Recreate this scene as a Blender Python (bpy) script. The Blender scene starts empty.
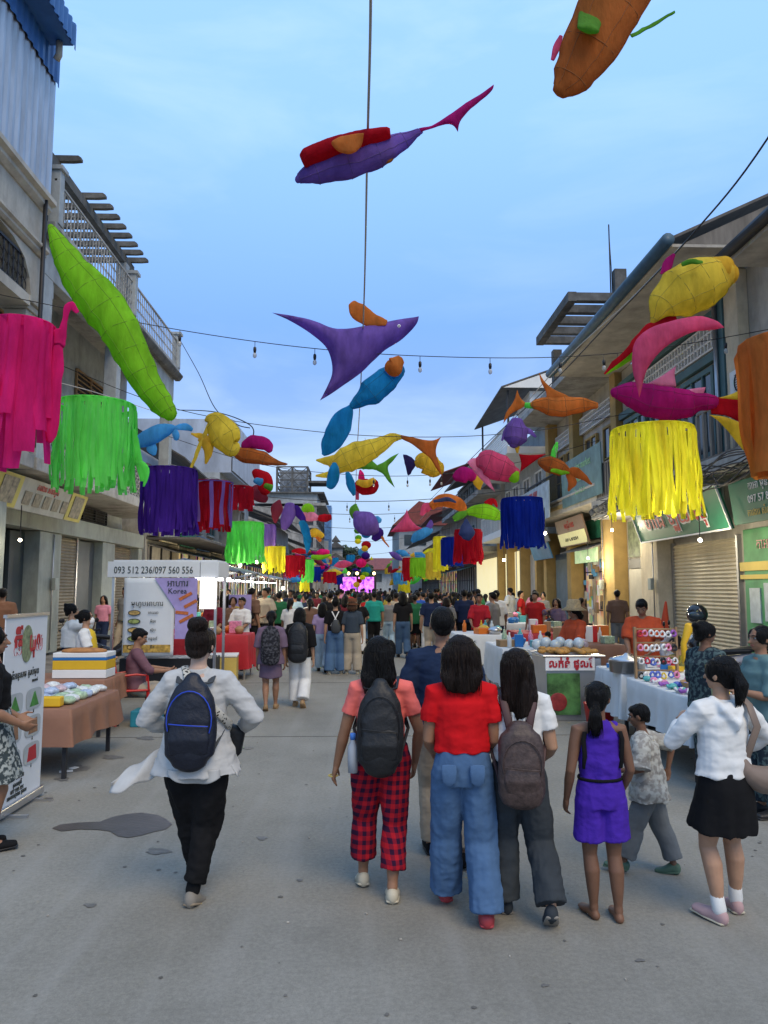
import bpy, bmesh, math, random
from mathutils import Vector, Matrix, noise
R = math.radians
rnd = random.Random(7)
SC = bpy.context.scene
COL = SC.collection

# ---------------------------------------------------------------- camera
CAMZ, FPX, VPX, HZY = 1.75, 739.6, 362.0, 588.0
cam_d = bpy.data.cameras.new('camera'); CAM = bpy.data.objects.new('camera', cam_d); COL.objects.link(CAM)
cam_d.sensor_fit = 'VERTICAL'; cam_d.sensor_height = 36; cam_d.lens = 36 * FPX / 1024
cam_d.clip_start = 0.05; cam_d.clip_end = 6000
PITCH = math.atan((HZY - 512) / FPX); YAW = -math.atan((384 - VPX) / FPX * math.cos(PITCH))
CAM.location = (0, 0, CAMZ); CAM.rotation_euler = (R(90) + PITCH, 0, YAW)
SC.camera = CAM
CROT = CAM.rotation_euler.to_matrix()

# ---------------------------------------------------------------- world (dusk sky behind thin cloud)
SUN_EL, SUN_AZ = R(50), R(155)
W = bpy.data.worlds.new('World'); SC.world = W; W.use_nodes = True
wn = W.node_tree; wn.nodes.clear()
def N(nt, typ, **kw):
    n = nt.nodes.new(typ)
    for k, v in kw.items():
        if k.startswith('i_'): n.inputs[k[2:].replace('_', ' ')].default_value = v
        else: setattr(n, k, v)
    return n
out = N(wn, 'ShaderNodeOutputWorld'); bg = N(wn, 'ShaderNodeBackground')
sky = N(wn, 'ShaderNodeTexSky', sky_type='NISHITA', sun_disc=False, sun_elevation=SUN_EL, sun_rotation=SUN_AZ, air_density=1.3, dust_density=0.6, ozone_density=3.0)
tc = N(wn, 'ShaderNodeTexCoord'); mp = N(wn, 'ShaderNodeMapping'); mp.inputs['Scale'].default_value = (1, 1, 3.6)
n1 = N(wn, 'ShaderNodeTexNoise'); n1.inputs['Scale'].default_value = 2.6; n1.inputs['Detail'].default_value = 8; n1.inputs['Roughness'].default_value = .55; n1.inputs['Distortion'].default_value = .4
wn.links.new(tc.outputs['Generated'], mp.inputs[0]); wn.links.new(mp.outputs[0], n1.inputs['Vector'])
r1 = N(wn, 'ShaderNodeValToRGB'); r1.color_ramp.elements[0].position = .44; r1.color_ramp.elements[1].position = .76
wn.links.new(n1.outputs[0], r1.inputs[0])
# cloud veil gets denser toward the horizon
sep = N(wn, 'ShaderNodeSeparateXYZ'); wn.links.new(tc.outputs['Generated'], sep.inputs[0])
r2 = N(wn, 'ShaderNodeValToRGB'); e = r2.color_ramp.elements
e[0].position = .0; e[0].color = (.95,)*3 + (1,); e[1].position = .34; e[1].color = (.10,)*3 + (1,)
m_ = e.new(.16); m_.color = (.55,)*3 + (1,)
e2 = e.new(.6); e2.color = (.30,)*3 + (1,)
wn.links.new(sep.outputs[2], r2.inputs[0])
mul = N(wn, 'ShaderNodeMath', operation='MULTIPLY_ADD'); wn.links.new(r1.outputs[0], mul.inputs[0]); wn.links.new(r2.outputs[0], mul.inputs[1])
mh = N(wn, 'ShaderNodeMath', operation='MULTIPLY'); wn.links.new(r2.outputs[0], mh.inputs[0]); mh.inputs[1].default_value = .40
wn.links.new(mh.outputs[0], mul.inputs[2])
skyramp = N(wn, 'ShaderNodeValToRGB'); e = skyramp.color_ramp.elements
e[0].position = 0.0; e[0].color = (5.5, 8.2, 12.0, 1); e[1].position = .95; e[1].color = (5.2, 10.6, 19.5, 1)
k = e.new(.26); k.color = (2.9, 6.2, 14.6, 1)
k = e.new(.55); k.color = (4.6, 9.6, 18.6, 1)
wn.links.new(sep.outputs[2], skyramp.inputs[0])
mixa = N(wn, 'ShaderNodeMixRGB'); mixa.inputs[0].default_value = .88
wn.links.new(sky.outputs[0], mixa.inputs[1]); wn.links.new(skyramp.outputs[0], mixa.inputs[2])
mixb = N(wn, 'ShaderNodeMixRGB'); mixb.inputs[2].default_value = (13.0, 15.6, 17.5, 1)
wn.links.new(mul.outputs[0], mixb.inputs[0]); wn.links.new(mixa.outputs[0], mixb.inputs[1])
wn.links.new(mixb.outputs[0], bg.inputs[0]); bg.inputs[1].default_value = .075
wn.links.new(bg.outputs[0], out.inputs[0])

sl = bpy.data.lights.new('sun', 'SUN'); SUN = bpy.data.objects.new('sun', sl); COL.objects.link(SUN)
sl.energy = 2.2; sl.angle = R(35); sl.color = (1.0, .79, .50)
SUN.rotation_euler = (R(90) - SUN_EL, 0, R(180) - SUN_AZ)
SC.view_settings.view_transform = 'Standard'; SC.view_settings.look = 'None'
SC.view_settings.exposure = 0.0; SC.view_settings.gamma = 1.0
SC.render.engine = 'CYCLES'

# ---------------------------------------------------------------- pixel -> point helpers
def ray(px, py):
    d = CROT @ Vector(((px - 384) / FPX, (512 - py) / FPX, -1.0))
    return d
def at(px, py, Y):
    d = ray(px, py); t = Y / d.y
    return Vector((d.x * t, Y, CAMZ + d.z * t))
def gnd(px, py, z=0.0):
    d = ray(px, py); t = (z - CAMZ) / d.z
    return Vector((d.x * t, d.y * t, z))
def wx(px, py, X):
    d = ray(px, py); t = X / d.x
    return Vector((X, d.y * t, CAMZ + d.z * t))

# ---------------------------------------------------------------- materials
MC = {}
def lin(c):
    return tuple(pow(((v / 255) + .055) / 1.055, 2.4) if v / 255 > .04045 else v / 255 / 12.92 for v in c)
def mat(name, color, rough=.7, metal=0, var=.18, vscale=3.0, bump=.0, bscale=40.0, emit=0, ecol=None, transl=0, stretch=None, spec=.35, alpha=1, dirt=0, dcol=(.05, .045, .04)):
    if name in MC: return MC[name]
    m = bpy.data.materials.new(name); m.use_nodes = True; nt = m.node_tree
    b = nt.nodes['Principled BSDF']; L = nt.links.new
    b.inputs['Roughness'].default_value = rough; b.inputs['Metallic'].default_value = metal
    b.inputs['Specular IOR Level'].default_value = spec
    c = tuple(color) + (1,)
    b.inputs['Base Color'].default_value = c
    tc = None
    if var or bump or dirt:
        tc = nt.nodes.new('ShaderNodeTexCoord'); vec = tc.outputs['Object']
        if stretch:
            mp = nt.nodes.new('ShaderNodeMapping'); mp.inputs['Scale'].default_value = stretch
            L(vec, mp.inputs[0]); vec = mp.outputs[0]
    src = None
    if var:
        n = N(nt, 'ShaderNodeTexNoise'); n.inputs['Scale'].default_value = vscale; n.inputs['Detail'].default_value = 5; n.inputs['Roughness'].default_value = .6
        L(vec, n.inputs['Vector'])
        rp = N(nt, 'ShaderNodeValToRGB'); rp.color_ramp.elements[0].position = .3; rp.color_ramp.elements[1].position = .7
        rp.color_ramp.elements[0].color = tuple(v * (1 - var) for v in color) + (1,)
        rp.color_ramp.elements[1].color = tuple(min(1, v * (1 + var)) for v in color) + (1,)
        L(n.outputs[0], rp.inputs[0]); src = rp.outputs[0]
    if dirt:
        n = N(nt, 'ShaderNodeTexNoise'); n.inputs['Scale'].default_value = .9; n.inputs['Detail'].default_value = 8; n.inputs['Roughness'].default_value = .72
        mp = nt.nodes.new('ShaderNodeMapping'); mp.inputs['Scale'].default_value = (1.4, 1.4, .45)
        L(tc.outputs['Object'], mp.inputs[0]); L(mp.outputs[0], n.inputs['Vector'])
        rp = N(nt, 'ShaderNodeValToRGB'); rp.color_ramp.elements[0].position = .45; rp.color_ramp.elements[1].position = .72
        rp.color_ramp.elements[0].color = (0, 0, 0, 1); rp.color_ramp.elements[1].color = (dirt,)*3 + (1,)
        mx = N(nt, 'ShaderNodeMixRGB'); L(n.outputs[0], rp.inputs[0]); L(rp.outputs[0], mx.inputs[0])
        if src: L(src, mx.inputs[1])
        else: mx.inputs[1].default_value = c
        mx.inputs[2].default_value = tuple(dcol) + (1,); src = mx.outputs[0]
    if src: L(src, b.inputs['Base Color'])
    if bump:
        n = N(nt, 'ShaderNodeTexNoise'); n.inputs['Scale'].default_value = bscale; n.inputs['Detail'].default_value = 4
        L(vec, n.inputs['Vector'])
        bp = N(nt, 'ShaderNodeBump'); bp.inputs['Strength'].default_value = bump; bp.inputs['Distance'].default_value = .02
        L(n.outputs[0], bp.inputs['Height']); L(bp.outputs[0], b.inputs['Normal'])
    if emit:
        b.inputs['Emission Color'].default_value = tuple(ecol or color) + (1,); b.inputs['Emission Strength'].default_value = emit
    if transl:
        tr = N(nt, 'ShaderNodeBsdfTranslucent'); tr.inputs[0].default_value = c
        if src: L(src, tr.inputs[0])
        ms = N(nt, 'ShaderNodeMixShader'); ms.inputs[0].default_value = transl
        o = nt.nodes['Material Output']
        L(b.outputs[0], ms.inputs[1]); L(tr.outputs[0], ms.inputs[2]); L(ms.outputs[0], o.inputs[0])
    if alpha < 1:
        tp = N(nt, 'ShaderNodeBsdfTransparent'); ms = N(nt, 'ShaderNodeMixShader'); ms.inputs[0].default_value = alpha
        o = nt.nodes['Material Output']; prev = o.inputs[0].links[0].from_socket
        L(tp.outputs[0], ms.inputs[1]); L(prev, ms.inputs[2]); L(ms.outputs[0], o.inputs[0])
    MC[name] = m
    return m
def nodes_of(m): return m.node_tree, m.node_tree.nodes['Principled BSDF']

# ---------------------------------------------------------------- objects
def thing(name, label, cat, loc=(0, 0, 0), rz=0, group=None):
    o = bpy.data.objects.new(name, None); COL.objects.link(o)
    o.location = loc; o.rotation_euler = (0, 0, rz); o.empty_display_size = .1
    o['label'] = label; o['category'] = cat
    if group: o['group'] = group
    return o
def tag(o, label, cat, group=None):
    o['label'] = label; o['category'] = cat
    if group: o['group'] = group
    return o
def kids(o, _c={}):
    return [c for c in ALL if c.parent is o]
ALL = []
def rootmat(p):
    M = Matrix.Identity(4)
    while p is not None:
        B = Matrix.Translation(p.location) @ p.rotation_euler.to_matrix().to_4x4()
        M = B @ M; p = p.parent
    return M
def link(me, name, parent=None, mats=None, smooth=True, world=True):
    o = bpy.data.objects.new(name, me); COL.objects.link(o); ALL.append(o)
    if mats is not None:
        for m in (mats if isinstance(mats, (list, tuple)) else [mats]): me.materials.append(m)
    if smooth:
        me.polygons.foreach_set('use_smooth', [True] * len(me.polygons))
    if parent is not None:
        if world: me.transform(rootmat(parent).inverted())
        o.parent = parent
    return o
def copy_tree(o, loc=None, rz=None, label=None, scale=None, recolor=None):
    c = o.copy(); COL.objects.link(c)
    if loc is not None: c.location = loc
    if rz is not None: c.rotation_euler = (0, 0, rz)
    if label: c['label'] = label
    if scale is not None: c.scale = scale if hasattr(scale, '__len__') else (scale,)*3
    def rec(src, dst):
        for ch in kids(src):
            d = ch.copy(); COL.objects.link(d); d.parent = dst
            nm = ch.name.split('.')[0]
            if recolor and nm in recolor and d.material_slots:
                d.material_slots[0].link = 'OBJECT'; d.material_slots[0].material = recolor[nm]
            rec(ch, d)
    rec(o, c)
    return c
def move_tree(root, loc, rz=0):
    root.location = loc; root.rotation_euler = (0, 0, rz)

def orth(t, hint):
    s = hint - t * hint.dot(t)
    if s.length < 1e-4:
        h = Vector((0, 1, 0)) if abs(t.y) < .9 else Vector((1, 0, 0)); s = h - t * h.dot(t)
    s.normalize(); return s, t.cross(s).normalized()

def glow(parent, p, power, col=(1, .88, .62), r=.08):   # the light a lamp of the place gives
    ld = bpy.data.lights.new('lamp_light', 'POINT'); ld.energy = power; ld.color = col; ld.shadow_soft_size = r
    o = bpy.data.objects.new('lamp_light', ld); COL.objects.link(o); o.location = rootmat(parent).inverted() @ Vector(p); o.parent = parent; return o
class MB:
    def __init__(s): s.v = []; s.f = []; s.mi = []; s.cur = 0
    def V(s, p): s.v.append(Vector(p)); return len(s.v) - 1
    def F(s, *ix): s.f.append(ix); s.mi.append(s.cur)
    def quad(s, a, b, c, d):
        i = [s.V(p) for p in (a, b, c, d)]; s.F(*i)
    def poly(s, pts): s.F(*[s.V(p) for p in pts])
    def boxm(s, M, sx, sy, sz):
        i = [s.V(M @ Vector((x * sx / 2, y * sy / 2, z * sz / 2))) for x in (-1, 1) for y in (-1, 1) for z in (-1, 1)]
        for q in ((0, 1, 3, 2), (4, 6, 7, 5), (0, 4, 5, 1), (2, 3, 7, 6), (0, 2, 6, 4), (1, 5, 7, 3)): s.F(*[i[k] for k in q])
    def box(s, x0, x1, y0, y1, z0, z1):
        s.boxm(Matrix.Translation(((x0+x1)/2, (y0+y1)/2, (z0+z1)/2)), abs(x1-x0), abs(y1-y0), abs(z1-z0))
        return s
    def cbox(s, c, sx, sy, sz, rz=0, rx=0, ry=0):
        s.boxm(Matrix.Translation(c) @ Matrix.Rotation(rz, 4, 'Z') @ Matrix.Rotation(rx, 4, 'X') @ Matrix.Rotation(ry, 4, 'Y'), sx, sy, sz); return s
    def bar(s, a, b, w, h=None, hint=Vector((0, 0, 1))):
        a = Vector(a); b = Vector(b); t = (b - a); ln = t.length; t.normalize(); u, v = orth(t, hint)
        M = Matrix((( *[v.x, t.x, u.x], 0), (*[v.y, t.y, u.y], 0), (*[v.z, t.z, u.z], 0), (0, 0, 0, 1)))
        M.translation = (a + b) / 2
        s.boxm(M, w, ln, h or w); return s
    def loft(s, pts, rad, n=12, hint=Vector((1, 0, 0)), caps='round', power=2.0, close=True):
        pts = [Vector(p) for p in pts]; rad = [(r, r) if not hasattr(r, '__len__') else r for r in rad]
        m = len(pts); T = []
        for i in range(m):
            a = pts[max(i-1, 0)]; b = pts[min(i+1, m-1)]; d = b - a
            T.append(d.normalized() if d.length > 1e-9 else Vector((0, 0, 1)))
        P = []; Rr = []; TT = []
        def cap(i, sg):
            r = min(rad[i]); 
            return [(pts[i] + T[i] * sg * r * q, (rad[i][0] * w, rad[i][1] * w), T[i]) for q, w in ((.5, .86), (.86, .5), (.97, .22))]
        if caps in ('round', 'start'):
            for p, r, t in reversed(cap(0, -1)): P.append(p); Rr.append(r); TT.append(t)
        for i in range(m): P.append(pts[i]); Rr.append(rad[i]); TT.append(T[i])
        if caps in ('round', 'end'):
            for p, r, t in cap(m-1, 1): P.append(p); Rr.append(r); TT.append(t)
        rings = []; hs = hint
        for p, r, t in zip(P, Rr, TT):
            u, v = orth(t, hs); hs = u
            ring = []
            for k in range(n):
                a = 2 * math.pi * k / n; ca, sa = math.cos(a), math.sin(a)
                if power != 2.0:
                    ca = math.copysign(abs(ca) ** (2 / power), ca); sa = math.copysign(abs(sa) ** (2 / power), sa)
                ring.append(s.V(p + u * ca * r[0] + v * sa * r[1]))
            rings.append(ring)
        for a, b in zip(rings, rings[1:]):
            for k in range(n): s.F(a[k], a[(k+1) % n], b[(k+1) % n], b[k])
        if close:
            s.F(*reversed(rings[0])); s.F(*rings[-1])
        return s
    def tube(s, pts, r, n=6): return s.loft(pts, [r] * len(pts), n, caps='none')
    def ell(s, c, rx, ry, rz, M=None, n=16, m=10):
        c = Vector(c); base = len(s.v); B = M or Matrix.Identity(3)
        rows = []
        for j in range(1, m):
            th = math.pi * j / m; row = []
            for k in range(n):
                a = 2 * math.pi * k / n
                row.append(s.V(c + B @ Vector((rx * math.sin(th) * math.cos(a), ry * math.sin(th) * math.sin(a), rz * math.cos(th)))))
            rows.append(row)
        t = s.V(c + B @ Vector((0, 0, rz))); b = s.V(c + B @ Vector((0, 0, -rz)))
        for k in range(n):
            s.F(t, rows[0][k], rows[0][(k+1) % n]); s.F(b, rows[-1][(k+1) % n], rows[-1][k])
        for a_, b_ in zip(rows, rows[1:]):
            for k in range(n): s.F(a_[k], b_[k], b_[(k+1) % n], a_[(k+1) % n])
        return s
    def lathe(s, c, prof, n=20, close=True):
        c = Vector(c); rings = []
        for r, z in prof:
            rings.append([s.V(c + Vector((r * math.cos(2*math.pi*k/n), r * math.sin(2*math.pi*k/n), z))) for k in range(n)])
        for a, b in zip(rings, rings[1:]):
            for k in range(n): s.F(a[k], a[(k+1) % n], b[(k+1) % n], b[k])
        if close: s.F(*reversed(rings[0])); s.F(*rings[-1])
        return s
    def prism(s, pts, off):
        off = Vector(off); a = [s.V(p) for p in pts]; b = [s.V(Vector(p) + off) for p in pts]; n = len(pts)
        s.F(*reversed(a)); s.F(*b)
        for k in range(n): s.F(a[k], a[(k+1) % n], b[(k+1) % n], b[k])
        return s
    def grid(s, fn, nu, nv):
        ix = [[s.V(fn(i / nu, j / nv)) for j in range(nv + 1)] for i in range(nu + 1)]
        for i in range(nu):
            for j in range(nv): s.F(ix[i][j], ix[i+1][j], ix[i+1][j+1], ix[i][j+1])
        return s
    def mesh(s, name):
        me = bpy.data.meshes.new(name); me.from_pydata([tuple(p) for p in s.v], [], s.f)
        if any(s.mi): me.polygons.foreach_set('material_index', s.mi)
        me.update(); return me
    def build(s, name, m, parent=None, smooth=False, bevel=0, solid=0, kind=None, world=True):
        me = s.mesh(name)
        bm = bmesh.new(); bm.from_mesh(me); bmesh.ops.recalc_face_normals(bm, faces=bm.faces); bm.to_mesh(me); bm.free()
        o = link(me, name, parent, m, smooth, world)
        if solid:
            md = o.modifiers.new('solid', 'SOLIDIFY'); md.thickness = solid; md.offset = 0
        if bevel:
            md = o.modifiers.new('bevel', 'BEVEL'); md.width = bevel; md.segments = 2; md.limit_method = 'ANGLE'; md.angle_limit = R(40)
        if kind: o['kind'] = kind
        return o
def text(s, name, m, parent, origin, ux, uy, size, extrude=.004, align='CENTER', space=1.0, bold=0, maxw=None):
    """lettering: lies in the plane through origin spanned by ux (reading direction) and uy (up)"""
    cu = bpy.data.curves.new(name, 'FONT'); cu.body = s; cu.size = size; cu.extrude = extrude; cu.align_x = align; cu.align_y = 'CENTER'
    cu.space_character = space; cu.offset = bold; cu.resolution_u = 2
    to = bpy.data.objects.new(name, cu); COL.objects.link(to)
    dg = bpy.context.evaluated_depsgraph_get(); me = bpy.data.meshes.new_from_object(to.evaluated_get(dg))
    bpy.data.objects.remove(to); bpy.data.curves.remove(cu)
    if maxw and me.vertices:
        xs = [v.co.x for v in me.vertices]; w = max(xs) - min(xs)
        if w > maxw: me.transform(Matrix.Diagonal((maxw / w, 1, 1, 1)))
    ux = Vector(ux).normalized(); uy = Vector(uy); uy = (uy - ux * uy.dot(ux)).normalized(); uz = ux.cross(uy)
    M = Matrix(((ux.x, uy.x, uz.x, origin[0]), (ux.y, uy.y, uz.y, origin[1]), (ux.z, uy.z, uz.z, origin[2]), (0, 0, 0, 1)))
    me.transform(M); me.materials.clear(); me.name = name
    return link(me, name, parent, m, smooth=False)
def remesh(mb, name, m, voxel, parent=None, smooth=2, disp=None, laps=0.5):
    me = mb.mesh(name + '_src')
    bm = bmesh.new(); bm.from_mesh(me); bmesh.ops.recalc_face_normals(bm, faces=bm.faces); bm.to_mesh(me); bm.free()
    t = bpy.data.objects.new('t', me); COL.objects.link(t)
    md = t.modifiers.new('r', 'REMESH'); md.mode = 'VOXEL'; md.voxel_size = voxel
    if smooth:
        ms = t.modifiers.new('s', 'SMOOTH'); ms.factor = laps; ms.iterations = smooth
    dg = bpy.context.evaluated_depsgraph_get(); nm = bpy.data.meshes.new_from_object(t.evaluated_get(dg))
    bpy.data.objects.remove(t); bpy.data.meshes.remove(me)
    if disp:
        nm.update()
        ns = [v.normal.copy() for v in nm.vertices]
        for v, n in zip(nm.vertices, ns): v.co = v.co + n * disp(v.co)
        nm.update()
    nm.name = name; nm.materials.clear()
    return link(nm, name, parent, m, True)
# ================================================================= materials of the place
def concrete_road():
    m = bpy.data.materials.new('road concrete'); m.use_nodes = True; nt = m.node_tree; b = nt.nodes['Principled BSDF']; L = nt.links.new
    tc = N(nt, 'ShaderNodeTexCoord')
    def noi(sc, det=5, ro=.6):
        n = N(nt, 'ShaderNodeTexNoise'); n.inputs['Scale'].default_value = sc; n.inputs['Detail'].default_value = det; n.inputs['Roughness'].default_value = ro; L(tc.outputs['Object'], n.inputs['Vector']); return n
    def ramp(src, p0, c0, p1, c1):
        r = N(nt, 'ShaderNodeValToRGB'); e = r.color_ramp.elements; e[0].position = p0; e[0].color = tuple(c0) + (1,); e[1].position = p1; e[1].color = tuple(c1) + (1,); L(src, r.inputs[0]); return r
    def mix(f, a, b2, typ='MIX'):
        x = N(nt, 'ShaderNodeMixRGB', blend_type=typ)
        for i, s in enumerate((f, a, b2)):
            if isinstance(s, bpy.types.NodeSocket): L(s, x.inputs[i])
            else: x.inputs[i].default_value = s if i == 0 else tuple(s) + (1,)
        return x.outputs[0]
    a = ramp(noi(.55, 6, .65).outputs[0], .3, (.190, .180, .152), .72, (.285, .270, .232)).outputs[0]
    g = ramp(noi(38, 4, .8).outputs[0], .36, (.82,)*3, .66, (1.12,)*3).outputs[0]
    c = mix(1.0, a, g, 'MULTIPLY')
    fine = ramp(noi(170, 2, .6).outputs[0], .3, (.86,)*3, .7, (1.1,)*3).outputs[0]
    c = mix(1.0, c, fine, 'MULTIPLY')
    st = ramp(noi(1.7, 8, .78).outputs[0], .56, (0, 0, 0), .74, (.42,)*3).outputs[0]
    c = mix(st, c, (.11, .103, .09))
    pits = ramp(noi(6.5, 3, .9).outputs[0], .70, (0, 0, 0), .76, (.7,)*3).outputs[0]
    c = mix(pits, c, (.085, .08, .07))
    # scuffs running along the street
    mp = N(nt, 'ShaderNodeMapping'); mp.inputs['Scale'].default_value = (5.0, .35, 1); L(tc.outputs['Object'], mp.inputs[0])
    ns = N(nt, 'ShaderNodeTexNoise'); ns.inputs['Scale'].default_value = 1.0; ns.inputs['Detail'].default_value = 7; L(mp.outputs[0], ns.inputs['Vector'])
    sc = ramp(ns.outputs[0], .5, (0, 0, 0), .75, (.35,)*3).outputs[0]
    c = mix(sc, c, (.31, .30, .275))
    L(c, b.inputs['Base Color']); b.inputs['Roughness'].default_value = .8; b.inputs['Specular IOR Level'].default_value = .3
    bp = N(nt, 'ShaderNodeBump'); bp.inputs['Strength'].default_value = .25; bp.inputs['Distance'].default_value = .006; L(noi(60, 6, .75).outputs[0], bp.inputs['Height']); L(bp.outputs[0], b.inputs['Normal'])
    return m
M_road = concrete_road()
M_pave = mat('pavement tiles', (.2, .185, .165), .85, var=.3, vscale=2, bump=.3, dirt=.5)
M_conc = mat('aged concrete', (.37, .36, .335), .9, var=.22, vscale=2.2, bump=.4, bscale=18, dirt=.75, dcol=(.06, .058, .052))
M_concd = mat('mossy dark concrete', (.12, .12, .115), .95, var=.4, vscale=3, bump=.5, bscale=14, dirt=.8, dcol=(.035, .035, .033))
M_greyg = mat('grey green paint', (.33, .36, .32), .7, var=.12, vscale=2, bump=.15, dirt=.55, dcol=(.1, .1, .09))
M_bluew = mat('pale blue grey paint', (.36, .39, .40), .8, var=.15, bump=.15, dirt=.6, dcol=(.12, .12, .11))
M_cream = mat('cream render', (.58, .50, .36), .85, var=.14, bump=.2, dirt=.6, dcol=(.2, .17, .13))
M_stonec = mat('warm grey render', (.46, .43, .37), .85, var=.14, bump=.2, dirt=.6, dcol=(.17, .15, .13))
M_ochre = mat('ochre paint', (.42, .28, .10), .8, var=.14, bump=.15, dirt=.5, dcol=(.2, .14, .07))
M_white = mat('white paint', (.72, .72, .70), .6, var=.06, dirt=.25, dcol=(.4, .38, .34))
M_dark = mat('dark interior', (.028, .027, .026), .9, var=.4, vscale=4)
M_black = mat('black plastic', (.018, .018, .02), .45, var=.1)
M_iron = mat('dark iron', (.035, .035, .038), .55, metal=.5, var=.2)
M_steel = mat('steel', (.42, .42, .43), .35, metal=.85, var=.1)
M_galv = mat('galvanised tin', (.42, .44, .47), .42, metal=.55, var=.22, vscale=1.4, stretch=(1, 3, .4), dirt=.3, dcol=(.22, .2, .18))
M_tinblue = mat('blue painted tin', (.035, .13, .36), .45, var=.15, dirt=.2)
M_gutter = mat('blue grey gutter', (.07, .13, .18), .5, var=.2, dirt=.3)
M_tin = mat('weathered tin roof', (.11, .105, .10), .7, metal=.2, var=.35, vscale=2, dirt=.5)
M_redroof = mat('red tin roof', (.20, .05, .04), .7, var=.3, vscale=2, dirt=.4)
M_glass = mat('dark window glass', (.03, .045, .055), .12, var=.2, vscale=1, spec=.6)
M_teal = mat('teal painted wood', (.075, .15, .16), .6, var=.15, dirt=.4)
M_wood = mat('grey weathered boards', (.18, .165, .145), .85, var=.35, vscale=5, stretch=(1, 1, .15), bump=.3)
M_tan = mat('tan wood', (.32, .20, .10), .7, var=.25, vscale=6, stretch=(1, 1, .2))
M_shut = mat('roller shutter steel', (.60, .52, .36), .5, metal=.25, var=.12, vscale=1.2, dirt=.35, dcol=(.2, .17, .12))
M_shutd = mat('old roller shutter', (.22, .19, .14), .6, metal=.2, var=.2, dirt=.4)
M_lit = mat('lit shop interior', (.9, .72, .36), .8, var=.15, vscale=1.5, emit=.95, ecol=(1.0, .76, .36))
def goods_mat():
    m = mat('lit shop with goods', (.8, .62, .34), .8, var=0); nt, b = nodes_of(m); L = nt.links.new; tc = N(nt, 'ShaderNodeTexCoord')
    mp = N(nt, 'ShaderNodeMapping'); mp.inputs['Rotation'].default_value = (R(90), 0, R(90)); mp.inputs['Scale'].default_value = (1, 1, 1)
    vo = N(nt, 'ShaderNodeTexVoronoi', distance='CHEBYCHEV'); vo.inputs['Scale'].default_value = 3.4; L(tc.outputs['Object'], vo.inputs['Vector'])
    hs = N(nt, 'ShaderNodeHueSaturation'); hs.inputs['Saturation'].default_value = .75; hs.inputs['Value'].default_value = .6; L(vo.outputs['Color'], hs.inputs['Color'])
    nz = N(nt, 'ShaderNodeTexNoise'); nz.inputs['Scale'].default_value = 1.1; L(tc.outputs['Object'], nz.inputs['Vector'])
    rp = N(nt, 'ShaderNodeValToRGB'); rp.color_ramp.elements[0].position = .46; rp.color_ramp.elements[1].position = .66; L(nz.outputs[0], rp.inputs[0])
    mx = N(nt, 'ShaderNodeMixRGB'); L(rp.outputs[0], mx.inputs[0]); L(hs.outputs[0], mx.inputs[1]); mx.inputs[2].default_value = (.85, .66, .36, 1)
    L(mx.outputs[0], b.inputs['Base Color']); wm = N(nt, 'ShaderNodeMixRGB', blend_type='MULTIPLY'); wm.inputs[0].default_value = 1; L(mx.outputs[0], wm.inputs[1]); wm.inputs[2].default_value = (1, .82, .55, 1)
    L(wm.outputs[0], b.inputs['Emission Color']); b.inputs['Emission Strength'].default_value = .5; return m
M_lit = goods_mat()
M_lity = mat('bright yellow lit doorway', (.9, .8, .45), .8, var=.12, vscale=1, emit=.75, ecol=(1, .86, .48))
M_litw = mat('lit white panel', (.9, .9, .88), .8, var=0, emit=1.6, ecol=(.95, .95, 1.0))
M_bulb = mat('lit bulb', (1, .95, .85), .4, var=0, emit=14, ecol=(1, .9, .7))
M_tube = mat('lit tube', (1, 1, 1), .4, var=0, emit=10, ecol=(.95, .97, 1))
M_wire = mat('black cable', (.02, .02, .022), .6, var=0)
M_rope = mat('pale rope', (.45, .43, .40), .8, var=.1)

# ================================================================= ground
g = MB(); g.grid(lambda u, v: Vector((-5.6 + 11.2 * u, -6 + 206 * v, 0.0)), 8, 80)
g.build('street', M_road, kind='structure')
for s in (-1, 1):
    p = MB(); p.box(s * 5.6, s * 9.6, -6, 200, -.3, .07); o = p.build('pavement', M_pave, kind='structure', bevel=.02)
e_ = MB(); e_.quad((-3000, -200, -.32), (3000, -200, -.32), (3000, 5000, -.32), (-3000, 5000, -.32)); e_.build('ground', mat('far earth', (.16, .14, .11), .95, var=.2), kind='structure')
# joints cut across the concrete
jm = MB()
for y in (9.0, 14.0, 19.0, 25.0, 32.0): jm.box(-5.55, 5.55, y, y + .012, .001, .004)
jm.box(-.06, -.048, 6, 190, .001, .004)
jm.build('street_joint', mat('joint tar', (.11, .105, .095), .9, var=.3), kind='structure')

def stain(name, pts, m, z=.005):
    q = MB(); q.poly([gnd(x, y, z) for x, y in pts]); return q.build(name, m, kind='structure')
cr = random.Random(33)
def crack(x, y, n, st, label='crack'):
    a = cr.uniform(0, 6.28); pts = [Vector((x, y, .0045))]
    for k in range(n): a += cr.uniform(-.95, .95); pts.append(pts[-1] + Vector((math.cos(a), math.sin(a), 0)) * st * cr.uniform(.5, 1.2))
    q = MB(); L_ = []; 
    for i, p in enumerate(pts):
        d = (pts[min(i+1, n)] - pts[max(i-1, 0)]).normalized(); nn = Vector((-d.y, d.x, 0)) * (.0016 * (1 - i / (n + 1)) + .0006); L_.append((q.V(p - nn), q.V(p + nn)))
    for a_, b_ in zip(L_, L_[1:]): q.F(a_[0], b_[0], b_[1], a_[1])
    q.build('street_crack', mat('crack', (.13, .12, .105), .95, var=.2), kind='structure')
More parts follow.
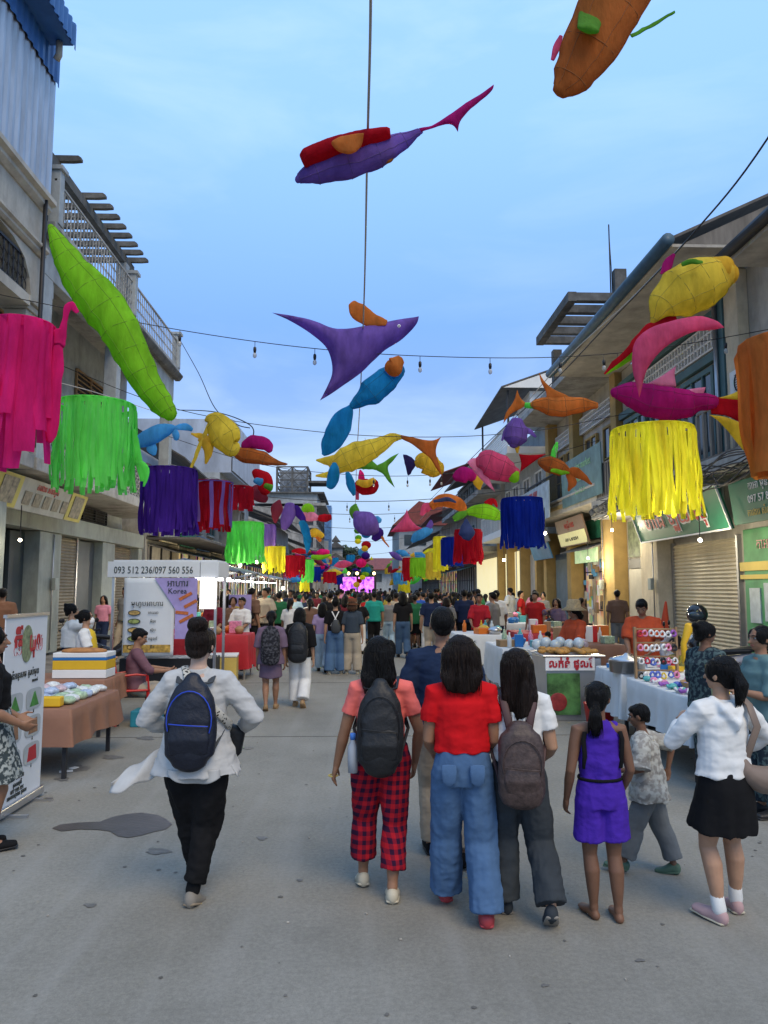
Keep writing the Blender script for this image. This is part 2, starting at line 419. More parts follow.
def band(x, y0, y1, w, amp, m, nm='tyre_mark'):
    q = MB(); L_ = []
    for k in range(41):
        y = y0 + (y1 - y0) * k / 40; xc = x + amp * math.sin(k * .13); L_.append((q.V((xc - w/2, y, .0035)), q.V((xc + w/2, y, .0035))))
    for a_, b_ in zip(L_, L_[1:]): q.F(a_[0], a_[1], b_[1], b_[0])
    q.build(nm, m, kind='structure')
M_tm = mat('tyre mark', (.165, .156, .136), .85, var=.28, vscale=5, alpha=.45)
M_wet = mat('wet concrete', (.075, .073, .07), .3, var=.2, vscale=6, bump=.12, bscale=30, spec=.5)
def blob(px, py, rx, ry, seed, n=40, tail=0):
    r_ = random.Random(seed); ph = [r_.uniform(0, 6.28) for _ in range(5)]; out_ = []
    for k in range(n):
        a = 2 * math.pi * k / n; f = 1 + .16 * math.sin(3*a+ph[0]) + .10 * math.sin(5*a+ph[1]) + .06 * math.sin(9*a+ph[2]) + .04 * math.sin(14*a + ph[3])
        x = px + rx * f * math.cos(a); y = py + ry * f * math.sin(a)
        if tail and math.cos(a) < 0: x -= tail * (-math.cos(a)) ** 6; y += 4 * (-math.cos(a)) ** 4
        out_.append((x, y))
    return out_
stain('puddle', [(52,828),(60,824.5),(78,822.5),(100,821.5),(112,817),(126,814),(142,812.5),(158,815),(166,819),(172,824),(166,829),(152,832),(142,835),(128,837.5),(118,836),(110,831),(98,829.5),(80,829),(62,831)], M_wet)
M_spot = mat('oil spot', (.135, .13, .12), .6, var=.3, vscale=20)
for i, (x, y, rx, ry) in enumerate([(80, 768, 9, 3), (112, 757, 10, 2), (62, 779, 7, 1.8), (146, 738, 8, 2), (216, 780, 3, 1), (158, 851, 12, 3), (262, 838, 5, 1.8), (248, 748, 5, 1.2), (300, 880, 3, 1.3), (90, 905, 6, 2), (545, 985, 4, 1.5), (640, 960, 5, 1.5)]):
    stain('oil_stain', blob(x, y, rx, ry, i + 3, 26), M_spot, .004)

# ================================================================= building kit
M_gs_ = mat('green board', (.03, .18, .10), .5, var=.5, vscale=4); M_brs = mat('brown board', (.24, .15, .1), .5, var=.5, vscale=4); M_bls = mat('blue board', (.06, .16, .34), .5, var=.5, vscale=4); M_yls = mat('cream board', (.5, .44, .3), .5, var=.5, vscale=4)
class Bld:
    def __init__(b, name, s, loc_y, label, X=8.0, group=None):
        b.s = s; b.X = X
        b.t = thing(name, label, 'building', (s * X, loc_y, 0), 0, group)
    def box(b, name, X0, X1, y0, y1, z0, z1, m, bevel=0, par=None):
        q = MB(); q.box(b.s * X0, b.s * X1, y0, y1, z0, z1); return q.build(name, m, par or b.t, bevel=bevel)
    def boxes(b, name, L, m, bevel=0, par=None):
        q = MB()
        for X0, X1, y0, y1, z0, z1 in L: q.box(b.s * X0, b.s * X1, y0, y1, z0, z1)
        return q.build(name, m, par or b.t, bevel=bevel)
    def shutter(b, X, y0, y1, z0, z1, m=None, n=None):
        q = MB(); n = n or int((z1 - z0) / .085); h = (z1 - z0) / n; s = b.s
        prof = []
        for i in range(n):
            z = z0 + i * h; prof += [(0, z), (-.018, z + h * .18), (-.026, z + h * .45), (-.018, z + h * .75), (0, z + h * .9)]
        prof.append((0, z1)); last = None
        for dx, z in prof:
            cur = (q.V((s * (X + dx), y0, z)), q.V((s * (X + dx), y1, z)))
            if last: q.F(last[0], last[1], cur[1], cur[0])
            last = cur
        o = q.build('roller_shutter', m or M_shut, b.t)
        f = MB(); f.box(s*(X-.05), s*(X+.05), y0-.08, y0, z0, z1+.06); f.box(s*(X-.05), s*(X+.05), y1, y1+.08, z0, z1+.06)
        f.build('guide_rail', M_steel, o); return o
    def window(b, X, y0, y1, z0, z1, fm, gm=None, nx=2, nz=1, fw=.07, lit=None):
        s = b.s; q = MB()
        q.box(s*(X-.06), s*(X+.04), y0, y1, z0, z0+fw); q.box(s*(X-.06), s*(X+.04), y0, y1, z1-fw, z1)
        q.box(s*(X-.06), s*(X+.04), y0, y0+fw, z0+fw, z1-fw); q.box(s*(X-.06), s*(X+.04), y1-fw, y1, z0+fw, z1-fw)
        for i in range(1, nx):
            y = y0 + (y1-y0)*i/nx; q.box(s*(X-.05), s*(X+.03), y-.03, y+.03, z0+fw, z1-fw)
        for i in range(1, nz):
            z = z0 + (z1-z0)*i/nz; q.box(s*(X-.045), s*(X+.025), y0+fw, y1-fw, z-.025, z+.025)
        o = q.build('window', fm, b.t)
        p = MB(); p.box(s*(X-.008), s*(X+.012), y0+fw*.5, y1-fw*.5, z0+fw*.5, z1-fw*.5); p.build('pane', gm or M_glass, o)
        sl_ = MB(); sl_.box(s*(X-.12), s*(X-.0), y0-.06, y1+.06, z0-.07, z0-.002); sl_.build('sill', M_conc, o)
        return o
    def railing(b, X, y0, y1, z0, z1, m, style='bars', step=.12, par=None):
        s = b.s; q = MB(); x = s * X
        q.box(x-.025, x+.025, y0, y1, z1-.05, z1); q.box(x-.02, x+.02, y0, y1, z0, z0+.04)
        n = int((y1-y0)/step)
        for i in range(n+1):
            y = y0 + (y1-y0)*i/n
            if style == 'bars': q.box(x-.008, x+.008, y-.008, y+.008, z0+.04, z1-.05)
            elif style == 'post': q.box(x-.03, x+.03, y-.04, y+.04, z0+.04, z1-.05)
        if style == 'lattice':
            st = .28; k = 0; y = y0
            while y < y1 - .01:
                h = z1 - z0 - .09; za = z0 + .04
                for j in range(4):
                    a = za + h * j / 4; c = za + h * (j+1) / 4
                    q.bar((x, y, a), (x, min(y+st, y1), c), .022, .03); q.bar((x, y, c), (x, min(y+st, y1), a), .022, .03)
                y += st
        if style == 'scroll':
            y = y0 + .1
            while y < y1 - .1:
                h = z1 - z0 - .09; za = z0 + .04
                q.box(x-.012, x+.012, y-.01, y+.01, za, z1-.05)
                for j in range(3):
                    c = Vector((x, y + .1, za + h * (j + .5) / 3)); rr = h / 6.2
                    pts = [c + Vector((0, rr * math.cos(a) * .75, rr * math.sin(a))) for a in [i * math.pi / 5 for i in range(11)]]
                    q.tube(pts, .010, 4)
                y += .2
        return q.build('railing', m, par or b.t)
    def shopfront(b, X, y0, y1, z1=3.1, mt=None):
        o = b.boxes('shop_front', [(X, X + .08, y0, y1, .13, z1)], mt or M_lit)
        q = MB(); s = b.s; n = max(1, int((y1 - y0) / 1.1))
        for i in range(n + 1):
            y = y0 + (y1 - y0) * i / n; q.box(s*(X-.07), s*(X-.005), y-.03, y+.03, .13, z1)
        for z in (1.0, 2.3): q.box(s*(X-.05), s*(X-.005), y0, y1, z-.02, z+.02)
        q.build('door_frame', M_iron, o)
        q = MB(); q.prism([(s*(X-.02), y0-.1, z1+.05), (s*(X-.9), y0-.1, z1-.22), (s*(X-.9), y0-.1, z1-.18), (s*(X-.02), y0-.1, z1+.12)], (0, y1-y0+.2, 0)); q.build('shop_awning', (M_tin, M_gutter, M_teal)[int(y0) % 3], b.t)
        q = MB(); q.box(s*(X-.34), s*(X-.26), y0+.2, y1-.2, z1+.2, z1+.85); sb = q.build('sign_board', (M_gs_, M_brs, M_bls, M_yls)[int(y0*1.7) % 4], b.t)
        return o
    def louvre(b, X, y0, y1, z0, z1, m, n=6, nm='vent', step=None):
        s = b.s; q = MB(); x = s*X
        q.box(x-.03, x+.03, y0, y1, z0, z0+.04); q.box(x-.03, x+.03, y0, y1, z1-.04, z1)
        k = max(1, int((y1-y0)/.9))
        for i in range(k+1):
            y = y0+(y1-y0)*i/k; q.box(x-.032, x+.032, y-.025, y+.025, z0+.04, z1-.04)
        for i in range(1, n):
            z = z0+(z1-z0)*i/n; q.cbox((x, (y0+y1)/2, z), .05, y1-y0, .018)
        o = q.build(nm, m, b.t)
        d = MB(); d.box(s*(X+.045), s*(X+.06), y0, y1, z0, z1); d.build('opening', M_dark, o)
        return o
    def blocks(b, X, y0, y1, z0, z1, m, st=.2):
        s = b.s; q = MB(); x = s*X; ny = int((y1-y0)/st); nz = max(1, int((z1-z0)/st))
        for i in range(ny+1):
            y = y0+(y1-y0)*i/ny; q.box(x-.05, x+.05, y-.022, y+.022, z0, z1)
        for j in range(nz+1):
            z = z0+(z1-z0)*j/nz; q.box(x-.046, x+.046, y0, y1, z-.022, z+.022)
        o = q.build('breeze_block_screen', m, b.t)
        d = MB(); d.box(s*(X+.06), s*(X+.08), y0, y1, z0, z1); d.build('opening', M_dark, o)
        return o
    def corr(b, X, y0, y1, z0, z1, m, name='cladding', pitch=.2, amp=.035):
        s = b.s; q = MB(); n = int((y1-y0)/pitch); last = None
        for i in range(n*4+1):
            y = y0+(y1-y0)*i/(n*4); dx = (0, amp, amp, 0)[i % 4]
            cur = (q.V((s*(X-dx), y, z0)), q.V((s*(X-dx), y, z1)))
            if last: q.F(last[0], cur[0], cur[1], last[1])
            last = cur
        return q.build(name, m, b.t, solid=.004)
    def cornice(b, X, y0, y1, z, m, steps=((.0, .0), (.10, .08), (.10, .16), (.2, .2), (.2, .3)), name='cornice', inner=.3):
        s = b.s; q = MB(); pr = [(X+inner, z)] + [(X-d, z+h) for d, h in steps] + [(X+inner, z+steps[-1][1])]
        q.prism([(s*a, y0, h) for a, h in pr], (0, y1-y0, 0)); return q.build(name, m, b.t)
    def slope_roof(b, pts, m, name='roof', th=.06):
        q = MB(); q.prism([(b.s*p[0], p[1], p[2]) for p in pts], (0, 0, -th)); return q.build(name, m, b.t)
    def pipe(b, pts, r, m, name='downpipe', par=None):
        q = MB(); q.tube([(b.s*p[0], p[1], p[2]) for p in pts], r, 10); return q.build(name, m, par or b.t, smooth=True)

# ================================================================= LEFT SIDE
# --- nearest: classical front with tin-clad top storey
b = Bld('shophouse', -1, 12.5, 'near left house with arched cornice and silver tin top storey under blue eaves')
b.box('wall', 8.4, 16, 8, 16.3, 0, 12.9, M_stonec)
b.boxes('entablature', [(6.84, 8.39, 8, 16.25, 8.95, 9.95)], M_stonec)
b.cornice(6.8, 8, 16.27, 9.72, M_stonec, name='cornice')
b.cornice(6.82, 8, 16.26, 8.72, M_stonec, steps=((0, 0), (.06, .05), (.06, .1), (.12, .14), (.12, .2)), name='cornice')
q = MB()   # curved bracket under the cornice at the column
q.prism([(-6.86, 16.2 - .01, 8.70), (-6.86, 14.3, 8.70), (-6.86, 15.0, 8.62), (-6.86, 15.5, 8.42), (-6.86, 15.75, 8.1), (-6.86, 15.85, 7.75), (-6.86, 16.2 - .01, 7.75)], (-.5, 0, 0)); q.build('arch_bracket', M_stonec, b.t)
b.boxes('column', [(6.9, 7.35, 15.75, 16.2, 4.5, 7.45)], M_stonec, .01)
b.boxes('column_capital', [(6.8, 7.43, 15.68, 16.26, 7.6, 7.72), (6.86, 7.4, 15.71, 16.23, 7.46, 7.59)], M_stonec, .015)
b.boxes('balcony_slab', [(6.8, 8.4, 8, 16.25, 4.2, 4.5)], M_conc, .02)
b.railing(6.9, 8, 15.7, 7.75, 8.5, M_iron, 'scroll')
b.boxes('floor_slab', [(6.82, 8.4, 8, 15.74, 7.5, 7.72)], M_stonec)
b.railing(6.9, 8, 15.7, 4.5, 5.5, M_iron, 'bars')
b.boxes('column', [(7.3, 7.8, 15.7, 16.2, .13, 4.19)], M_greyg)
b.corr(6.72, 7.0, 16.2, 10.03, 12.9, M_galv, pitch=.24, amp=.04)
b.corr(6.66, 7.0, 16.23, 12.62, 13.6, M_tinblue, 'blue_cladding', .24, .03)
b.box('gable_wall', 6.75, 12, 16.12, 16.28, 10.03, 13.5, M_galv)
b.slope_roof([(6.15, 6, 13.45), (6.15, 15.7, 13.45), (10.5, 15.7, 15.6), (10.5, 6, 15.6)], M_tinblue, 'roof', .08)
q = MB(); last = None      # scalloped fascia of the blue eave
for i in range(4 * 46 + 1):
    y = 6 + (15.72 - 6) * i / 184; dx = (0, .04, .04, 0)[i % 4]
    cur = (q.V((-(6.13 - dx), y, 13.12)), q.V((-(6.13 - dx), y, 13.62)))
    if last: q.F(last[0], cur[0], cur[1], last[1])
    last = cur
q.build('eave_fascia', M_tinblue, b.t, solid=.006)
b.boxes('soffit', [(6.16, 7.2, 6, 15.68, 13.2, 13.26)], M_tinblue)
b.pipe([(6.40, 15.55, 13.18), (6.40, 15.56, 12.9), (6.46, 15.58, 12.8)], .07, M_stonec)
b.pipe([(6.7, 15.95, 9.9), (6.7, 15.95, 4.6)], .045, M_iron)

b.t.location.y -= .88

# --- pergola house
b = Bld('shophouse', -1, 22, 'pale blue left house with roof pergola, white lattice terrace rail and deep balcony')
y0, y1 = 16.35, 27.4
b.box('wall', 8.6, 16, y0, y1, 0, 9.7, M_bluew)
b.boxes('lintel_beam', [(7.8, 8.3, y0, y1, 3.15, 3.62)], M_greyg, .01)
b.boxes('balcony_slab', [(6.85, 8.6, y0, y1, 4.22, 4.5)], M_conc, .02)
b.boxes('roof_slab', [(6.7, 8.7, y0, y1, 9.45, 9.72)], M_conc, .02)
b.boxes('roof_beam', [(6.9, 7.15, y0, y1, 8.55, 9.44)], M_bluew, .01)
b.cornice(6.72, y0, y1 + .1, 9.3, M_concd, steps=((0, 0), (.05, .05), (.12, .15), (.12, .2)), inner=.15)
for ya, yb in ((16.4, 16.85), (21.2, 21.55), (26.95, 27.35)):
    b.boxes('balcony_column', [(6.9, 7.25, ya, yb, 4.5, 8.54)], M_bluew, .01)
for k, (ya, yb) in enumerate(((16.5, 21.1), (21.7, 26.8))):
    b.boxes('bracket', [(6.95, 7.15, ya, ya + .5, 8.2, 8.54)], M_bluew)
    b.louvre(8.55, ya + .9, yb - .7, 7.4, 8.3, M_tan, 6, 'vent')
    b.window(8.58, ya + 1.0, yb - .9, 4.6, 7.1, M_wood, M_glass, 4, 1)
b.railing(6.93, y0, y1, 4.5, 5.45, M_conc, 'lattice')
b.railing(6.78, y0 + .1, y1, 9.72, 10.75, M_conc, 'scroll')
for ya in (16.45, 21.9, 27.15):
    b.boxes('terrace_post', [(6.68, 6.92, ya, ya + .24, 9.72, 10.95), (6.62, 6.98, ya - .05, ya + .29, 10.95, 11.05)], M_bluew, .01)
b.boxes('pergola_post', [(7.0, 7.3, 16.5, 16.8, 9.72, 11.34)], M_concd)
b.boxes('pergola_post', [(7.0, 7.3, 22.0, 22.3, 9.72, 11.34)], M_bluew)
b.boxes('pergola_beam', [(7.05, 7.25, 16.3, 22.9, 11.35, 11.6)], M_concd)
b.boxes('pergola_beam', [(10.0, 10.25, 16.3, 22.9, 11.35, 11.6)], M_concd)
for i in range(9):
    ya = (17.2 + i * 1.3) if i < 1 else 18.3 + i * .53
    q = MB(); q.prism([(-6.55, ya, 11.63), (-6.55, ya, 11.70), (-6.62, ya, 11.75), (-10.6, ya, 11.75), (-10.6, ya, 11.61), (-6.75, ya, 11.61)], (0, .12, 0)); q.build('pergola_rafter', M_concd, b.t)
# ground floor
for ya, yb in ((16.35, 16.7), (19.0, 20.3), (23.4, 24.5), (27.0, 27.4)):
    b.boxes('pillar', [(7.85, 8.55, ya, yb, .13, 3.14)], M_greyg, .012)
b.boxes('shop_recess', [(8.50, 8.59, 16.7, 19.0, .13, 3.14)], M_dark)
b.boxes('door_leaf', [(8.2, 8.3, 18.2, 18.95, .13, 3.1)], mat('black green door', (.05, .065, .07), .5, var=.15), .01)
b.shutter(8.1, 20.38, 21.9, .13, 3.1, M_shutd)
b.boxes('door_leaf', [(8.1, 8.2, 22.05, 23.35, .13, 3.1)], mat('slate door', (.07, .085, .095), .5, var=.15), .01)
b.shutter(8.15, 24.6, 26.9, .13, 3.1, M_shutd)
b.louvre(8.2, 20.6, 24.6, 3.72, 4.15, M_iron, 5, 'vent')
b.boxes('shelf', [(8.3, 8.48, 16.75, 18.1, 2.3, 2.34), (8.3, 8.48, 16.75, 18.1, 1.6, 1.64)], M_wood)
b.boxes('wall_panel', [(8.45, 8.49, 16.8, 17.9, 1.75, 2.6)], mat('dull white panel', (.35, .35, .32), .7, var=.2))

b.t.location.y -= .75
# sign above the beam, tilted
def sign(name, label, s, X, y0, y1, z0, z1, m, tilt=.0, th=.05, bm_=None, rim=None):
    t = thing(name, label, 'sign', (s*X, (y0+y1)/2, z0))
    q = MB(); q.prism([(s*X, y0, z0), (s*X, y1, z0), (s*(X-tilt), y1, z1), (s*(X-tilt), y0, z1)], (s*th, 0, 0)); q.build('panel', m, t)
    if rim:
        f = MB(); w = .035
        def P(y, z, d): k = (z - z0) / (z1 - z0); return Vector((s*(X - tilt*k - d), y, z))
        for a, c in (((y0, z0), (y1, z0)), ((y1, z0), (y1, z1)), ((y1, z1), (y0, z1)), ((y0, z1), (y0, z0))):
            f.bar(P(*a, .012), P(*c, .012), w, w)
        f.build('frame', rim, t)
    return t
def sgtext(t, s, X, y, z, txt, size, m, tilt=0, z0=0, z1=1, off=.008, maxw=None, bold=0):
    k = (z - z0) / (z1 - z0) if tilt else 0
    up = Vector((-s*tilt, 0, z1 - z0)) if tilt else Vector((0, 0, 1))
    rd = Vector((0, 1, 0)) if s < 0 else Vector((0, -1, 0))
    return text(txt, 'lettering', m, t, (s*(X - tilt*k - off), y, z), rd, up, size, maxw=maxw, bold=bold)
K_ = '\u1780\u17b6\u1796\u1785\u1798\u1793\u179f\u17a0\u1784\u17a2'
M_ink = mat('dark ink', (.03, .03, .035), .6, var=0); M_red = mat('red letters', (.5, .02, .015), .5, var=.1)
M_wht = mat('white letters', (.8, .8, .78), .5, var=.04); M_gold = mat('gold letters', (.6, .45, .1), .5, var=.05)
t = sign('shop_banner', 'faded yellow and white shop banner above the left shop beam', -1, 7.35, 14.6, 19.3, 3.42, 4.1, mat('faded cream vinyl', (.42, .42, .36), .6, var=.15, dirt=.4), tilt=.22)
q = MB()
for ya, yb in ((14.6, 15.7), (18.3, 19.3)): q.prism([(-7.34, ya, 3.43), (-7.34, yb, 3.43), (-7.126, yb, 4.09), (-7.126, ya, 4.09)], (.012, 0, 0))
q.build('yellow_patch', mat('faded yellow vinyl', (.50, .42, .08), .6, var=.15), t)
for k in range(5):
    q = MB(); ya = 15.95 + k * .5; q.prism([(-7.30, ya, 3.55), (-7.30, ya + .34, 3.55), (-7.21, ya + .34, 3.83), (-7.21, ya, 3.83)], (.012, 0, 0)); q.build('product_picture', mat('faded picture', (.22, .19, .13), .6, var=.6, vscale=9), t)
q = MB(); q.prism([(-7.32, 14.85, 3.5), (-7.32, 15.5, 3.5), (-7.15, 15.5, 4.02), (-7.15, 14.85, 4.02)], (.03, 0, 0)); q.build('product_picture', mat('faded picture', (.22, .19, .13)), t); q = MB(); q.prism([(-7.32, 18.5, 3.5), (-7.32, 19.1, 3.5), (-7.15, 19.1, 4.02), (-7.15, 18.5, 4.02)], (.03, 0, 0))
q.build('product_picture', mat('faded picture', (.22, .19, .13), .6, var=.6, vscale=9), t)
sgtext(t, -1, 7.35, 17.0, 3.96, '\u1780\u17b6\u179a\u1784\u17b6\u179a \u179a\u1785\u1793\u17b6\u1798\u17c9\u17bc\u178f', .2, M_red, .22, 3.42, 4.1, .012, 2.4)

# --- lower house with pitched roof
b = Bld('house', -1, 32, 'low left house with dark pitched tin roof beyond the lattice terrace')
b.box('wall', 8.0, 16, 27.5, 41, 0, 6.4, M_conc)
b.slope_roof([(6.6, 27.45, 6.6), (6.6, 41.2, 6.0), (12.5, 41.2, 9.6), (12.5, 27.45, 10.2)], M_tin)
b.boxes('gable_wall', [(6.8, 12, 40.8, 41.0, 3.0, 6.3)], M_conc)
b.boxes('awning', [(6.0, 8.0, 27.6, 41, 3.55, 3.63)], M_tin)
b.boxes('wall_face', [(7.85, 7.99, 27.6, 41, 3.7, 6.3)], M_conc)
for ya in (28.5, 31.5, 34.5, 37.5): b.window(7.83, ya, ya + 1.6, 4.4, 5.8, M_teal, M_glass, 2, 1)
for ya in (27.8, 31.0, 34.2, 37.4): b.shopfront(7.9, ya, ya + 2.9, 3.3, M_lit if ya > 30 else M_stonec)
for ya in (30.75, 33.95, 37.15, 40.5): b.boxes('pillar', [(7.6, 7.98, ya, ya + .22, .13, 3.5)], M_cream)
# --- more left houses
b = Bld('building', -1, 46, 'pale tin-walled left building behind the low pitched roof')
b.box('wall', 8.0, 15, 41.3, 52, 0, 8.2, M_bluew)
b.corr(7.3, 41.3, 52, 8.3, 11.2, M_galv, 'upper_cladding', .3, .05)
b.box('upper_wall', 7.36, 15, 41.3, 52, 8.2, 11.25, M_galv)
for ya in (42, 45, 48): b.window(7.98, ya, ya + 1.8, 5, 6.8, M_wood)
b.shopfront(7.9, 41.6, 51.6, 3.3, M_lit)
b.boxes('balcony_slab', [(6.7, 8, 41.3, 52, 3.6, 3.9)], M_conc)
for ya, yb, zt, mm, lb in ((52.3, 64, 6.6, M_stonec, 'low beige left house under tin eaves past the tin-walled block'), (64.3, 78, 7.4, M_conc, 'grey left house with two rows of small windows'), (78.3, 91.5, 6.4, M_cream, 'low cream left house just before the unfinished tower')):
    b = Bld('building', -1, ya, lb)
    b.box('wall', 7.8, 15, ya, yb, 0, zt, mm); b.boxes('floor_slab', [(6.5, 7.8, ya, yb, 3.6, 3.9)], M_conc); b.railing(6.6, ya, yb, 3.9, 4.8, M_iron, 'bars', .3)
    for k in range(3): b.window(7.78, ya + 1.2 + 4 * k, ya + 3 + 4 * k, 4.4, 5.8, M_wood)
    b.shopfront(7.7, ya + .3, yb - .3, 3.2, M_lit)
    b.slope_roof([(6.2, ya, zt), (6.2, yb, zt), (12, yb, zt + 2.2), (12, ya, zt + 2.2)], M_tin)
b = Bld('building', -1, 95, 'unfinished left concrete tower with open floors and steel frame on top')
b.box('core', 7.4, 15, 93, 112, 0, 12, M_conc)
for z in (3.6, 6.4, 9.2, 12.0): b.boxes('floor_slab', [(5.6 if z < 11 else 4.6, 7.4, 92, 112, z, z + .35)], M_conc)
for z in (.13, 3.95, 6.75, 9.55):
    for ya in (92.2, 96.5, 101, 106, 111): b.boxes('column', [(5.7, 6.1, ya, ya + .4, z, z + (3.46 if z < 1 else 2.44))], M_conc)
b.boxes('roof_room', [(5.7, 14, 93, 106, 12.36, 13.6)], M_bluew); b.boxes('roof_slab', [(4.8, 14, 92.5, 106, 13.6, 13.8)], M_concd)
for z in (3.95, 6.75, 9.55): b.railing(5.7, 92, 112, z, z + 1.0, M_iron, 'bars', .4)
q = MB(); fx0, fx1, fy0, fy1 = -10.9, -7.0, 94, 99; zb, ztp = 13.8, 17.2
for (x, y) in ((fx0, fy0), (fx1, fy0), (fx0, fy1), (fx1, fy1), ((fx0+fx1)/2, fy0)): q.box(x-.13, x+.13, y-.13, y+.13, zb, ztp)
for z in (14.6, 15.5, 16.4, 17.2):
    for y in (fy0, fy1): q.bar((fx0, y, z), (fx1, y, z), .16)
    for x in (fx0, fx1): q.bar((x, fy0, z), (x, fy1, z), .16)
for z in (13.8, 15.5):
    for x in (fx0, (fx0+fx1)/2): q.bar((x, fy0, z), (x + (fx1-fx0)/2, fy0, z + 1.7), .09); q.bar((x + (fx1-fx0)/2, fy0, z), (x, fy0, z + 1.7), .09)
q.build('steel_frame', M_concd, b.t)
q = MB(); q.box(-7.0, -4.2, 94.5, 98, 15.2, 15.5); q.build('cantilever_platform', M_concd, b.t)
q = MB(); q.box(-10.7, -7.2, 95.5, 95.8, 13.9, 17.0); q.build('mesh_panel', mat('grey sheeting', (.22, .25, .29), .8, var=.6, vscale=3), b.t)
b = Bld('building', -1, 114, 'blue glass clad narrow block behind the unfinished tower')
b.box('wall', 5.2, 15, 114, 124, 0, 9, M_bluew)
q = MB(); q.box(-6.0, -4.8, 114.5, 118, 5, 14.5); q.build('glass_tower', mat('blue glass cladding', (.10, .2, .38), .3, var=.4, vscale=3), b.t)
b = Bld('pavilion', -1, 126, 'dark pavilion with tiered temple-like roof at the left street end')
b.box('wall', 2.8, 15, 126, 134, 0, 6.5, M_bluew); b.boxes('upper_room', [(3.4, 5.6, 126.5, 131, 6.5, 8.6)], M_conc)
for k, (w, z) in enumerate(((3.6, 6.6), (3.0, 8.6), (1.6, 9.6))):
    q = MB(); q.prism([(-4.5 + w/2, 126, z), (-4.5 - w/2, 126, z), (-4.5, 126, z + 1.1)], (0, w*1.3, 0)); q.build('roof_tier', M_tin, b.t)

# ================================================================= RIGHT SIDE
# --- nearest right house
b = Bld('shophouse', 1, 13, 'nearest right house with white fridge-poster front and black eave gutter')
b.box('wall', 8.0, 16, 6, 15.2, 0, 8.4, M_stonec)
b.boxes('pilaster', [(7.75, 7.99, 14.6, 15.15, 3.9, 8.38)], M_cream, .01)
b.slope_roof([(6.8, 6, 8.0), (6.8, 13.3, 8.0), (12, 13.3, 10.6), (12, 6, 10.6)], M_tin)
b.boxes('soffit', [(6.85, 7.99, 6, 13.25, 7.8, 7.88)], M_stonec)
b.pipe([(6.78, 6, 7.97), (6.78, 13.35, 7.97)], .11, M_iron, 'gutter')
b.boxes('balcony_slab', [(7.0, 8.0, 6, 15.15, 4.05, 4.35)], M_conc, .03)
b.railing(7.05, 6, 15.1, 4.35, 5.4, M_wood, 'post', .3)
M_gp = mat('green poster vinyl', (.10, .30, .13), .5, var=.3, vscale=1.5)
q = MB(); q.box(7.93, 7.99, 10.2, 15.15, .2, 2.95); q.build('poster_panel', M_gp, b.t)
q = MB()
for k, (ya, yb, za, zb) in enumerate(((15.0, 15.4, 1.05, 1.75), (14.45, 14.85, 1.1, 1.85), (13.9, 14.3, 1.1, 1.8), (14.9, 15.35, .55, .95), (14.3, 14.75, .55, .98), (13.6, 14.1, .5, .95))):
    q.box(7.90, 7.928, ya-.45, yb-.45, za, zb)
q.build('fridge_picture', mat('pale fridge print', (.50, .55, .55), .5, var=.2, vscale=4), b.t)
q = MB(); q.box(7.905, 7.93, 11.2, 15.3, 2.1, 2.28); q.box(7.905, 7.93, 11.2, 15.3, 1.93, 2.02); q.build('poster_stripe', M_gold, b.t)
text('\u178f\u17b6\u17a2\u17b6 \u1782\u17d2\u179a\u17bf\u1784 \u17a0\u17b6\u1784', 'lettering', mat('pink letters', (.55, .25, .28), .5, var=.1), b.t, (7.92, 13.6, 2.62), (0, -1, 0), (0, 0, 1), .3)

# --- second right house: roller shutter, lattice screen, blue gutter
b = Bld('shophouse', 1, 19, 'right house with cream roller shutter, breeze-block screen and long blue gutter')
y0, y1 = 15.7, 22.6
b.box('wall', 8.0, 15, y0, y1, 0, 8.4, M_stonec)
b.slope_roof([(6.0, 14.2, 8.58), (6.0, 23.3, 8.58), (12, 23.3, 11.4), (12, 14.2, 11.4)], M_tin)
b.boxes('soffit', [(6.05, 7.99, 14.25, 23.2, 8.41, 8.47)], M_stonec)
q = MB(); q.prism([(6.3, 14.3, 8.5), (12, 14.3, 8.5), (12, 14.3, 11.2)], (0, .1, 0)); q.build('gable_boards', M_wood, b.t)
b.pipe([(5.95, 14.15, 8.52), (5.95, 23.35, 8.52)], .13, M_gutter, 'gutter')
b.blocks(7.94, 16.4, 22.0, 7.15, 7.75, M_white, .17)
b.boxes('band', [(7.86, 7.99, y0, y1, 6.85, 7.05), (7.86, 7.99, y0, y1, 7.85, 8.0)], M_teal)
for ya in (16.5, 18.5, 20.5): b.window(7.92, ya, ya + 1.7, 4.7, 6.75, M_teal, M_glass, 3, 1, .12)
b.boxes('pilaster', [(7.75, 7.99, 15.75, 16.2, 4.35, 8.4)], M_teal)
b.pipe([(7.7, 16.0, 8.3), (7.7, 16.0, 3.0)], .05, M_steel)
b.boxes('balcony_slab', [(6.9, 8.0, 15.7, 22.5, 4.0, 4.35)], M_conc, .04)
b.railing(6.95, 15.9, 22.4, 4.35, 5.35, M_wood, 'post', .2)
q = MB()   # broken plaster edge of the slab
for k in range(60):
    y = 15.8 + k * .11; q.cbox((6.89 + rnd.uniform(-.03, .05), y, 4.05 + rnd.uniform(-.12, .08)), rnd.uniform(.06, .16), rnd.uniform(.08, .2), rnd.uniform(.08, .2), rnd.random(), rnd.random())
q.build('crumbling_edge', M_concd, b.t)
b.shutter(7.95, 15.95, 19.15, .13, 2.82)
b.boxes('pillar', [(7.55, 7.99, 19.25, 20.4, .13, 3.9)], M_cream, .012)
b.boxes('door', [(7.92, 7.99, 20.45, 22.3, .13, 2.3)], mat('grey cream door', (.40, .37, .30), .6, var=.12), .008)
b.boxes('transom_grille', [(7.92, 7.97, 20.45, 22.3, 2.32, 2.6)], M_iron)
